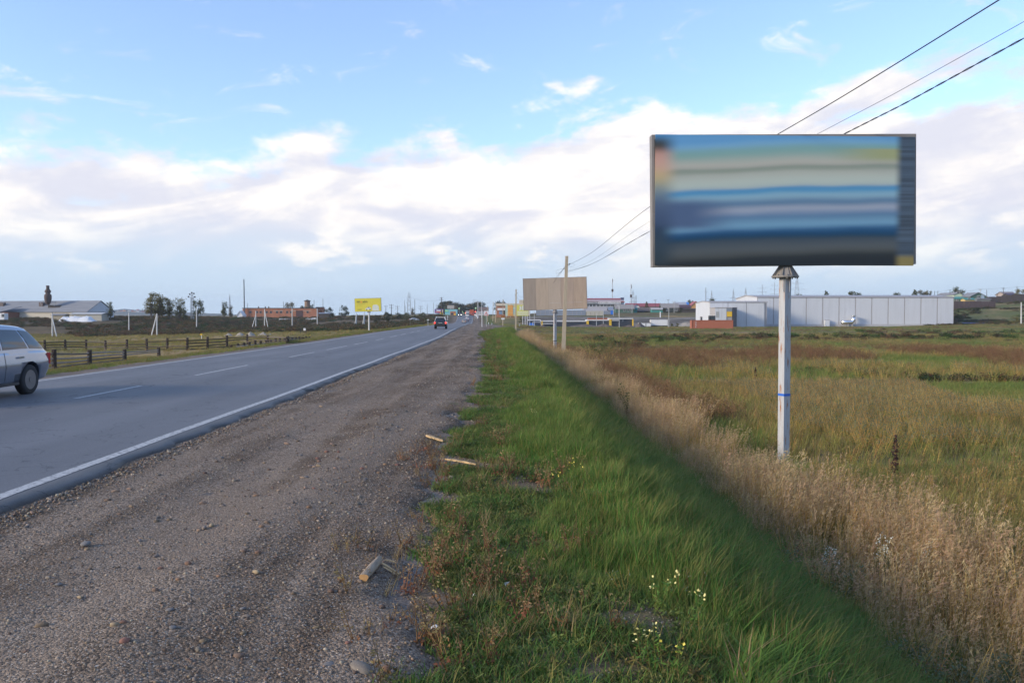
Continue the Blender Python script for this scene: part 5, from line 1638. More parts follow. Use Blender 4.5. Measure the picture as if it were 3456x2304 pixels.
for px, py, h, kd, lb in ((1886, 1660, .30, 'yellow', 'yellow flowering weed in the middle of the verge, right of the long splinter'), (1940, 1625, .28, 'yellow', 'taller yellow flowering weed just beyond the middle one'),
                          (1795, 1440, .42, 'cream', 'pale yellow flowering clump farther up the verge'), (2170, 1560, .35, 'cream', 'cream flowers near the foot of the green slope'), (2240, 2050, .30, 'cream', 'cream flower standing alone left of the two lower flowers'),
                          (2360, 2130, .30, 'cream', 'pair of cream flowers in the thick green grass, highest of the lower ones'), (2190, 2270, .28, 'cream', 'cream flower at the bottom edge of the weeds'), (2265, 2295, .28, 'yellow', 'yellow flower at the very bottom of the picture'),
                          (1730, 1275, .4, 'yellow', 'small yellow flowers far along the verge')):
    flower_plant(px, py, h, kd, lb)
for px, py, h, lb in ((2975, 2060, .95, 'tall pale green goosefoot weed with whitish tip, right of the green slope'), (3110, 2010, .75, 'white flowering bushy weed in front of the dry grass'), (2790, 2010, .6, 'small white flowering weed left of the tall goosefoot')):
    flower_plant(px, py, h, 'white', lb, 11)
def dock(px, py, h, label):
    g = G(px, py, d0=4)
    root = thing('dock_plant', label, 'weed', g)
    MB().tube((0, 0, 0), (.02, 0, h), .01, .005, 5).build('stem', PM['brown'], root)
    mb = MB()
    for i in range(260):
        t = rr(.2, 1); w_ = .055 * math.sin(math.pi * min(1, .15 + t * .85)) + .012
        leaf(mb, (rr(-w_, w_) + .02 * t, rr(-w_, w_), h * t), rr(.035, .06), .8)
    mb.build('seed_spike', mat('dock_seed', (.06, .028, .02), .9, .3), root, fix=False)
dock(3018, 1640, 1.05, 'dark brown dock spike standing alone in the right field')
dock(2548, 1290, .8, 'small brown dock spike left of the large billboard post')
def thistle(px, py, h, label, key='bush'):
    g = G(px, py, d0=4)
    root = thing('tall_weed', label, 'weed', g)
    st, lf = MB(), MB()
    for k in range(5):
        ex, ey = rr(-.35, .25), rr(-.2, .2); hh = h * rr(.65, 1)
        st.path([(0, 0, 0), (ex * .3, ey * .3, hh * .5), (ex, ey, hh)], [.008, .006, .003], 4)
        for i in range(60):
            t = rr(.2, 1); leaf(lf, (ex * t * t + rr(-.05, .05), ey * t * t + rr(-.05, .05), hh * t), rr(.04, .08), .4)
    st.build('stem', PM['brown'], root, fix=False); lf.build('leaves', PM[key], root, fix=False)
thistle(2120, 1440, 1.6, 'tall dark branching weed sticking out of the dry grass band')
# ------------------------------------------------------------------ background: buildings, poles, trees
def cm(name, r, g, b, k=1.0, rough=.85, **kw):
    kw.setdefault('var', .12); kw.setdefault('scale', .6)
    return mat(name, srgb(r, g, b, k), rough, **kw)
M_WPANEL = mat('white_wall_panel', (0.56, 0.58, 0.61), 0.5, 0.05, .4, stretch=(2, 2, .2), col2=(0.47, 0.48, 0.50), thr=(.55, .8), scale2=.35)
M_SEAM = mat('grey_flashing', (0.36, 0.34, 0.34), 0.6, .1)
M_PLINTH = mat('concrete_plinth', (0.44, 0.44, 0.45), 0.9, .12, .5)
M_WIN = mat('dark_window_pane', (0.04, 0.05, 0.06), 0.12, .2, spec=.6)
M_WFR = mat('white_window_frame', (0.60, 0.60, 0.58), 0.6, .08)
M_SLATE = mat('grey_slate_roof', (0.22, 0.225, 0.235), 0.85, .2, .5, stretch=(.3, 2, 2))
M_BRICK = mat('red_brick_wall', (0.36, 0.155, 0.085), 0.9, .22, .5, col2=(.28, .12, .075), thr=(.5, .7), scale2=.4)
M_DARKW = mat('dark_timber', (0.06, 0.05, 0.042), 0.9, .3, 1.0)
M_REDROOF = mat('red_metal_roof', (0.30, 0.075, 0.075), 0.55, .12, .4)
M_TEAL = mat('teal_paint', (0.06, 0.24, 0.21), 0.7, .2)
M_GREENW = mat('green_plank_wall', (0.07, 0.13, 0.10), 0.8, .2)
M_YEL = mat('yellow_panel', (0.72, 0.46, 0.03), 0.5, .08)
M_NAVY = mat('navy_panel', (0.035, 0.042, 0.058), 0.5, .12)
M_WHT = mat('white_sheet', (0.68, 0.69, 0.70), 0.5, .06)
M_GALV = mat('galvanised_pole', (0.42, 0.43, 0.44), 0.5, .1)
M_DPOLE = mat('dark_wood_pole', (0.085, 0.075, 0.065), 0.9, .2)
M_LATT = mat('lattice_steel', (0.24, 0.26, 0.29), 0.6, .1)
M_RUST = mat('rusty_metal', (0.075, 0.05, 0.042), 0.85, .4, 1.5)
M_BLUE = mat('blue_plastic', (0.02, 0.16, 0.62), 0.45, .08)
M_GFENCE = mat('grey_corrugated', (0.22, 0.255, 0.31), 0.5, .08)
M_BEIGEW = mat('beige_wall', (0.42, 0.40, 0.34), 0.85, .1)
M_SAND = mat('sand_heap', (0.33, 0.295, 0.25), 0.95, .15, 1.0, bump=.4, bscale=3)
M_DIRT = mat('dirt_heap', (0.135, 0.105, 0.085), 0.95, .25, 1.0, bump=.5, bscale=3)
M_ORANGE = mat('terracotta_container', (0.36, 0.115, 0.06), 0.6, .1)

def window(parent, x, y, z, w, h, frame=M_WFR, pane=M_WIN, bars=1, name='window'):
    """a framed window on a wall facing -Y at local y"""
    t = max(.06, w * .07)
    fr = MB(); fr.box((x, y - .03, z + h / 2 - t / 2), (w, .10, t)); fr.box((x, y - .03, z - h / 2 + t / 2), (w, .10, t))
    for sx in (-1, 1): fr.box((x + sx * (w / 2 - t / 2), y - .03, z), (t, .098, h - 2 * t))
    for k in range(bars): fr.box((x + (k + 1) / (bars + 1) * w - w / 2, y - .03, z), (t * .7, .09, h - 2 * t))
    o = fr.build(name, frame, parent)
    MB().box((x, y - .012, z), (w - .02, .04, h - .02)).build('pane', pane, o)
    return o
def gable_prism(mb, x0, x1, y0, y1, z0, ze, zr):
    """walls with gables at x0 and x1 (ridge along x)"""
    ym = (y0 + y1) / 2
    mb.prism([(y0, z0), (y1, z0), (y1, ze), (ym, zr), (y0, ze)], 'x', x0, x1)
def gable_roof(mb, x0, x1, y0, y1, ze, zr, over=.4, t=.18):
    ym = (y0 + y1) / 2; s = (zr - ze) / (ym - y0)
    for (ya, yb) in ((y0 - over, ym), (y1 + over, ym)):
        za = ze - s * over
        P = [(x0 - over, ya, za + .03), (x1 + over, ya, za + .03), (x1 + over, yb, zr + .03), (x0 - over, yb, zr + .03)]
        P += [(a, b, c + t) for a, b, c in P]
        mb.add(P, [(0, 1, 2, 3), (4, 5, 6, 7), (0, 1, 5, 4), (1, 2, 6, 5), (2, 3, 7, 6), (3, 0, 4, 7)])
def house(px0, px1, d, zb, wall_h, roof_h, depth, wall_m, roof_m, label, wins=(), rz=0.0, ridge='x', chimney=False, door=None, group=None, cat='house', name='house'):
    """px0..px1: photo columns of the front wall at depth d; zb base height (None = ground)"""
    a, b = at(px0, 1070, d), at(px1, 1070, d)
    w = b.x - a.x; cx = (a.x + b.x) / 2
    if zb is None: zb = Hs(cx, d)
    root = thing(name, label, cat, (cx, d, zb), rz, group)
    wl, rf = MB(), MB()
    if ridge == 'x':
        gable_prism(wl, -w / 2, w / 2, 0, depth, -1.5, wall_h, wall_h + roof_h)
        gable_roof(rf, -w / 2, w / 2, 0, depth, wall_h, wall_h + roof_h)
    else:
        wl.prism([(-w / 2, -1.5), (w / 2, -1.5), (w / 2, wall_h), (0, wall_h + roof_h), (-w / 2, wall_h)], 'y', 0, depth)
        over, t = .4, .18; s = roof_h / (w / 2)
        for sx in (-1, 1):
            P = [(sx * (w / 2 + over), -over, wall_h - s * over + .03), (0, -over, wall_h + roof_h + .03), (0, depth + over, wall_h + roof_h + .03), (sx * (w / 2 + over), depth + over, wall_h - s * over + .03)]
            P += [(p, q, r + t) for p, q, r in P]
            rf.add(P, [(0, 1, 2, 3), (4, 5, 6, 7), (0, 1, 5, 4), (1, 2, 6, 5), (2, 3, 7, 6), (3, 0, 4, 7)])
    wl.build('wall', wall_m, root); ro = rf.build('roof', roof_m, root)
    if chimney: MB().box((w * .2, depth * .45, wall_h + roof_h + .3), (.6, .6, 1.3)).build('chimney', M_BRICK, ro)
    for (fx, fz, ww, hh) in wins: window(root, fx * w / 2, 0, fz, ww, hh)
    if door: MB().box((door[0] * w / 2, -.02, door[2] / 2), (door[1], .10, door[2])).build('door', door[3] if len(door) > 3 else M_DARKW, root)
    return root
def simple_box(name, label, cat, px0, px1, py0, py1, d, depth, m, rz=0.0, group=None, sink=0.0):
    a, b = at(px0, py1, d), at(px1, py0, d)
    root = thing(name, label, cat, ((a.x + b.x) / 2, d, a.z), rz, group)
    MB().box((0, depth / 2, (b.z - a.z) / 2 - sink / 2), (b.x - a.x, depth, b.z - a.z + sink)).build('body', m, root)
    return root, b.x - a.x, b.z - a.z

# ---- big white warehouse
def warehouse():
    d0, X0, X1 = 307.0, 90.6, 163.2
    base = Vector((X0, d0, -1.95))
    root = thing('warehouse', 'long white panelled warehouse with grey plinth behind the right field', 'warehouse', base)
    L_, Dp = X1 - X0, 29.0
    he, hr = 10.75, 11.7
    core = MB(); core.prism([(.25, .95), (Dp - .25, .95), (Dp - .25, he - .1), (Dp / 2, hr - .1), (.25, he - .1)], 'x', .25, L_ - .25); core.build('core_wall', M_SEAM, root)
    n = 12; pw = L_ / n
    for i in range(n):
        MB().box(((i + .5) * pw, .12, (.95 + he) / 2), (pw - .36, .24, he - .95)).build('panel', M_WPANEL, root)
    for i in range(n + 1):
        MB().box((min(max(i * pw, .12), L_ - .12), .13, (.95 + he) / 2), (.30, .20, he - .95)).build('seam_strip', M_SEAM, root)
    g = 5; gw = Dp / g
    def roof_z(y): return he + (hr - he) * (1 - abs(y - Dp / 2) / (Dp / 2))
    for k in range(g):
        y0, y1 = k * gw + .06 + (.30 if k == 0 else 0), (k + 1) * gw - .06
        ys = [y0] + ([Dp / 2] if y0 < Dp / 2 < y1 else []) + [y1]
        poly = [(y0, .95), (y1, .95)] + [(y, roof_z(y)) for y in reversed(ys)]
        MB().prism(poly, 'x', 0, .24).build('gable_panel', M_WPANEL, root)
    MB().box((L_ / 2, Dp / 2, .45), (L_ + .5, Dp + .5, .96)).build('plinth', M_PLINTH, root)
    rf = MB(); gable_roof(rf, 0, L_, 0, Dp, he, hr, .25, .3); rf.build('roof', M_SEAM, root)
    # electrical box and duct
    bx, dx = at(2791, 1090, 306).x, at(2862, 1080, 305).x
    root2 = thing('equipment_cabinet', 'small white cabinet standing against the warehouse wall', 'cabinet', (bx, 305.6, -1.95))
    MB().box((0, .5, 1.2), (1.7, 1.0, 2.4)).build('body', M_WHT, root2); MB().box((0, .5, 2.45), (1.9, 1.2, .12)).build('lid', M_SEAM, root2)
    a = [at(x, y, 305) for x, y in ((2840, 1087), (2862, 1087), (2876, 1086), (2880, 1080), (2881, 1066))]
    root3 = thing('ventilation_duct', 'shiny silver elbow duct lying in front of the warehouse', 'duct', a[0])
    msh = mat('shiny_duct', (.75, .76, .78), .25, .05, metal=.9)
    MB().path([p - a[0] for p in a], .75, 10).build('pipe', msh, root3, smooth=True)
    MB().tube(a[-1] - a[0], a[-1] - a[0] + Vector((0, 0, .3)), 1.0, 1.0, 12).build('cap', msh, root3)
    for k in (1, 2):
        MB().box(a[k] - a[0] - Vector((0, 0, 1.1)), (.2, .8, 1.2)).build('stand', M_SEAM, root3)
warehouse()

def white_office():
    d0 = 290.0
    X0 = at(2395, 1070, d0).x
    root = thing('office_block', 'smaller white panelled building with yellow panel left of the warehouse', 'building', (X0, d0, -1.95))
    Dp, L_ = 22.0, 20.0; he, hr = 8.6, 9.1
    core = MB(); core.prism([(.25, -.5), (Dp - .25, -.5), (Dp - .25, he - .1), (Dp / 2, hr - .1), (.25, he - .1)], 'x', .25, L_); core.build('core_wall', M_SEAM, root)
    def roof_z(y): return he + (hr - he) * (1 - abs(y - Dp / 2) / (Dp / 2))
    g = 4
    for k in range(g):
        y0, y1 = k * Dp / g + .05 + (.25 if k == 0 else 0), (k + 1) * Dp / g - .05
        if k == 2:
            MB().prism([(y0, 3.6), (y1, 3.6), (y1, roof_z(y1)), (y0, roof_z(y0))], 'x', 0, .24).build('gable_panel', M_WPANEL, root)
            MB().prism([(y0 + 3.6, -.5), (y1, -.5), (y1, 3.59), (y0 + 3.6, 3.59)], 'x', 0, .24).build('gable_panel', M_WPANEL, root)
            MB().box((.15, y0 + 1.8, 1.6), (.12, 3.2, 3.9)).build('doorway', M_WIN, root)
            MB().box((.05, y0 + 1.8, 3.62), (.25, 3.6, .12)).build('door_frame', M_RUST, root)
        else:
            MB().prism([(y0, -.5), (y1, -.5), (y1, roof_z(y1)), (y0, roof_z(y0))], 'x', 0, .24).build('gable_panel', M_WPANEL, root)
    for i in range(3):
        MB().box(((i + .5) * 6.4, .12, he / 2 - .25), (6.2, .24, he + .5)).build('panel', M_WPANEL, root)
    rf = MB(); gable_roof(rf, 0, L_, 0, Dp, he, hr, .2, .25); rf.build('roof', M_SEAM, root)
    # annex in front
    a0, a1 = at(2413, 1070, 283).x - X0, at(2487, 1070, 283).x - X0
    yb = 283 - d0
    w = a1 - a0
    ann = MB(); ann.box(((a0 + a1) / 2, yb / 2 - .05, 3.0), (w, -yb - .3, 7.2)); ann.build('annex', M_SEAM, root)
    xs = [2413, 2436, 2451.5]
    def X(px): return at(px, 1070, 283).x - X0
    for p0, p1 in ((2413, 2424), (2424, 2436), (2436, 2451.5)):
        MB().box(((X(p0) + X(p1)) / 2, yb - .04, 3.1), (X(p1) - X(p0) - .06, .2, 7.1)).build('panel', M_WPANEL, root)
    MB().box(((X(2451.5) + X(2470.5)) / 2, yb - .02, 6.1), (X(2470.5) - X(2451.5), .2, 1.2)).build('grey_panel', M_GFENCE, root)
    MB().box(((X(2452.5) + X(2470)) / 2, yb - .06, 4.55), (X(2470) - X(2452.5), .25, 1.7)).build('yellow_panel', M_YEL, root)
    MB().box(((X(2471) + X(2485.5)) / 2, yb - .1, 2.6), (X(2485.5) - X(2471), .5, 8.4)).build('dark_column', M_NAVY, root)
    MB().box(((X(2413) + X(2487)) / 2, yb / 2, 6.75), (w + .3, -yb + .5, .25)).build('annex_roof', M_SEAM, root)
    window(root, X(2421), yb - .14, 4.4, 1.0, 1.9, M_SEAM, mat('frosted_pane', (.36, .37, .36), .4), 0)
    window(root, X(2443), yb - .14, 1.2, 1.25, 1.8, M_WFR)
    window(root, X(2461), yb - .14, 1.2, 1.7, 1.8, M_WFR)
white_office()

def shipping_container(px0, px1, d, label, m, rz=0.0, h=2.6, depth=2.4, lettering=None):
    a, b = at(px0, 1100, d), at(px1, 1100, d)
    w = b.x - a.x; z = Hs((a.x + b.x) / 2, d)
    root = thing('shipping_container', label, 'container', ((a.x + b.x) / 2, d, z), rz)
    n = int(w / .28); P = []; F = []
    prof_ = []
    for i in range(n):
        x = -w / 2 + .12 + (w - .24) * i / n; s = (w - .24) / n
        prof_ += [(x, 0), (x + s * .3, 0), (x + s * .5, .05), (x + s * .8, .05)]
    prof_.append((w / 2 - .12, 0))
    for (x, y) in prof_: P += [(x, y, .12), (x, y, h - .1)]
    F = [(2 * i, 2 * i + 2, 2 * i + 3, 2 * i + 1) for i in range(len(prof_) - 1)]
    MB().add(P, F).build('corrugated_side', m, root, fix=False)
    MB().box((0, depth / 2 + .08, h / 2), (w - .1, depth - .1, h - .1)).build('body', m, root)
    fr = MB()
    for sx in (-1, 1): fr.box((sx * (w / 2 - .07), -.01, h / 2), (.14, .16, h))
    for z_ in (.07, h - .05): fr.box((0, -.01, z_), (w - .28, .15, .12))
    fr.build('edge_frame', m, root)
    if lettering: text(lettering[0], .55, 1.9, M_WHT, root, (-w / 2 + lettering[1], -.07, h / 2))
    return root
shipping_container(2334, 2474, 250, 'long terracotta corrugated shipping container in front of the white office block', M_ORANGE, lettering=('S\nE\nA\nL', 1.3))

def excavator():
    p = at(2404, 1085, 262); z = Hs(p.x, p.y)
    root = thing('loader', 'orange machine with a dark glazed cab behind the terracotta container', 'loader', (p.x, p.y, z))
    mo = mat('machine_orange', (.62, .17, .03), .5)
    MB().box((0, 1.5, 1.9), (1.9, 3.6, 1.3)).build('chassis', mo, root)
    cb = MB(); cb.box((0, .6, 4.0), (1.9, 1.6, .14))
    for sx in (-1, 1):
        for sy in (0, 1): cb.box((sx * .88, -.1 + sy * 1.4, 3.2), (.12, .12, 1.6))
    co = cb.build('cab_frame', M_TRIM, root)
    MB().box((0, .6, 3.2), (1.7, 1.3, 1.4)).build('cab_glass', M_WIN, co)
    for sx in (-1, 1):
        for y in (.2, 2.8): MB().lathe([(.3, -.25), (.75, -.25), (.78, 0), (.75, .25), (.3, .25)], (sx * 1.05, y, .75), 'x', 16).build('wheel', M_TYRE, root)
    for sx in (-1, 1): MB().lathe([(.0, -.05), (.12, -.05), (.12, .05), (.0, .05)], (sx * .5, -.15, 4.2), 'y', 8).build('lamp', M_WHT, root)
excavator()

# ---- dark low building row with yellow pilasters
q4 = lambda x, y: (1700 + x / 3.92, 840 + y / 3.92)
def dark_row():
    d = 300.0
    zg = -1.95
    def X(cx): return at(q4(cx, 0)[0], 1070, d).x
    def Z(cy): return at(1728, q4(0, cy)[1], d).z
    x_ref = X(1000)
    root = thing('service_building', 'low dark navy building row with white roof edges and yellow pilasters', 'building', (x_ref, d, zg))
    segs = [(322, 486, 948), (486, 1100, 962), (1104, 1400, 948), (1404, 1708, 928)]
    for i, (c0, c1_, ct) in enumerate(segs):
        w = X(c1_) - X(c0); cx = (X(c0) + X(c1_)) / 2 - x_ref; h = Z(ct) - zg
        MB().box((cx, 3 + .1 * i, h / 2 - .5), (w - .05, 6, h + 1)).build('block', M_NAVY, root)
        MB().box((cx, 2.9 + .1 * i, h + .18), (w + .25, 6.6, .32)).build('roof_edge', M_WHT, root)
        for k in range(max(1, int(w / 4))):
            pw = w / max(1, int(w / 4))
            MB().box((cx - w / 2 + (k + .5) * pw, -.04 + .1 * i, h / 2), (pw - .08, .06, h - .3)).build('wall_panel', M_NAVY, root)
    for c in (507, 1103, 1117, 1403, 1417, 1708):
        h = (Z(950) if c < 1390 else Z(930)) - zg
        MB().box((X(c) - x_ref, -.12, h / 2 - .3), (.42, .5, h + .55)).build('pilaster', M_YEL, root)
    MB().box((X(580) - x_ref, -.4, Z(988) - zg), (X(640) - X(505), .5, .22)).build('canopy', M_WHT, root)
    MB().box((X(1480) - x_ref, -.25, Z(944) - zg), (X(1530) - X(1435), .12, .25)).build('sign_strip', M_WHT, root)
    sg = MB().box((X(1562) - x_ref, -.2, Z(947) - zg), (X(1578) - X(1545), .12, Z(935) - Z(960))).build('sign_plate', M_WHT, root)
    MB().lathe([(.0, 0), (.5, 0), (.5, .06), (.0, .06)], (X(1558) - x_ref, -.33, Z(947) - zg), 'y', 14).build('sign_emblem', M_NAVY, sg)
    # blue tank and gate frame at the left end
    r2, w2, h2 = simple_box('blue_tank', 'bright blue tank at the left end of the dark building row', 'tank', *[q4(335, 0)[0], q4(403, 0)[0]], q4(0, 980)[1], q4(0, 1028)[1], 296, 2.0, M_BLUE, sink=.8)
    a = at(*q4(383, 968), 295.5); zz = Hs(a.x, a.y)
    fr = thing('gate_frame', 'grey pipe frame beside the bright blue tank', 'frame', (a.x, a.y, zz))
    b = at(*q4(485, 968), 295.5)
    MB().path([(0, 0, -.3), (0, 0, a.z - zz), (b.x - a.x, 0, a.z - zz), (b.x - a.x + .3, 0, a.z - zz - 1), (b.x - a.x + .3, 0, -.3)], .13, 6).build('pipe', M_GALV, fr)
    simple_box('shipping_container', 'red roofed long shed peeping over the dark building row', 'shed', q4(1118, 0)[0], q4(1392, 0)[0], q4(0, 913)[1], q4(0, 955)[1], 318, 3, M_ORANGE, sink=2)
    # trailer and boxes
    tr, w, h = simple_box('semi_trailer', 'white box trailer parked right of the dark building row', 'trailer', q4(1947, 0)[0], q4(2170, 0)[0], q4(0, 936)[1], q4(0, 1012)[1], 300, 2.4, M_WHT)
    MB().box((0, 1.2, -.15), (w * .96, 2.0, .28)).build('chassis', M_TRIM, tr)
    for fx in (-.32, .28, .38):
        for y in (.25, 2.1): MB().lathe([(.2, -.14), (.5, -.14), (.5, .14), (.2, .14)], (fx * w, y, -.45), 'y', 14).build('wheel', M_TYRE, tr)
    MB().box((-w / 2 + .05, 1.2, h / 2), (.12, 2.44, h + .04)).build('front_edge', M_WFR, tr)
    bx, w, h = simple_box('site_cabin', 'low white cabin with a dark rim left of the white trailer', 'cabin', q4(1793, 0)[0], q4(1946, 0)[0], q4(0, 977)[1], q4(0, 1034)[1], 297, 3, M_WHT)
    MB().box((0, 1.5, h + .05), (w + .15, 3.1, .16)).build('roof_rim', M_TRIM, bx)
    MB().box((.3, -.03, h / 2 - .1), (.16, .1, h)).build('corner_strip', M_TRIM, bx)
dark_row()

def heap(px, py, w, h, dp, m, label, seed, name='earth_heap', cat='heap', group=None, d=None):
    g = G(px, py, d0=30) if d is None else on_ground(px, d)
    rnd = random.Random(seed); n, k = 26, 9
    V = []; F = []
    ph = [rnd.uniform(0, 6.28) for _ in range(4)]
    for i in range(k + 1):
        t = i / k
        for j in range(n):
            a = 2 * math.pi * j / n
            r_ = (1 + .14 * math.sin(2 * a + ph[0]) + .1 * math.sin(3 * a + ph[1]) + .05 * math.sin(7 * a + ph[2]))
            z = h * (1 - t) ** 1.0 * (1 + .12 * math.sin(5 * a + 9 * t + ph[3])) * (1 - .25 * (1 - t)) - .15 * t
            V.append((w / 2 * t * r_, dp / 2 * t * r_ * 1.0, z) if False else (w / 2 * t * r_ * math.cos(a), dp / 2 * t * r_ * math.sin(a), z + rnd.uniform(-.04, .04) * h))
    for i in range(k):
        for j in range(n): F.append((i * n + j, i * n + (j + 1) % n, (i + 1) * n + (j + 1) % n, (i + 1) * n + j))
    o = MB().add(V, F).build(name, m, loc=g, smooth=True)
    return tag(o, label, cat, group)
for i, (cx, cy, w, h, lb) in enumerate(((85, 915, 150, 40, 'leftmost low grey sand heap behind the far rail fence'), (240, 915, 140, 50, 'second grey sand heap from the left behind the far rail fence'), (375, 915, 150, 60, 'tallest grey sand heap in the middle behind the far rail fence'),
                                        (540, 908, 140, 48, 'fourth grey sand heap from the left behind the far rail fence'), (630, 905, 100, 28, 'rightmost flat grey sand heap behind the far rail fence'))):
    x, y = c2(cx, cy); g = G(x, y, d0=30); s = m_per_px(g.y) / 3.92
    heap(x, y, w * s, h * s * 1.15, w * s * .8, M_SAND, lb, i, 'sand_heap', 'sand heap', 'grey sand heaps behind the left fence')
for i, (cx, cw, ch, d, lb) in enumerate(((1080, 560, 36, 286, 'long dark earth heap in front of the dark building row'), (1330, 330, 40, 284, 'dark earth heap under the middle yellow pilasters'), (1800, 190, 55, 284, 'dark earth heap in front of the low white cabin'), (520, 140, 26, 286, 'small dark earth heap at the left end of the dark building row'), (1660, 260, 30, 285, 'flat dark earth heap under the right end of the dark building row'))):
    heap(q4(cx, 0)[0], 0, cw * d / FPX / 3.92, ch * d / FPX / 3.92 * 1.5, 7, M_DIRT, lb, 20 + i, 'earth_heap', 'earth heap', 'dark earth heaps at the edge of the yard', d=d)
heap(2320, 0, 12, 2.2, 8, M_SAND, 'pale sand heap left of the terracotta container', 31, 'sand_heap', 'sand heap', d=300)
for i, (cx, cy, cw, lb) in enumerate(((840, 715, 150, 'left heap of pale concrete rubble below the brick building'), (1120, 715, 130, 'middle heap of pale concrete rubble below the brick gate'), (1215, 712, 60, 'right heap of pale concrete rubble below the brick building'))):
    x, y = c2(cx, cy); g = G(x, y, d0=100)
    root = thing('rubble_heap', lb, 'rubble', g, 0, 'concrete rubble below the brick building')
    s = m_per_px(g.y) / 3.92
    for k in range(16):
        MB().box((rr(-.5, .5) * cw * s, rr(-1, 1), rr(.1, .9)), (rr(1, 2.6), rr(.6, 1.2), rr(.3, .7)), rz=rr(0, 3), ry=rr(-.5, .5)).build('block', M_CONCW if k % 3 else M_SAND, root)

# ---- gravel haul road band is part of the ground; fences and walls above it
def panel_fence(px0, px1, d, h, n, m, label, post=True, zb=None):
    a, b = at(px0, 1060, d), at(px1, 1060, d)
    root = thing('panel_fence', label, 'fence', (a.x, d, 0))
    w = (b.x - a.x) / n
    for i in range(n):
        x = (i + .5) * w; z = Hs(a.x + x, d) if zb is None else zb
        MB().box((x, 0, z + h / 2), (w - .12, .08, h)).build('panel', m, root)
        if post: MB().box((i * w, -.03, z + h / 2), (.14, .16, h + .1)).build('post', M_SEAM, root)
    return root
panel_fence(q4(430, 0)[0], q4(1088, 0)[0], 418, 2.7, 11, M_GFENCE, 'grey corrugated fence behind the haul road, below the blank billboard')
panel_fence(q4(1092, 0)[0], q4(1318, 0)[0], 414, 2.3, 4, M_BEIGEW, 'beige block wall continuing right of the grey corrugated fence', False)
panel_fence(q4(1322, 0)[0], q4(1408, 0)[0], 425, 1.8, 3, M_GFENCE, 'short grey fence right of the beige block wall')
panel_fence(q4(1410, 0)[0], q4(1455, 0)[0], 425, 2.0, 1, M_BLUE, 'small bright blue fence panel right of the short grey fence')

# ---- sign building
def finestra():
    d = 480.0
    a, b = at(1972, 1040, d), at(2106, 1040, d); z0 = at(1728, 1040, d).z
    root = thing('shop_building', 'long building with dark red roof and black on white lettered sign', 'building', (a.x, d, z0))
    w = b.x - a.x
    MB().box((w / 2, 6, 1.3), (w, 12, 7.0)).build('wall', mat('lilac_grey_wall', (.42, .42, .47), .8), root)
    rz_ = lambda py: at(1728, py, d).z - z0
    e, t = rz_(1018), rz_(1005.5)
    rf = MB(); rf.add([(-.5, -.8, e), (w + .3, -.8, e), (w - 1.2, 5.5, t), (-.5, 5.5, t), (-.5, -.8, e - .25), (w + .3, -.8, e - .25), (w - 1.2, 5.5, t - .3), (-.5, 5.5, t - .3)], [(0, 1, 2, 3), (4, 5, 6, 7), (0, 1, 5, 4), (1, 2, 6, 5), (3, 0, 4, 7), (2, 3, 7, 6)])
    ro = rf.build('roof', M_REDROOF, root)
    MB().box((w - .6, 3.4, t - .9), (1.6, 4.2, 2.4)).build('roof_end', mat('navy_roof_end', (.05, .06, .12), .6), ro)
    zs0, zs1 = rz_(1025.5), rz_(1017.8)
    def X(cx): return at(1980 + cx / 5.88, 1040, d).x - a.x
    s1 = MB().box(((X(-60) + X(226)) / 2, -.95, (zs0 + zs1) / 2), (X(226) - X(-60), .12, zs1 - zs0)).build('sign', mat('dark_sign_board', (.16, .17, .18), .6), root)
    s2 = MB().box(((X(230) + X(675)) / 2, -.95, (zs0 + zs1) / 2), (X(675) - X(230), .12, zs1 - zs0)).build('sign', M_WHT, root)
    hh = (zs1 - zs0) * .62
    text('ФИНЕСТРА', X(222) - X(8), hh, M_WHT, s1, ((X(222) + X(8)) / 2, -1.03, (zs0 + zs1) / 2), bold=.012)
    text('ФАСАДЫ и КРОВЛИ', X(660) - X(240), hh, mat('black_lettering', (.02, .02, .022), .6), s2, ((X(660) + X(240)) / 2, -1.03, (zs0 + zs1) / 2), bold=.012)
    for k, cx in enumerate((15, 85, 150, 235, 295, 380, 430, 510, 560)):
        window(root, X(cx), -.02, rz_(1030.5), 2.4 if k > 2 else 1.6, 1.5, bars=2 if k > 2 else 1)
finestra()

# ---- village houses on the right
qv = lambda x, y: (1980 + x / 5.88, 980 + y / 5.88)
def zat(py, d): return at(1728, py, d).z
def vill(cx0, cx1, ywt, yroof, yb, d, wall, roof, label, wins=(), ridge='x', depth=7, **kw):
    zb = zat(qv(0, yb)[1], d)
    return house(qv(cx0, 0)[0], qv(cx1, 0)[0], d, zb, zat(qv(0, ywt)[1], d) - zb, zat(qv(0, yroof)[1], d) - zat(qv(0, ywt)[1], d), depth, wall, roof, label, wins, ridge=ridge, **kw)
MR_G = mat('weathered_grey_roof', (.27, .25, .235), .9, .15)
vill(575, 935, 362, 285, 430, 445, M_GREENW, MR_G, 'dark green timber house with long grey roof, left one of two', ((-.05, 1.1, 1.1, 1.5), (.38, 1.1, 1.1, 1.5), (.75, 1.1, 1.0, 1.5)), chimney=False)
vill(1490, 1830, 340, 262, 420, 452, mat('dark_log_wall', (.05, .06, .055), .9, .25), MR_G, 'dark log house with grey roof and white framed windows, right one of two', ((-.4, 1.3, 1.3, 1.9), (.72, 1.3, 1.4, 1.9)))
vill(440, 560, 390, 335, 430, 455, M_DARKW, M_GFENCE, 'small shed with pale grey roof left of the dark green house', depth=5)
vill(800, 1490, 318, 258, 350, 505, mat('long_shed_wall', (.32, .28, .27), .85), M_REDROOF, 'very long low shed with dark red roof behind the village', depth=10)
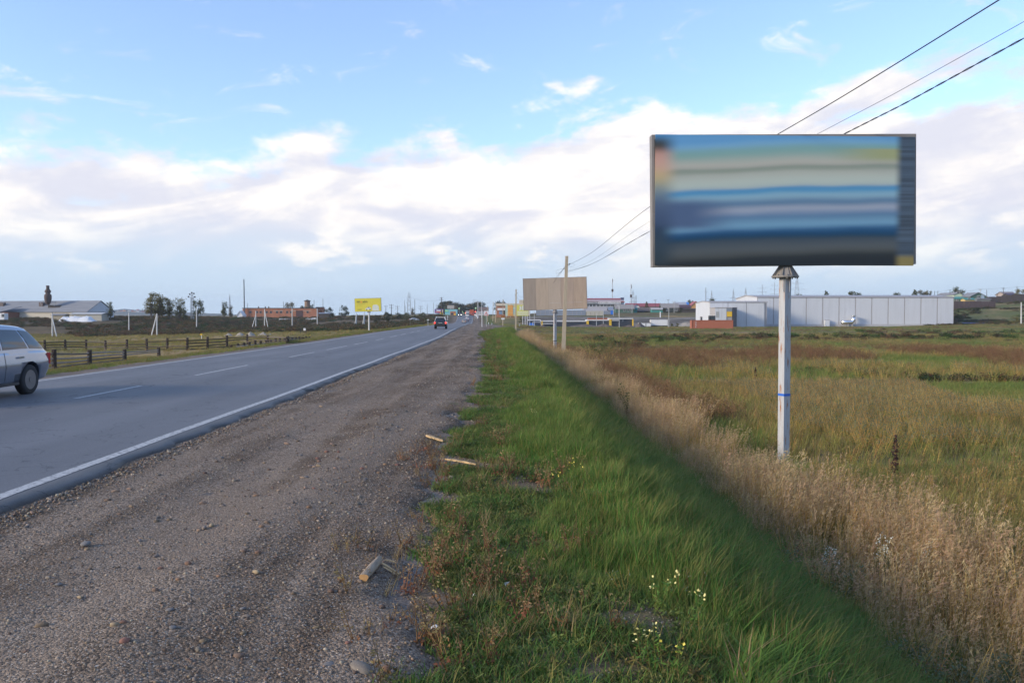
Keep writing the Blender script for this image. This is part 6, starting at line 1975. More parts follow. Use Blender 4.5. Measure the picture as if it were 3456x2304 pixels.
vill(935, 1065, 345, 285, 370, 470, M_WHT, mat('slate_blue_roof', (.07, .08, .11), .6), 'small pale hut with dark blue gable behind the dark green house', ridge='y', depth=5)
vill(1000, 1280, 405, 345, 440, 452, M_DARKW, mat('patched_roof', (.12, .10, .095), .9, .4), 'tumbledown dark shed between the two grey roofed houses', depth=5)
vill(1290, 1505, 378, 352, 432, 446, M_TEAL, mat('pale_sheet_roof', (.42, .40, .38), .8), 'long teal shed left of the dark log house', depth=4)
vill(940, 1000, 372, 352, 410, 447, M_TEAL, M_TEAL, 'teal porch at the right end of the dark green house', depth=3)
vill(1835, 2065, 340, 290, 372, 460, mat('brown_red_wall', (.22, .10, .08), .85), mat('dark_maroon_roof', (.09, .045, .05), .6), 'low house with dark maroon roof right of the dark log house', depth=7)
vill(1760, 1980, 300, 238, 330, 520, M_BEIGEW, mat('light_grey_roof', (.36, .37, .39), .7), 'pale roofed house behind the dark log house', depth=8)
vill(1915, 2040, 290, 235, 320, 530, M_BEIGEW, mat('bright_blue_roof', (.04, .20, .55), .5), 'house with bright blue roof behind the village', depth=8)
vill(2045, 2290, 330, 220, 385, 490, mat('ochre_wall', (.55, .30, .11), .8), M_REDROOF, 'ochre house with red gable roof beside the white office block', ridge='y', depth=9)
vill(1870, 2180, 375, 362, 420, 450, M_DARKW, M_DARKW, 'dark board fence shed below the ochre house', depth=1.5)

# right hillside
qh = lambda x, y: (3060 + x / 5.94, 950 + y / 5.94)
def hillh(cx0, cx1, ywt, yroof, yb, d, wall, roof, label, wins=(), ridge='x', depth=7, **kw):
    zb = zat(qh(0, yb)[1], d)
    return house(qh(cx0, 0)[0], qh(cx1, 0)[0], d, zb, zat(qh(0, ywt)[1], d) - zb, zat(qh(0, yroof)[1], d) - zat(qh(0, ywt)[1], d), depth, wall, roof, label, wins, ridge=ridge, **kw)
hillh(1265, 1590, 300, 222, 350, 392, M_GREENW, M_SLATE, 'dark green gabled house with grey roof on the right hillside', ((.05, 1.0, 1.6, 1.2),), ridge='y', depth=9, door=(.55, 1.5, 2.0, mat('pale_blue_door', (.32, .42, .52), .6)))
hillh(940, 1110, 265, 218, 312, 400, mat('light_green_wall', (.48, .58, .42), .8), M_SLATE, 'light green house with rounded gable at the warehouse corner', ((.0, 2.2, 1.3, 1.3),), ridge='y', depth=16)
hillh(1170, 1350, 362, 335, 420, 380, mat('yellow_plank_wall', (.50, .36, .15), .8), M_TEAL, 'small yellow shed with teal roof below the dark green hillside house', ((-.1, 1.9, 1.2, .9),), depth=4)
hillh(950, 1150, 345, 310, 425, 384, M_GREENW, M_TEAL, 'green shed with teal roof at the warehouse corner', ((-.7, 1.2, .9, 1.6), (-.4, 1.2, .9, 1.6)), depth=5)
hillh(1405, 1675, 352, 343, 408, 384, mat('grey_board_wall', (.19, .19, .18), .9), M_SLATE, 'long grey board shed below the dark green hillside house', depth=3)
hillh(1960, 2190, 262, 208, 300, 430, mat('pinkish_wall', (.36, .30, .27), .85), mat('brown_grey_roof', (.22, .19, .19), .8), 'grey brown roofed house at the far right skyline', depth=8)
hillh(2040, 2230, 278, 240, 300, 424, M_DARKW, mat('violet_dark_roof', (.07, .06, .10), .6), 'low dark roof in front of the far right skyline house', depth=5)
hillh(1640, 1800, 318, 305, 350, 402, M_DARKW, M_SLATE, 'flat dark shed on the skyline right of the dark green hillside house', depth=5)
def board_fence(label, pts, d, h, m):
    P = [at(*qh(*p), d) for p in pts]
    root = thing('board_fence', label, 'fence', P[0])
    for a, b in zip(P[:-1], P[1:]):
        n = max(2, int((b - a).length / 2.2))
        for k in range(n):
            c = a.lerp(b, (k + .5) / n) - P[0]; w = (b - a).length / n
            MB().box((c.x, 0, c.z + h / 2 - 1.6 + rr(-.1, .1)), (w - .1, .12, h + 3.2)).build('board_section', m, root)
board_fence('dark board fence under the sheds on the right hillside', ((945, 470), (1250, 465), (1500, 475), (1780, 470)), 372, 1.7, mat('purple_brown_boards', (.085, .06, .06), .9, .3))
board_fence('dark fence running along the skyline of the right hillside', ((1690, 380), (1900, 350), (2100, 325), (2360, 310)), 398, 1.5, mat('dark_brown_boards', (.075, .06, .055), .9, .3))
o = MB().box((0, 0, 0), (8.0, 3.0, .25)).build('metal_sheet', mat('blue_metal_sheet', (.06, .10, .30), .4), loc=G(*qh(1300, 842), d0=60) + Vector((0, 0, .2)))
tag(o, 'dark blue metal sheet lying in the grass right of the warehouse', 'metal sheet')

# ---- left side buildings
q1 = lambda x, y: (x / 5.6, 960 + y / 5.6)
def barn():
    d = 345.0
    a = at(*q1(1640, 600), d); zb = Hs(a.x, a.y)
    rot = R(-11)
    root = thing('barn', 'long grey roofed barn with white gable on the left bank', 'barn', (a.x, a.y, zb), rot)
    Lb, Dp, he, hr = 85.0, 17.0, 3.4, 7.9
    wl = MB(); gable_prism(wl, -Lb, 0, 0, Dp, -1.5, he, hr); wl.build('wall', mat('cream_plaster', (.50, .46, .38), .9, .15), root)
    gb = MB(); gb.prism([(.1, 0), (Dp - .1, 0), (Dp - .1, he - .1), (Dp / 2, hr - .15), (.1, he - .1)], 'x', 0, .15); gb.build('gable_wall', mat('white_plaster', (.58, .59, .61), .85), root)
    MB().box((.25, Dp * .5, 1.7), (.2, 3.8, 3.2)).build('gate', mat('blue_grey_gate', (.36, .44, .46), .7), root)
    MB().box((.22, Dp * .5, he + .1), (.2, Dp - 1, .16)).build('gable_band', M_SEAM, root)
    rf = MB(); gable_roof(rf, -Lb, 0, 0, Dp, he, hr, .5, .2); ro = rf.build('roof', M_SLATE, root)
    s = (hr - he) / (Dp / 2)
    for x in (-44.5, -25):
        MB().box((x, 4.6, he + s * 4.6 + .4), (1.9, 1.6, 2.2)).build('chimney', mat('brown_stack', (.13, .10, .09), .9), ro)
    for x in (-49, -18.5):
        dm = MB(); dm.add([(x - 2, 2.6, he + s * 2.6), (x - 2, 2.6, he + s * 2.6 + 1.4), (x - 2, 5.2, he + s * 5.2), (x + 3.5, 2.9, he + s * 2.9 + .2), (x + 3.5, 5.2, he + s * 5.2 + .1)], [(0, 1, 2), (0, 3, 1), (1, 3, 4, 2)])
        dm.build('dormer', M_DARKW, ro)
    # lean-to in front of the left half
    MB().box((-54, -3.2, .9), (44, 6.0, 4.4)).build('lean_to_wall', mat('reddish_board_wall', (.20, .085, .05), .9, .2), root)
    lr = MB(); lr.add([(-80, -7.2, 2.9), (-36, -7.2, 2.9), (-31, .2, 5.5), (-80, .2, 5.5), (-80, -7.2, 3.1), (-36, -7.2, 3.1), (-31, .2, 5.7), (-80, .2, 5.7)], [(0, 1, 2, 3), (4, 5, 6, 7), (0, 1, 5, 4), (1, 2, 6, 5), (3, 0, 4, 7)])
    lr.build('lean_to_roof', M_SLATE, root)
    for x, w, h in ((-66.5, 2.2, 1.8), (-45, 2.0, 1.6), (-41.5, 2.4, 1.3)): window(root, x, -6.25, 1.3, w, h)
    MB().box((-58, -6.25, .8), (5.5, .12, 4.0)).build('door', mat('cream_gate', (.44, .42, .36), .8), root)
    # cyclone on the ridge
    c = at(*q1(908, 350), d + 6)
    rt = thing('dust_cyclone', 'rusty dark dust cyclone standing above the barn ridge', 'cyclone', (c.x, c.y, c.z - .8))
    k = 1 / 5.6 * d / FPX
    MB().lathe([(.5, -.6), (1.0, .2), (1.35, 1.4), (1.45, 2.6), (1.4, 3.6), (.8, 4.2), (1.2, 4.9), (1.25, 5.2), (.7, 6.0), (.62, 6.3), (.65, 7.6)], (0, 0, .6), n=16).build('vessel', M_RUST, rt, smooth=True)
    MB().path([(-3.4, 0, 1.3), (3.4, 0, 1.3)], .12, 5).build('platform_bar', M_LATT, rt)
    for sx in (-1, 1): MB().path([(sx * 3.4, 0, 1.3), (sx * 2.6, 0, -.4)], .1, 5).build('brace', M_LATT, rt)
barn()
def tarp_heap():
    a = at(*q1(1460, 645), 322); zb = Hs(a.x, a.y)
    V, F = [], []; nx, ny = 30, 8
    k = 322 / FPX / 5.6
    for i in range(nx + 1):
        for j in range(ny + 1):
            x = (i / nx - .5) * 680 * k; t = j / ny
            z = 2.0 * math.sin(math.pi * t) ** .6 * min(1, 6 * min(i / nx, 1 - i / nx) + .15) * (1 + .18 * math.sin(i * 1.3) * math.cos(i * .7)) - .2
            V.append((x, (t - .5) * 5, z))
    for i in range(nx):
        for j in range(ny): F.append((i * (ny + 1) + j, (i + 1) * (ny + 1) + j, (i + 1) * (ny + 1) + j + 1, i * (ny + 1) + j + 1))
    o = MB().add(V, F).build('tarpaulin_heap', M_WHT, loc=(a.x, a.y, zb), smooth=True)
    tag(o, 'long heap under white tarpaulin in front of the barn gable', 'tarpaulin')
    house(q1(1345, 0)[0], q1(1920, 0)[0], 330, None, 2.6, .5, 6, M_BEIGEW, mat('pale_lean_roof', (.48, .48, .47), .7), 'low open shed with flat pale roof beside the barn', name='shed', cat='shed')
    house(q1(980, 0)[0], q1(1210, 0)[0], 333, None, 2.2, .4, 4, mat('tan_boards', (.34, .30, .22), .9), M_SLATE, 'low tan shed left of the white tarpaulin heap', name='shed', cat='shed')
    r_, w, h = simple_box('site_trailer', 'white caravan at the left edge in front of the barn', 'caravan', q1(-60, 0)[0], q1(78, 0)[0], q1(0, 540)[1], q1(0, 640)[1], 322, 2.6, M_WHT, sink=.5)
    window(r_, .35 * w, 0, h * .55, 1.2, 1.3)
tarp_heap()

def brick_building():
    d = 480.0
    a, b = at(*c2(270, 660), d), at(*c2(1240, 660), d); zb = a.z - .3
    root = thing('brick_building', 'long low red brick building with flat black roof edge left of the road', 'building', (a.x, d, zb), R(2))
    w = b.x - a.x; h = at(*c2(0, 550), d).z - zb
    MB().box((w / 2, 5, h / 2 - 1), (w, 10, h + 2)).build('wall', M_BRICK, root)
    MB().box((w / 2, 5, h + .12), (w + .4, 10.4, .3)).build('roof_edge', mat('black_roofing', (.05, .05, .055), .9), root)
    def X(cx): return at(*c2(cx, 600), d).x - a.x
    for cx in (373, 458, 505, 585, 640, 720, 773, 853, 905, 1122):
        window(root, X(cx), -.02, at(*c2(0, 600), d).z - zb, 1.25, 1.4, mat('grey_frame', (.24, .21, .19), .8), M_WIN, 1)
    MB().box((X(1015), -.04, (at(*c2(0, 618), d).z - zb)), (X(1060) - X(970), .2, 3.4)).build('gate', mat('dark_red_gate', (.07, .035, .035), .7), root)
    MB().box((X(297), -.06, 1.2), (.8, .2, 2.4)).build('door', M_WFR, root)
    for c0, c1_ in ((675, 800), (900, 975), (1062, 1165)):
        MB().box(((X(c0) + X(c1_)) / 2, -.03, at(*c2(0, 582), d).z - zb), (X(c1_) - X(c0), .12, .22)).build('lintel', M_BEIGEW, root)
    for cx in (455, 545, 590): MB().box((X(cx), 4, h + .7), (.5, .5, 1.0)).build('vent', M_RUST, root)
    # stack
    s0 = at(*c2(293, 545), d - 1); s1 = at(*c2(287, 166), d - 1)
    st = thing('chimney_stack', 'tall thin dark steel chimney at the left end of the brick building', 'chimney', (s0.x, s0.y, zb - .5))
    MB().tube((0, 0, 0), (s1.x - s0.x, 0, s1.z - zb + .5), .38, .26, 10).build('flue', mat('dark_flue', (.09, .10, .115), .7), st)
    MB().lathe([(.40, 0), (.48, .1), (.40, .2)], (0, 0, 9), n=10).build('joint_ring', M_RUST, st)
    house(c2(1240, 0)[0], c2(1322, 0)[0], 492, zb, h + .5, .3, 6, M_BRICK, mat('dark_flat_roof', (.06, .06, .06), .9), 'short brick wing at the right end of the brick building', ((.55, 2.2, 1.0, 1.2),), name='brick_wing', cat='building')
    # turret
    t0 = at(*c2(1127, 540), 520)
    tw = thing('water_tower', 'small brick turret with dark pyramid roof rising behind the brick building', 'tower', (t0.x, t0.y, t0.z - 4))
    hh = at(*c2(0, 455), 520).z - t0.z + 4
    MB().lathe([(1.8, 0), (1.75, hh)], n=12).build('shaft', mat('tower_brick', (.23, .15, .10), .9), tw)
    MB().lathe([(2.4, hh), (2.3, hh + .2), (.05, hh + 1.0)], n=8).build('roof', M_DARKW, tw)
    house(c2(195, 0)[0], c2(268, 0)[0], 470, None, 1.6, 2.2, 6, M_WHT, M_WHT, 'small white gabled roof left of the brick building', ridge='y', name='shed', cat='shed')
    house(c2(1280, 0)[0], c2(1420, 0)[0], 440, None, 2.6, .3, 4, M_DARKW, M_GFENCE, 'dark open carport with grey roof right of the brick building', name='carport', cat='shed')
brick_building()

# ---- yellow billboard on the left
def yellow_billboard():
    d = 188.0
    a, b = at(*c2(1765, 592), d), at(*c2(2115, 415), d)
    base = at(*c2(1942, 868), d); base.z = Hs(base.x, base.y)
    root = thing('billboard', 'bright yellow billboard with dark lettering left of the road', 'billboard', base, R(0))
    w, h = b.x - a.x, b.z - a.z; cx = (a.x + b.x) / 2 - base.x; cz = (a.z + b.z) / 2 - base.z
    bd = MB().box((cx, 0, cz), (w, .3, h)).build('board', mat('board_edge', (.22, .24, .30), .6), root)
    bd.rotation_euler = (0, R(-1.6), 0)
    ps = MB().box((cx, -.17, cz), (w - .12, .04, h - .12)).build('poster', mat('yellow_poster', (.66, .58, .06), .6, .05), root); ps.rotation_euler = (0, R(-1.6), 0)
    zt = cz - h / 2
    MB().tube((0, .1, -.5), (0, .1, zt), .19, .17, 12).build('post', M_CONCW, root)
    MB().box((0, .1, zt - .12), (.7, .4, .24)).build('collar', M_FRAME, root)
    dk = mat('dark_brown_lettering', (.07, .055, .03), .6); orr = mat('orange_lettering', (.75, .22, .05), .6)
    def X(c): return at(*c2(c, 500), d).x - base.x
    def Z(c): return at(*c2(0, c), d).z - base.z
    y = -.2
    text('m', X(1838) - X(1795), Z(450) - Z(475), dk, ps, (X(1816), y, Z(463)), bold=.015)
    text('a', X(1864) - X(1842), Z(450) - Z(475), orr, ps, (X(1853), y, Z(463)), bold=.015)
    text('xim', X(1935) - X(1868), Z(443) - Z(475), dk, ps, (X(1901), y, Z(460)), bold=.015)
    for c0, c1_, cy in ((1797, 1903, 490), (1797, 1866, 509)):
        MB().box(((X(c0) + X(c1_)) / 2, y, Z(cy)), (X(c1_) - X(c0), .012, .055)).build('text_line', mat('faint_lettering', (.30, .26, .06), .6), ps)
    MB().box(((X(1800) + X(1858)) / 2, y, Z(563)), (X(1858) - X(1800), .012, .10)).build('text_line', dk, ps)
    # printed white car
    k = X(1980) - X(1905); pr = [(0, 0), (.02, .22), (.25, .30), (.40, .50), (.70, .52), (.85, .32), (1.0, .26), (1.0, 0)]
    mb = MB(); mb.prism([(X(1905) + p * k, Z(567) + q * k * .95) for p, q in pr], 'y', y - .004, y + .004); mb.build('printed_car', M_WHT, ps)
    mb = MB(); mb.prism([(X(1905) + p * k, Z(567) + q * k * .95) for p, q in ((.33, .33), (.44, .47), (.68, .48), (.78, .33))], 'y', y - .010, y - .005); mb.build('printed_window', M_TRIM, ps)
    for p in (.22, .8): mb = MB(); mb.lathe([(0, 0), (.11 * k, 0), (.11 * k, .006), (0, .006)], (X(1905) + p * k, y - .010, Z(565)), 'y', 12); mb.build('printed_wheel', M_TRIM, ps)
    # plain pale shape where the poster shows a printed figure
    mb = MB(); mb.prism([(X(1995), Z(582)), (X(2000), Z(520)), (X(2015), Z(505)), (X(2060), Z(505)), (X(2080), Z(525)), (X(2085), Z(582))], 'y', y - .004, y + .004); mb.build('pale_panel', mat('pale_print', (.62, .66, .60), .6), ps)
yellow_billboard()

# ---- braced concrete poles on the left
def braced_pole(px, py0, py1, brace, label, d=None, r=.16, group='white concrete poles on the left bank'):
    g = G(px, py1, d0=60)
    if d: g = on_ground(px, d)
    root = thing('concrete_pole', label, 'pole', g, 0, group)
    top = at(px, py0, g.y) - g
    MB().tube((0, 0, -1), top, r * 1.15, r, 7).build('shaft', M_CONCW, root)
    if brace:
        bx, by, f = brace
        b = G(bx, by, d0=60); b = Vector((at(bx, by, g.y - .4).x, g.y - .4, g.z + (Hs(at(bx, by, g.y).x, g.y) - g.z)))
        MB().tube(b - g - Vector((0, 0, .6)), top * f, r, r * .9, 7).build('brace', M_CONCW, root)
    if top.z > 3: MB().lathe([(.06, 0), (.1, .06), (.05, .22)], top, n=6).build('insulator', M_TRIM, root)
for x, y0, y1, br, lb in ((482, 345, 565, (527, 520, .82), 'leftmost braced white pole, just right of the silver car'), (1190, 340, 508, None, 'plain white pole right of the barn gable'),
                          (1448, 350, 553, (1392, 550, .95), 'braced white pole left of the birches'), (1815, 300, 490, None, 'plain white pole in front of the bush by the floodlight mast')):
    X0, Y0 = c1(x, y0); Y1 = c1(0, y1)[1]
    braced_pole(X0, Y0, Y1, (c1(br[0], 0)[0], c1(0, br[1])[1], br[2]) if br else None, lb)
for x, y0, y1, br, lb in ((445, 585, 822, (385, 822, .8), 'white pole braced to the left in front of the brick building'), (560, 560, 805, (610, 818, .95), 'white pole braced to the right in front of the brick building'),
                          (925, 555, 805, None, 'plain white pole in front of the dark red gate'), (1257, 555, 780, None, 'plain white pole at the right end of the brick building'),
                          (1775, 620, 790, (1750, 785, .95), 'white braced pole under the left end of the yellow billboard'), (1880, 610, 790, (1855, 790, .95), 'white braced pole just left of the yellow billboard post')):
    X0, Y0 = c2(x, y0); Y1 = c2(0, y1)[1]
    braced_pole(X0, Y0, Y1, (c2(br[0], 0)[0], c2(0, br[1])[1], br[2]) if br else None, lb)

# ---- thin poles, lamps, masts
def stick(name, label, cat, px, py0, py1, d, r, m, arms=(), group=None, ground=True, lean=0.0, pxt=None):
    g = at(px, py1, d)
    z = min(g.z, Hs(g.x, d)) if ground else g.z
    root = thing(name, label, cat, (g.x, d, z), 0, group)
    t = at(pxt or px, py0, d)
    MB().tube((0, 0, -.5), (t.x - g.x, 0, t.z - z), r, r * .75, 6).build('shaft', m, root)
    for (fz, w) in arms:
        MB().box((t.x - g.x, 0, t.z - z - fz), (w, .12, .14)).build('crossarm', m, root)
        for sx in (-1, 0, 1):
            MB().lathe([(.05, 0), (.1, .1), (.04, .25)], (t.x - g.x + sx * w * .45, 0, t.z - z - fz + .07), n=6).build('insulator', M_TRIM, root)
    return root, Vector((t.x, d, t.z))
def lattice(label, px, py0, d, w, arms=(), name='lattice_mast', cat='mast', m=M_LATT, top=.25, group=None, solid=0.0):
    g = at(px, 1060, d); z = Hs(g.x, d); zt = at(px, py0, d).z - z
    root = thing(name, label, cat, (g.x, d, z), 0, group)
    r = max(.05, d * .00007)
    legs = [[Vector((sx * w / 2, sy * w / 2, -.5)), Vector((sx * w * top / 2, sy * w * top / 2, zt * .86)), Vector((0, 0, zt))] for sx in (-1, 1) for sy in (-1, 1)]
    for lg in legs: MB().path(lg, r * 1.5, 4).build('leg', m, root)
    n = max(5, int(zt / (w * 1.3))); br = MB()
    for i in range(n):
        t0, t1 = i / n, (i + 1) / n
        for a, b in ((0, 1), (2, 3), (0, 2), (1, 3)):
            br.path([legs[a][0].lerp(legs[a][1], t0), legs[b][0].lerp(legs[b][1], t1)], r, 3)
            br.path([legs[b][0].lerp(legs[b][1], t0), legs[a][0].lerp(legs[a][1], t1)], r, 3)
    br.build('bracing', m, root)
    for (f, hw) in arms:
        zz = zt * f
        ar = MB()
        for sx in (-1, 1):
            ar.path([(0, 0, zz + hw * .2), (sx * hw, 0, zz)], r * 1.3, 4); ar.path([(0, 0, zz - .1), (sx * hw, 0, zz)], r * 1.3, 4)
        ar.build('arm', m, root)
    return root
q5 = lambda x, y: (2150 + x / 3.92, 900 + y / 3.92)
for x, y0, w, arms, lb in ((2112, 115, 4.2, ((.74, 5.5), (.56, 7.0), (.33, 5.0)), 'largest lattice pylon on the skyline right of the billboard post'), (1435, 278, 2.6, ((.6, 4.2), (.35, 4.4)), 'medium lattice pylon above the gap left of the warehouse roof'),
                           (985, 310, 2.2, ((.55, 3.6), (.3, 3.6)), 'small lattice pylon behind the white office block, left one'), (1273, 290, 2.2, ((.55, 2.6), (.3, 2.6)), 'narrow lattice pylon behind the white office block roof')):
    lattice(lb, q5(x, 0)[0], q5(0, y0)[1], 640, w, arms, 'power_pylon', 'pylon', group='power pylons on the skyline')
for x, y0, lb in ((1657, 240, 'thin three armed pole on the skyline left of the billboard post'), (1818, 205, 'thin three armed pole just left of the billboard post top')):
    stick('power_pole', lb, 'power pole', q5(x, 0)[0], q5(0, y0)[1], 1060, 560, .18, M_LATT, ((2.2, 5), (4.8, 6), (8.0, 5)), 'three armed poles on the skyline')
for x, y0, y1, w, lb in ((1438, 392, 650, 1.2, 'slim telephone mast with antennas above the red roofed shop building'), (1683, 465, 700, 1.2, 'grey telephone mast right of the red roofed shop building')):
    px, py = q4(x, y0)
    root, t = stick('antenna_mast', lb, 'mast', px, py, 1062, 560, .28, M_GALV)
    for k in range(3):
        MB().box((rr(-.4, .4), -.3, t.z - root.location.z - 1.4 - k * .2), (.35, .25, 2.4)).build('antenna', M_WHT, root)
    MB().box((0, 0, t.z - root.location.z - 8), (1.3, .6, 1.8)).build('antenna_box', M_RUST, root)
lattice('open lattice pylon right behind the grey telephone mast', q4(1710, 0)[0], q4(0, 535)[1], 620, 3.4, ((.6, 3), (.4, 3)), 'power_pylon', 'pylon')
stick('wood_pole', 'short bare pole right of the open lattice pylon', 'pole', q4(1750, 0)[0], q4(0, 612)[1], 1062, 560, .22, M_DPOLE)
stick('antenna_mast', 'thin pointed mast behind the white office block', 'mast', q5(910, 0)[0], q5(0, 275)[1], 1060, 540, .3, M_LATT, ((3, 2),))
for i, (x, y0, y1, d, lb) in enumerate(((1528, 748, 1055, 262, 'tall galvanised lamp post in front of the right end of the dark building row'), (1318, 815, 1015, 292, 'galvanised post left of the yellow pilasters in the middle of the dark building row'), (1227, 850, 1015, 292, 'galvanised post in the middle of the dark building row'),
                                        (2185, 785, 1020, 290, 'galvanised lamp post at the right end of the white trailer'), (405, 820, 1035, 288, 'galvanised post beside the bright blue tank'), (345, 815, 1035, 288, 'galvanised post left of the bright blue tank'))):
    r_, t = stick('lamp_post', lb, 'lamp post', q4(x, 0)[0], q4(0, y0)[1], q4(0, y1)[1], d, .11, M_GALV, group='galvanised posts round the yard')
    if i in (0, 3): MB().box((-.3, 0, t.z - r_.location.z), (.8, .25, .12)).build('lamp_head', M_WHT, r_)
stick('marker_post', 'white marker post on the haul road above the white trailer', 'post', q4(2072, 0)[0], q4(0, 828)[1], q4(0, 902)[1], 385, .28, M_WHT)
stick('marker_post', 'white pole standing alone at the far right below the hillside', 'pole', qh(2297, 0)[0], qh(0, 415)[1], qh(0, 735)[1], 290, .22, M_CONCW)
for x, y0, y1, lb in ((1475, 145, 260, 'short orange lit pole behind the dark green hillside house'), (1605, 165, 310, 'thin pole right of the dark green hillside house'), (1938, 120, 300, 'thin pole left of the far right skyline house'),
                      (2212, 95, 300, 'thin pole at the right end of the far right skyline house'), (1815, 240, 310, 'shortest thin pole on the right skyline'), (560, 190, 255, 'left thin pole above the warehouse right end'), (625, 185, 255, 'middle thin pole above the warehouse right end'), (868, 165, 250, 'right thin pole above the warehouse right end')):
    r_, t = stick('wood_pole', lb, 'pole', qh(x, 0)[0], qh(0, y0)[1], qh(0, y1)[1], 405, .14, M_BEIGEW if x == 1475 else M_DPOLE, ((.5, 1.4),) if x in (1475, 1938) else (), 'thin poles on the right skyline')
hz = [at(*qh(x, y), 405) for x, y in ((480, 215), (868, 163), (1115, 190), (1475, 146), (1938, 124), (2212, 97), (2400, 98))]
pts = []
for a, b in zip(hz[:-1], hz[1:]): pts += span(a, b, .35, 8)[:-1]
cable('power_cable', 'thin wire strung between the skyline poles at the far right', pts + [hz[-1]], .03)
# poles among the village
for x, y0, y1, d, lb in ((2185 * 0 + 640, 300, 420, 400, 'white post at the left end of the dark green house'), (900, 260, 450, 440, 'grey pole at the teal porch'), (1360, 180, 300, 470, 'dark pole behind the tumbledown shed'), (1735, 210, 430, 440, 'grey pole in front of the dark log house'),
                         (1618, 175, 270, 500, 'dark antenna pole behind the dark log house'), (2033, 175, 240, 540, 'thin pole by the bright blue roof'), (530, 390, 510, 400, 'thin pole right of the small blue fence panel')):
    px, py = qv(x, y0)
    stick('wood_pole', lb, 'pole', px, py, qv(0, y1)[1], d, .13, M_GALV if x in (640, 900, 1735, 530) else M_DPOLE, ((.4, 1.5),) if x in (1360, 1735, 1618) else (), 'poles among the village houses')
# left skyline poles
q3 = lambda x, y: (1300 + x / 4.704, 960 + y / 4.704)
lattice('tall lattice pylon with pointed top on the skyline left of the road', q3(380, 0)[0], q3(0, 115)[1], 520, 2.6, (), 'lattice_mast', 'mast', top=.45)
for x, y0, lb in ((893, 200, 'tallest dark wooden pole with crossarms at the far road'), (470, 238, 'dark pole right of the tall lattice pylon'), (308, 252, 'thin pole left of the tall lattice pylon'), (98, 315, 'leaning dark pole farthest left of the tall lattice pylon'), (195, 335, 'short crossarm pole left of the tall lattice pylon'),
                  (565, 335, 'short crossarm pole over the dark bushes'), (668, 312, 'grey pole over the slope left of the purple billboard'), (767, 285, 'grey pole just left of the purple billboard'), (812, 312, 'thin pole behind the purple billboard'), (318, 338, 'short pole close left of the tall lattice pylon')):
    stick('wood_pole', lb, 'pole', q3(x, 0)[0], q3(0, y0)[1], 1064, 470 if x != 893 else 520, .16 if x != 893 else .3, M_DPOLE if x in (893, 470, 98) else M_LATT, ((.5, 2.2), (1.9, 2.2)) if x in (893, 195, 565, 98) else (), 'poles on the skyline left of the road')
for x, y0, lb in ((810, 458, 'thin pole behind the middle of the brick building'), (1215, 440, 'thin lattice like pole right of the brick turret'), (1333, 422, 'dark pole right of the brick building'), (335, 480, 'short pole right of the tall thin chimney'), (2165, 512, 'crossarm pole right of the yellow billboard'), (2240, 497, 'braced dark pole right of the yellow billboard'), (2320, 515, 'farther crossarm pole right of the yellow billboard')):
    stick('wood_pole', lb, 'pole', c2(x, 0)[0], c2(0, y0)[1], 1064, 540, .17, M_DPOLE, ((.6, 2.4),) if x > 2000 else (), 'poles behind the brick building')
lattice('slender telecom mast on the skyline left of the tall thin chimney', c1(2122, 0)[0], c1(0, 172)[1], 640, 2.0, (), top=.2)
def flood_mast():
    px, py = c1(1775, 165); d = 360
    root = lattice('floodlight mast with round lamps beside the birches', px, py, d, 1.1, (), 'floodlight_mast', 'lamp post', top=.8)
    z = at(px, py, d).z - root.location.z
    for dx, dz in ((0, .3), (-.9, -.3), (.9, .0), (-1.4, -1.4), (1.3, -1.5)):
        MB().lathe([(.1, .15), (.36, 0), (.38, -.1), (.05, -.12)], (dx, -.2, z + dz), 'y', 10).build('floodlight', M_TRIM, root)
        MB().path([(0, 0, z + dz - .4), (dx, 0, z + dz - .2)], .06, 4).build('bracket', M_LATT, root)
flood_mast()
# skyline wires
cable('power_cable', 'faint wire crossing the skyline over the far road', span(at(*q3(380, 190), 520), at(*q3(893, 232), 520), 2.0, 12) + span(at(*q3(893, 232), 520), at(*q3(1690, 262), 480), 4.5, 14), .035)
cable('power_cable', 'second faint wire crossing the skyline over the far road', span(at(*q3(893, 292), 520), at(*q3(1470, 290), 470), 1.0, 12), .035)
# small signs and frame on the left
g = G(*c2(1072, 890)); s = m_per_px(g.y) / 3.92
rt = thing('notice_stand', 'small black frame stand with a white plate beside the left meadow', 'sign', g)
w, h = 75 * s, 78 * s
for sx in (-1, 1): MB().box((sx * w / 2, 0, h / 2), (.08, .08, h)).build('leg', M_TRIM, rt)
for z in (.3, .62, .95): MB().box((0, 0, h * z), (w - .08, .07, .09)).build('bar', M_TRIM, rt)
MB().box((w * .25, -.06, h * .78), (w * .38, .03, w * .42)).build('plate', M_WHT, rt)
g = G(*c1(1862, 585)); s = m_per_px(g.y) / 2.735
rt = thing('gas_marker', 'small white and yellow marker post in the left meadow', 'marker', g)
MB().tube((0, 0, -.2), (-.05, 0, 40 * s), .06, .05, 6).build('post', M_WHT, rt); MB().box((-.05, -.07, 42 * s), (20 * s, .03, 12 * s)).build('plate', M_YEL, rt)
g = G(*q3(680, 655)); s = m_per_px(g.y) / 4.704
rt = thing('road_sign', 'white road sign plate on a post left of the black car', 'sign', g)
MB().tube((0, 0, -.3), (0, 0, 95 * s), .05, .05, 6).build('post', M_CONCW, rt); MB().box((0, -.07, 95 * s), (34 * s, .03, 16 * s)).build('plate', M_CONCW, rt)
g = on_ground(q3(992, 570)[0], 262); s = m_per_px(262) / 4.704
rt = thing('road_sign', 'grey triangle sign seen from behind right of the black car', 'sign', g)
zt = at(*q3(992, 490), 262).z - g.z
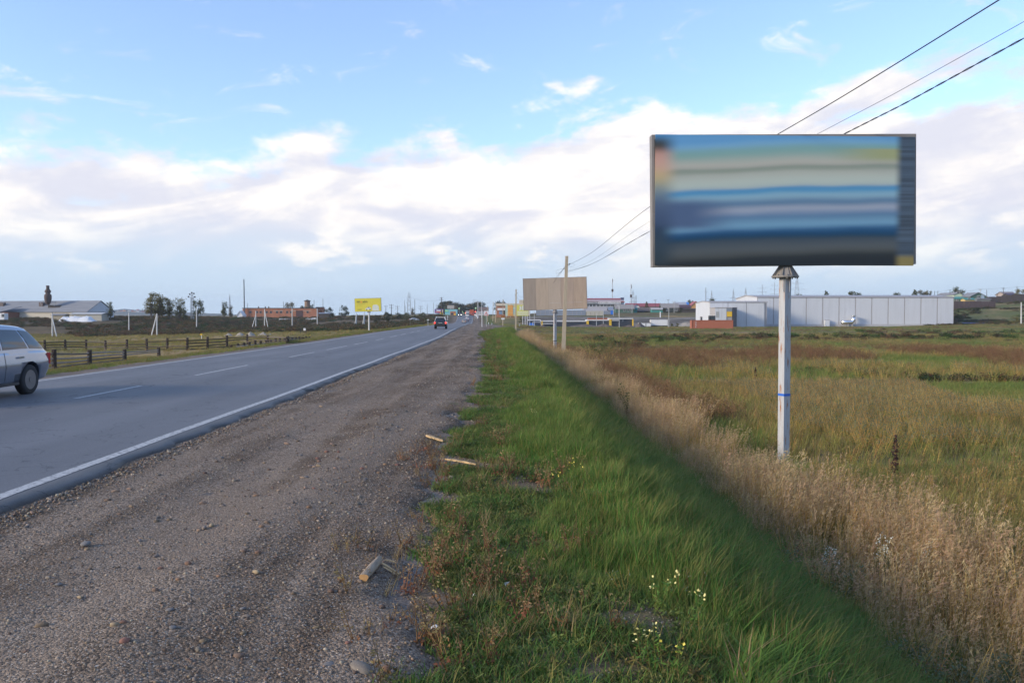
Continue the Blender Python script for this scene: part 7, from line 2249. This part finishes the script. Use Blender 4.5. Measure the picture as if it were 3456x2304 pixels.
MB().tube((0, 0, -.3), (0, 0, zt), .07, .07, 6).build('post', M_CONCW, rt); MB().prism([(-14 * s, zt - 30 * s), (14 * s, zt - 30 * s), (0, zt)], 'y', -.1, -.07).build('plate', M_GALV, rt)

# ---- far road furniture
qf = lambda x, y: (1480 + x / 7.84, 1000 + y / 7.84)
def warning_sign():
    d = 187
    px, _ = qf(1264, 0); g = on_ground(px, d); s = m_per_px(d) / 7.84
    root = thing('warning_sign', 'red bordered warning triangle on a white board at the right verge', 'sign', g)
    Z = lambda y: at(px, qf(0, y)[1], d).z - g.z
    MB().tube((0, .05, -.3), (0, .05, Z(390)), .045, .045, 8).build('post', M_CONCW, root)
    MB().box((0, 0, (Z(385) + Z(512)) / 2), (122 * s, .03, Z(385) - Z(512))).build('board', M_WHT, root)
    def tri(k, y0, y1): return [(-k * 56 * s, Z(y1)), (k * 56 * s, Z(y1)), (0, Z(y0))]
    MB().prism(tri(1, 398, 505), 'y', -.035, -.017).build('red_triangle', mat('sign_red', (.62, .08, .05), .5), root)
    MB().prism(tri(.66, 428, 494), 'y', -.05, -.037).build('white_triangle', M_WHT, root)
    sy = MB(); sy.box((0, -.057, (Z(442) + Z(490)) / 2), (10 * s, .01, Z(442) - Z(490))); sy.box((9 * s, -.057, Z(474)), (14 * s, .01, 6 * s), ry=R(35))
    sy.build('symbol', M_TRIM, root)
warning_sign()
stick('sign_post', 'thin white post left of the warning triangle', 'post', qf(1150, 0)[0], qf(0, 365)[1], qf(0, 830)[1], 172, .07, M_WHT)
def brown_sign():
    d = 256
    a = at(*qf(1705, 535), d); g = Vector((a.x, d, Hs(a.x, d)))
    s = m_per_px(d) / 7.84
    root = thing('hanging_sign', 'brown and white sign plates fixed to the concrete pole', 'sign', (a.x, d - .3, a.z))
    MB().box((0, 0, 0), (72 * s, .06, 66 * s)).build('brown_plate', mat('brown_plate', (.16, .07, .02), .6), root)
    MB().box((0, -.035, 0), (26 * s, .02, 26 * s)).build('emblem', mat('orange_emblem', (.6, .25, .04), .6), root)
    MB().box((0, 0, -56 * s), (86 * s, .06, 44 * s)).build('white_plate', M_WHT, root)
brown_sign()
for x, y0, y1, lb in ((1325, 690, 746, 'black and white striped bollard right of the warning triangle'), (1410, 700, 742, 'second striped bollard right of the warning triangle'), (2145, 735, 792, 'striped bollard right of the second concrete pole')):
    g = on_ground(qf(x, 0)[0], 262); s = m_per_px(262) / 7.84; h = (y1 - y0) * s
    root = thing('bollard', lb, 'bollard', g, 0, 'striped bollards at the side road')
    for k in range(3): MB().tube((0, 0, h * k / 3 + (.0 if k else -.5)), (0, 0, h * (k + 1) / 3 - .004), .16, .16, 8).build('band', (M_WHT, M_TRIM, M_WHT)[k], root)
for x, xa, ya, y1, lb in ((1050, 952, 100, 450, 'nearer street lamp with curved arm over the far road'), (1140, 1060, 140, 450, 'farther street lamp with curved arm over the far road'), (1036, 955, 140, 445, 'lower street lamp arm beside the nearer street lamp')):
    d = 430; g = on_ground(qf(x, 0)[0], d)
    root = thing('street_lamp', lb, 'street lamp', g, 0, 'street lamps at the far road')
    t = at(*qf(xa, ya), d) - g; e = at(*qf(x, ya + 45), d) - g
    MB().path([(0, 0, -1), e, e.lerp(t, .35) + Vector((0, 0, .5)), t], [.16, .12, .09, .08], 6).build('post', M_GALV, root)
    MB().box(t - Vector((.4, 0, .05)), (1.0, .35, .18)).build('lamp_head', M_LATT, root)
for x, y, d, sz, lb in ((545, 318, 470, 36, 'left high fluorescent crossing sign over the far road'), (983, 310, 470, 38, 'right high fluorescent crossing sign over the far road'), (635, 405, 480, 24, 'small fluorescent crossing sign left of the far lorry'), (670, 445, 480, 24, 'lowest small fluorescent crossing sign at the far road')):
    p = at(*qf(x, y), d); s = m_per_px(d) / 7.84; z = Hs(p.x, d)
    root = thing('crossing_sign', lb, 'sign', (p.x, d, z), 0, 'fluorescent crossing signs')
    MB().tube((0, .1, -.5), (0, .1, p.z - z + .3), .08, .08, 6).build('post', M_GALV, root)
    MB().box((0, 0, p.z - z), (sz * s, .06, sz * s)).build('plate', mat('fluorescent_sheet', (.42, .75, .25), .5), root)
    MB().box((0, -.04, p.z - z), (sz * s * .55, .03, sz * s * .55)).build('symbol_field', mat('sign_blue_white', (.50, .62, .66), .5), root)
for x, y, lb in ((720, 437, 'left red traffic light at the far crossing'), (975, 408, 'right red traffic light at the far crossing')):
    d = 462; p = at(*qf(x, y), d); z = Hs(p.x, d); s = m_per_px(d) / 7.84
    root = thing('traffic_light', lb, 'traffic light', (p.x, d, z), 0, 'red traffic lights')
    MB().tube((0, .1, -.5), (0, .1, p.z - z), .08, .08, 6).build('post', M_GALV, root)
    MB().box((0, 0, p.z - z - .35), (.5, .25, 1.2)).build('housing', M_TRIM, root)
    MB().lathe([(0, 0), (14 * s, 0), (12 * s, .06), (0, .08)], (0, -.22, p.z - z), 'y', 12).build('red_lamp', mat('red_signal', (.95, .07, .04), .4, emit=1.6), root)
# guard rail
a = [at(*qf(x, y), d) for x, y, d in ((950, 484, 420), (985, 498, 405), (1020, 530, 388), (1042, 578, 372))]
rt = thing('guard_rail', 'white curved guard rail at the right of the far road', 'guard rail', a[0])
for p, q in zip(a[:-1], a[1:]):
    MB().path([p - a[0], q - a[0]], .22, 4).build('rail', M_CONCW, rt); MB().tube(p - a[0] - Vector((0, 0, 1.5)), p - a[0], .1, .1, 5).build('post', M_GALV, rt)

def plain_board(label, cx0, cx1, cy0, cy1, d, m, q=qf, legs=(0,), legy=None, extra=(), name='billboard'):
    a, b = at(*q(cx0, cy1), d), at(*q(cx1, cy0), d)
    cx = (a.x + b.x) / 2; z = Hs(cx, d)
    root = thing(name, label, 'billboard', (cx, d, z))
    w, h = b.x - a.x, b.z - a.z; zc = (a.z + b.z) / 2 - z
    MB().box((0, .12, zc), (w, .22, h)).build('board', m, root)
    for f in legs: MB().tube((f * w / 2, .15, -1.0), (f * w / 2, .15, zc - h / 2), .16, .16, 7).build('post', M_GALV, root)
    for i, (fx, fz, fw, fh, mm, nm) in enumerate(extra):
        MB().box((fx * w / 2, -.02 - .01 * i, zc + fz * h / 2), (fw * w, .03, fh * h)).build(nm, mm, root)
    return root, w, h, zc
plain_board('blank grey billboard high over the far left shops', 230, 415, 235, 325, 650, mat('blank_grey_sheet', (.36, .34, .32), .8))
c_w, c_y, c_r = M_WHT, M_YEL, mat('poster_red', (.55, .10, .09), .6)
plain_board('purple billboard with white and red print at the far road', 785, 925, 388, 455, 540, mat('purple_print', (.12, .07, .28), .6), q3, (.3,), None,
            ((-.15, .25, .5, .28, c_w, 'printed_band'), (-.2, -.45, .62, .26, c_r, 'printed_band'), (.78, 0, .12, .7, mat('print_beige', (.5, .4, .3), .6), 'printed_figure')))
plain_board('small yellow board below the purple billboard', 868, 918, 440, 475, 520, mat('yellow_board', (.55, .42, .05), .6), q3, (0,))
r_, w, h, zc = plain_board('yellow green billboard with white lettering half hidden by the blank billboard', 170, 325, 740, 885, 300, mat('lime_poster', (.58, .56, .10), .6), q4, (.05, .5, .85), None,
            ((.05, -.32, .9, .16, mat('pale_lime', (.62, .62, .42), .6), 'printed_band'), (.05, -.72, .9, .14, mat('pale_lime', (.6, .6, .4), .6), 'printed_band')))
text('3Е', w * .5, h * .38, M_WHT, r_, (-w * .03, -.06, zc + h * .22), bold=.03)

def far_shops():
    d = 560
    # cyan shop at the left
    a, b = at(*qf(170, 500), d), at(*qf(490, 342), d); z = min(a.z, Hs((a.x + b.x) / 2, d))
    root = thing('shop', 'far shop with cyan fascia and red brick front left of the far road', 'shop', (a.x, d, z))
    w, h = b.x - a.x, b.z - z
    MB().box((w / 2, 4, h / 2), (w, 8, h)).build('wall', mat('cyan_fascia', (.20, .46, .52), .7), root)
    k = d / FPX / 7.84
    MB().box((48 * k, -.06, h - 45 * k), (92 * k, .1, 84 * k)).build('sign', mat('green_blue_sign', (.12, .45, .45), .7), root)
    MB().box((48 * k, -.13, h - 38 * k), (92 * k, .04, 20 * k)).build('sign_stripe', mat('lime_stripe', (.42, .58, .12), .7), root)
    MB().box((212 * k, -.06, h - 104 * k), (145 * k, .1, 95 * k)).build('brick_front', M_BRICK, root)
    MB().box((190 * k, -.13, h - 120 * k), (60 * k, .06, 50 * k)).build('shop_window', M_WIN, root)
    MB().box((268 * k, -.5, h - 134 * k), (44 * k, .8, 46 * k)).build('yellow_box', M_YEL, root)
    for i, (cx0, cx1, cy0, cy1, dd, m, lb) in enumerate(((-10, 130, 470, 500, 545, M_GFENCE, 'low grey blue kiosk left of the cyan shop'), (1070, 1320, 290, 400, 620, mat('brown_block_wall', (.20, .13, .12), .85), 'brown block building far right of the far road'), (985, 1190, 405, 480, 500, mat('white_long_wall', (.5, .5, .5), .8), 'long pale low building right of the far road'), (715, 820, 395, 445, 640, mat('tan_block', (.24, .17, .12), .85), 'tan lorry like block at the end of the road'))):
        r_, w_, h_ = simple_box('building', lb, 'building', qf(cx0, 0)[0], qf(cx1, 0)[0], qf(0, cy0)[1], qf(0, cy1)[1], dd, 6, m, sink=5)
        MB().box((0, 3, h_ + .15), (w_ + .3, 6.3, .3)).build('roof', M_GFENCE if i != 3 else M_WHT, r_)
        for j in range(4): window(r_, (j - 1.5) * w_ * .22, 0, h_ * .5, min(1.4, w_ * .13), min(1.2, h_ * .35))
    # cream shop on the right
    d = 385
    a, b = at(*qf(1530, 485), d), at(*qf(1765, 185), d); z = min(a.z, Hs((a.x + b.x) / 2, d))
    root = thing('shop', 'shop with cream parapet, red brick and white banner on the right of the road', 'shop', (a.x, d, z))
    w, h = b.x - a.x, b.z - z; k = d / FPX / 7.84
    MB().box((w / 2 + 3, 5, h / 2), (w + 6, 10, h - .1)).build('wall', M_BRICK, root)
    MB().box((w / 2 + 4, 4.4, h - 32 * k), (w + 8, 10, 64 * k)).build('parapet', mat('cream_parapet', (.58, .50, .40), .8), root)
    MB().box((130 * k, -.45, h - 155 * k), (200 * k, .1, 60 * k)).build('banner', M_WHT, root)
    MB().box((115 * k, -.06, h - 245 * k), (88 * k, .12, 95 * k)).build('door', mat('blue_shop_door', (.16, .26, .40), .6), root)
    MB().box((205 * k, -.06, h - 235 * k), (50 * k, .12, 110 * k)).build('door_panel', M_DARKW, root)
    a2, b2 = at(*qf(1768, 520), d - 8), at(*qf(2050, 205), d - 8); z2 = Hs(a2.x, d - 8)
    fac = thing('poster_wall', 'pale turquoise and yellow poster wall with a tall orange panel', 'hoarding', (a2.x, d - 8, z2))
    w2, h2, zb2 = b2.x - a2.x, b2.z - z2, a2.z - z2
    MB().box((w2 / 2, .3, (h2 + zb2) / 2), (w2, .4, h2 - zb2)).build('board', mat('turquoise_print', (.36, .52, .48), .7, .3, .6, col2=(.58, .50, .24), thr=(.48, .6), scale2=.5), fac)
    MB().box((132 * k, .03, (h2 + zb2) / 2 - .15), (136 * k, .08, h2 - zb2 - .5)).build('orange_panel', mat('orange_print', (.62, .30, .07), .6), fac)
    for zf, wf in ((.78, .7), (.25, .9)): MB().box((132 * k, -.025, zb2 + (h2 - zb2) * zf), (136 * k * wf, .02, .16)).build('pale_stripe', mat('pale_orange', (.68, .44, .18), .6), fac)
    for f in (.1, .5, .9): MB().tube((w2 * f, .6, -1), (w2 * f, .6, zb2 + .2), .12, .12, 6).build('post', M_GALV, fac)
    r_, w_, h_ = simple_box('building', 'cream building top with olive sign behind the lime billboard', 'building', qf(2135, 0)[0], qf(2420, 0)[0], qf(0, 95)[1], qf(0, 300)[1], 420, 6, mat('cream_block', (.55, .48, .38), .8), sink=8)
    MB().box((w_ * .1, -.08, h_ - 1.0), (w_ * .5, .12, 1.5)).build('sign', mat('olive_sign', (.30, .27, .06), .6), r_)
    # lorry
    p = on_road(1592, 470)
    lo = thing('lorry', 'orange lorry disappearing over the far crest', 'lorry', p, heading(470))
    MB().box((0, 0, 1.9), (2.4, 6, 2.4)).build('cargo_box', P_RED, lo); MB().box((0, 3.9, 1.5), (2.2, 1.6, 2.0)).build('cab', P_WHITE, lo)
    for sx in (-1, 1):
        for y in (-2, 3.6): MB().lathe([(.2, -.15), (.5, -.15), (.5, .15), (.2, .15)], (sx * 1.0, y, .5), 'x', 12).build('wheel', M_TYRE, lo)
far_shops()

# ---- trees
def make_tree_meshes(kind, seed, h=6.0):
    rnd = random.Random(seed)
    tr, lf = MB(), MB()
    tips = []
    if kind == 'birch':
        for s in range(3):
            x, y = rnd.uniform(-.5, .5), rnd.uniform(-.3, .3); top = Vector((x * 2.2 + .3, y * 2, h * rnd.uniform(.75, 1)))
            pts = [Vector((x * .3, y * .3, -.3)), Vector((x, y, h * .35)), top]
            tr.path(pts, [.12, .09, .03], 5)
            for k in range(15):
                t = rnd.uniform(.05, 1); p = pts[0].lerp(pts[1], .55 + t) if t < .45 else pts[1].lerp(pts[2], (t - .45) / .55)
                sp_ = 1.15 - .6 * t
                e = p + Vector((rnd.uniform(-.9, 1.1) * sp_, rnd.uniform(-.8, .8) * sp_, rnd.uniform(.0, .8)))
                tr.path([p, e], [.035, .012], 3); tips.append((e, rnd.uniform(.45, .8)))
        n, ls = 2200, .22
    elif kind == 'round':
        tr.path([(0, 0, -.3), (.1, 0, h * .3), (.05, .1, h * .6)], [.2, .15, .08], 6)
        for k in range(16):
            a = rnd.uniform(0, 6.28); q = rnd.uniform(.3, 1) * h * .32
            e = Vector((q * math.cos(a), q * math.sin(a), h * rnd.uniform(.35, .9))); tr.path([(.05, 0, h * .35), e], [.06, .015], 3); tips.append((e, rnd.uniform(.12, .2) * h))
        n, ls = 1000, .34
    elif kind == 'shrub':
        for k in range(20):
            a = rnd.uniform(0, 6.28); q = rnd.uniform(.1, 1) * h * .42
            e = Vector((q * math.cos(a), q * math.sin(a), h * rnd.uniform(.1, .85) * (1.15 - .5 * q / (h * .42)))); tr.path([(q * .1 * math.cos(a), q * .1 * math.sin(a), -.3), e], [.07, .02], 3); tips.append((e, rnd.uniform(.12, .2) * h))
        n, ls = 1500, .34
    elif kind == 'cone':
        tr.path([(0, 0, -.3), (0, 0, h)], [.16, .03], 6)
        for k in range(26):
            t = k / 26; q = (1 - t) * h * .2 + .1; a = k * 2.4
            tips.append((Vector((q * math.cos(a), q * math.sin(a), h * (.12 + .86 * t))), .12 * h * (1 - t) + .2))
        n, ls = 900, .3
    for i in range(n):
        e, r_ = rnd.choice(tips)
        v = Vector((rnd.gauss(0, 1), rnd.gauss(0, 1), rnd.gauss(0, 1))).normalized() * r_ * rnd.random() ** .5
        d_ = Vector((rnd.uniform(-1, 1), rnd.uniform(-1, 1), rnd.uniform(-1, 1))).normalized()
        leaf(lf, e + v, ls * rnd.uniform(.6, 1.4), rnd.uniform(.5, .9), d_)
    return tr, lf
TREE_M = {'birch': plant_mat('birch_leaf', (.19, .17, .055), rnd=0, scale=.8), 'dark': plant_mat('dark_tree_leaf', (.05, .06, .025), rnd=0, scale=.8), 'autumn': plant_mat('autumn_leaf', (.17, .11, .04), rnd=0, scale=.8),
          'mid': plant_mat('mid_green_leaf', (.09, .10, .035), rnd=0, scale=.8), 'grey': plant_mat('grey_green_leaf', (.16, .15, .10), rnd=0, scale=.8)}
M_TRUNK = mat('tree_bark', (.12, .10, .085), .9, .3)
TREE_CACHE = {}
def tree(px, py_top, py_base, d, kind, key, label, wscale=1.0, name='tree', ground=True):
    g = at(px, py_base, d); zg = Hs(g.x, d)
    z = zg if ground else g.z
    h = at(px, py_top, d).z - z
    ck = (kind, random.randint(0, 2))
    if ck not in TREE_CACHE:
        tr, lf = make_tree_meshes(kind, hash(ck[1]) + len(kind) * 7, 6.0)
        TREE_CACHE[ck] = (tr.mesh('trunk', M_TRUNK, fix=False), lf.mesh('crown', TREE_M['mid'], fix=False))
    t0, c0 = TREE_CACHE[ck]
    root = thing(name, label, 'tree', (g.x, d, z), rr(0, 6.28))
    k = h / 6.3; root.scale = (k * wscale, k * wscale, k)
    obj_from_mesh('trunk', t0, root)
    kk = ck + (key,)
    if kk not in TREE_CACHE:
        me = c0.copy(); me.materials.clear(); me.materials.append(TREE_M[key]); TREE_CACHE[kk] = me
    obj_from_mesh('crown', TREE_CACHE[kk], root)
    return root
T1 = [  # crop1 columns: x, top, base, d, kind, colour, width
    (1400, 165, 360, 345, 'birch', 'birch', 1.35, 'leftmost tall birch in the clump right of the barn'), (1465, 160, 360, 350, 'birch', 'birch', 1.3, 'second tall birch leaning right in the clump'), (1500, 190, 360, 353, 'birch', 'mid', 1.2, 'third birch at the right of the tall clump'),
    (1560, 210, 360, 350, 'birch', 'birch', 1.2, 'middle smaller birch between the tall clump and the floodlight mast'), (1650, 198, 370, 350, 'birch', 'birch', 1.1, 'slim birch left of the floodlight mast'), (1700, 290, 375, 346, 'birch', 'mid', .9, 'low sapling left of the floodlight mast'),
    (1825, 215, 395, 352, 'round', 'mid', .75, 'round green tree just right of the floodlight mast'), (1020, 245, 410, 335, 'birch', 'mid', .8, 'green tree in front of the barn gable'), (2070, 235, 360, 440, 'birch', 'mid', .9, 'sparse tree left of the tall thin chimney'), (2130, 265, 365, 445, 'birch', 'grey', .8, 'greyer sparse tree close left of the tall thin chimney')]
for x, yt, yb, d, kd, ky, ws, lb in T1:
    tree(c1(x, 0)[0], c1(0, yt)[1], c1(0, yb)[1], d, kd, ky, lb, ws)
T2 = [(900, 445, 545, 560, 'round', 'grey', .9, 'pale bare looking tree behind the brick building roof'), (1060, 475, 560, 525, 'shrub', 'dark', .8, 'dark shrub left of the brick turret'), (1190, 470, 560, 515, 'shrub', 'dark', .7, 'dark shrub right of the brick turret'), (1125, 505, 560, 505, 'shrub', 'mid', 1.0, 'bush in front of the brick turret'),
      (1610, 485, 650, 470, 'shrub', 'dark', .9, 'big dark green tree left of the yellow billboard'), (1430, 515, 600, 500, 'shrub', 'dark', 1.2, 'dark tree over the dark carport'), (1450, 590, 690, 430, 'shrub', 'dark', .8, 'low dark bush below the big dark tree'), (1340, 530, 600, 510, 'round', 'autumn', .9, 'brownish tree right of the brick wing'),
      (2165, 580, 690, 380, 'shrub', 'dark', 1.2, 'dark round tree right of the yellow billboard'), (2060, 640, 760, 330, 'shrub', 'dark', 1.2, 'dark bush at the roadside right of the yellow billboard post'), (2200, 650, 750, 335, 'shrub', 'dark', 1.1, 'second dark bush right of the yellow billboard post')]
for x, yt, yb, d, kd, ky, ws, lb in T2:
    tree(c2(x, 0)[0], c2(0, yt)[1], c2(0, yb)[1], d, kd, ky, lb, ws)
T3 = [(40, 410, 470, 420, 'shrub', 'dark', 1.3, 'dark hedge tree at the left of the far bank'), (200, 420, 480, 400, 'shrub', 'dark', 1.5, 'dark hedge tree in the middle of the far bank'), (330, 420, 480, 410, 'shrub', 'mid', 1.5, 'green hedge tree right on the far bank'), (590, 420, 470, 430, 'shrub', 'mid', 1.5, 'green hedge tree left of the purple billboard'), (430, 360, 430, 470, 'birch', 'grey', 1.0, 'thin grey tree beside the tall lattice pylon'),
      (1120, 320, 420, 700, 'round', 'autumn', 1.0, 'brown treetop right of the blank grey billboard'), (960, 345, 430, 690, 'round', 'mid', 1.0, 'green treetop left of the blank grey billboard')]
for x, yt, yb, d, kd, ky, ws, lb in T3:
    tree(q3(x, 0)[0], q3(0, yt)[1], q3(0, yb)[1], d, kd, ky, lb, ws)
T4 = [(1620, 75, 200, 450, 'round', 'dark', 1.1, 'dark tree rising behind the cream parapet shop')]
for x, yt, yb, d, kd, ky, ws, lb in T4: tree(qf(x, 0)[0], qf(0, yt)[1], qf(0, yb)[1], d, kd, ky, lb, ws)
T5 = [(165, 140, 255, 400, 'cone', 'mid', 1.3, 'pointed tree over the right part of the warehouse roof'), (350, 145, 255, 402, 'round', 'grey', 1.0, 'round tree over the right part of the warehouse roof'), (450, 170, 255, 404, 'round', 'grey', .7, 'smaller tree right of the round tree over the warehouse roof'), (960, 95, 300, 415, 'birch', 'mid', 1.2, 'tall slender tree behind the light green house'),
      (1050, 150, 300, 412, 'round', 'mid', .9, 'leafy tree behind the light green house'), (1225, 205, 320, 410, 'cone', 'autumn', 1.1, 'brownish pointed tree left of the dark green hillside house'), (2290, 140, 300, 415, 'round', 'birch', 1.2, 'yellow green tree at the far right edge'),
      (1420, 470, 600, 352, 'shrub', 'dark', 1.2, 'large dark bush on the right hillside below the board fence'), (1040, 610, 712, 330, 'shrub', 'mid', 1.5, 'dark bush at the right corner of the warehouse'), (1800, 740, 825, 290, 'shrub', 'mid', 1.3, 'left green bush in the grass right of the warehouse'), (2030, 760, 828, 285, 'shrub', 'mid', 1.5, 'middle green bush in the grass right of the warehouse'), (2165, 665, 770, 295, 'shrub', 'birch', 1.4, 'yellowish bush beside the lone white pole')]
for x, yt, yb, d, kd, ky, ws, lb in T5: tree(qh(x, 0)[0], qh(0, yt)[1], qh(0, yb)[1], d, kd, ky, lb, ws)
q6 = lambda x, y: (2700 + x / 3.111, 900 + y / 3.111)
for x, yt, kd, lb in ((275, 240, 'cone', 'dark pointed tree over the left part of the warehouse roof'), (585, 238, 'round', 'round tree over the middle of the warehouse roof'), (1025, 265, 'round', 'low treetop over the middle right of the warehouse roof')):
    tree(q6(x, 0)[0], q6(0, yt)[1], 1005, 420, kd, 'mid', lb, 1.1)
for x, yt, lb in ((2130, 340, 'dark bush at the foot of the largest lattice pylon'), (725, 425, 'small tree left of the ochre house roof'), (980, 415, 'small tree at the foot of the small lattice pylon')):
    tree(q5(x, 0)[0], q5(0, yt)[1], q5(0, 500)[1], 520, 'round', 'mid', lb, .9)
tree(qv(1190, 0)[0], qv(0, 205)[1], qv(0, 330)[1], 462, 'cone', 'mid', 'lone green tree in front of the long red roofed shed', 1.1)
tree(qv(1550, 0)[0], qv(0, 325)[1], qv(0, 420)[1], 440, 'shrub', 'dark', 'dark bush at the left end of the dark log house', .9)
tree(qv(1850, 0)[0], qv(0, 310)[1], qv(0, 420)[1], 442, 'shrub', 'dark', 'dark bush at the right end of the dark log house', .9)
tree(q4(235, 0)[0], q4(0, 900)[1], q4(0, 1010)[1], 305, 'round', 'mid', 'green tree under the lime billboard left of the bright blue tank', 1.0)
for x, yt, yb, lb in ((1690, 635, 700, 'left small shrub beside the white trailer'), (1790, 630, 700, 'right small shrub beyond the white trailer')):
    tree(qv(x, 0)[0], qv(0, yt)[1], qv(0, yb)[1], 298, 'shrub', 'mid', lb, .9)
# willow clump in the field
for i, (px, py, h, lb) in enumerate(((2010, 1215, 2.0, 'tall green willow bush in the field right of the leaning pole'), (2095, 1200, 2.4, 'tallest green willow bush in the field, right one of the pair'), (2060, 1225, 1.3, 'low green willow bush between the two taller ones'))):
    g = G(px, py, d0=20)
    root = thing('willow_bush', lb, 'bush', g)
    lf, st = MB(), MB()
    for k in range(34):
        ex, ey, hh = rr(-1.6, 1.8), rr(-1, 1), h * rr(.6, 1)
        st.path([(ex * .4, ey * .4, 0), (ex * .6, ey * .6, hh * .5), (ex, ey, hh)], [.015, .012, .006], 3)
        for j in range(36):
            t = rr(.2, 1); leaf(lf, (ex * (.4 + .6 * t * t) + rr(-.12, .12), ey * (.4 + .6 * t * t) + rr(-.12, .12), hh * t), rr(.09, .16), .3)
    st.build('stems', PM['brown'], root, fix=False); lf.build('leaves', PM['bush_green'] if i != 1 else PM['weed'], root, fix=False)

# ---- far wood and hills
def far_wood():
    n = 150
    px = RNG.uniform(1490, 1620, n); d = RNG.uniform(720, 800, n)
    P = np.array([(ray(p, 1060)[0] * q, q, 0) for p, q in zip(px, d)]); P[:, 2] = H(P[:, 0], P[:, 1]) + 0
    s = RNG.uniform(1.1, 2.1, n)
    ms = []
    for k, key in (('round', 'dark'), ('cone', 'dark'), ('round', 'autumn'), ('round', 'dark')):
        tr, lf = make_tree_meshes(k, 5 + len(ms), 6.0); me = lf.mesh('crown', TREE_M[key], fix=False); ms.append(me)
    scatter('far_wood', P, ms, 'dark mixed wood at the end of the road', 'wood', scl=np.stack([s * 1.5, s * 1.5, s * 1.05], 1))
far_wood()
def ridge(name, d, pts, m, depth=900):
    xs = np.array([p[0] for p in pts], float); ys = np.array([p[1] for p in pts], float)
    px = np.linspace(xs[0], xs[-1], 220)
    py = np.interp(px, xs, ys) + (fbm(px, px * 0, 60, 3) - .5) * 5 + (fbm(px, px * 0, 9, 5) - .5) * 2.5
    rows = []
    X, Y, Z = [], [], []
    for k, (dd, f) in enumerate(((d - depth, 0.0), (d - depth * .5, .45), (d, 1.0), (d + depth, .2))):
        P = [at(a, b, d) for a, b in zip(px, py)]
        X.append([p.x * dd / d for p in P]); Y.append([dd] * len(P)); Z.append([-2 + (p.z + 2) * f for p in P])
    me = grid_mesh(name, np.array(X), np.array(Y), np.array(Z), m)
    return tag(obj_from_mesh(name, me), kind='structure')
M_HILL = mat('forested_hill', (.05, .062, .045), .95, .35, .012, coords='Position', bump=0, col2=(.12, .11, .06), thr=(.55, .62), scale2=.006)
ridge('hill', 3000, [(-400, 1066), (300, 1052), (420, 1042), (520, 1050), (640, 1055), (820, 1062), (1000, 1066), (1200, 1066), (1350, 1060), (1480, 1058), (1700, 1062), (1900, 1066)], M_HILL)
def hill_houses():
    rnd = random.Random(3)
    for i in range(14):
        px = 402 + i * 9 + rnd.uniform(-2, 2); py = 1050 + rnd.uniform(0, 9)
        d = 2750
        p = at(px, py, d)
        root = thing('hill_house', 'tiny house with pale walls on the distant blue hill beside the barn', 'house', p, 0, 'tiny houses on the distant hill')
        MB().box((0, 0, 1), (9, 8, 6)).build('wall', cm('hill_house_wall_%d' % (i % 3), *((200, 170, 140), (190, 190, 190), (190, 130, 80))[i % 3]), root)
        MB().prism([(-5.5, 4), (5.5, 4), (0, 8)], 'y', -5, 5).build('roof', M_REDROOF if i % 2 else M_SLATE, root)
hill_houses()

# ---- the air between here and the hills
def build_haze():
    m = bpy.data.materials.new('haze_air'); m.use_nodes = True
    N, L = m.node_tree.nodes, m.node_tree.links
    N.clear()
    out = N.new('ShaderNodeOutputMaterial'); v = N.new('ShaderNodeVolumePrincipled')
    v.inputs['Color'].default_value = (0.72, 0.82, 0.95, 1); v.inputs['Density'].default_value = HAZE; v.inputs['Anisotropy'].default_value = 0.1
    L.new(v.outputs[0], out.inputs['Volume'])
    o = MB().box((0, 0, 47), (9600, 9600, 114)).build('haze', m)
    tag(o, 'thin pale haze over the whole landscape', 'haze', kind='stuff')
HAZE = 0.00014
build_haze()
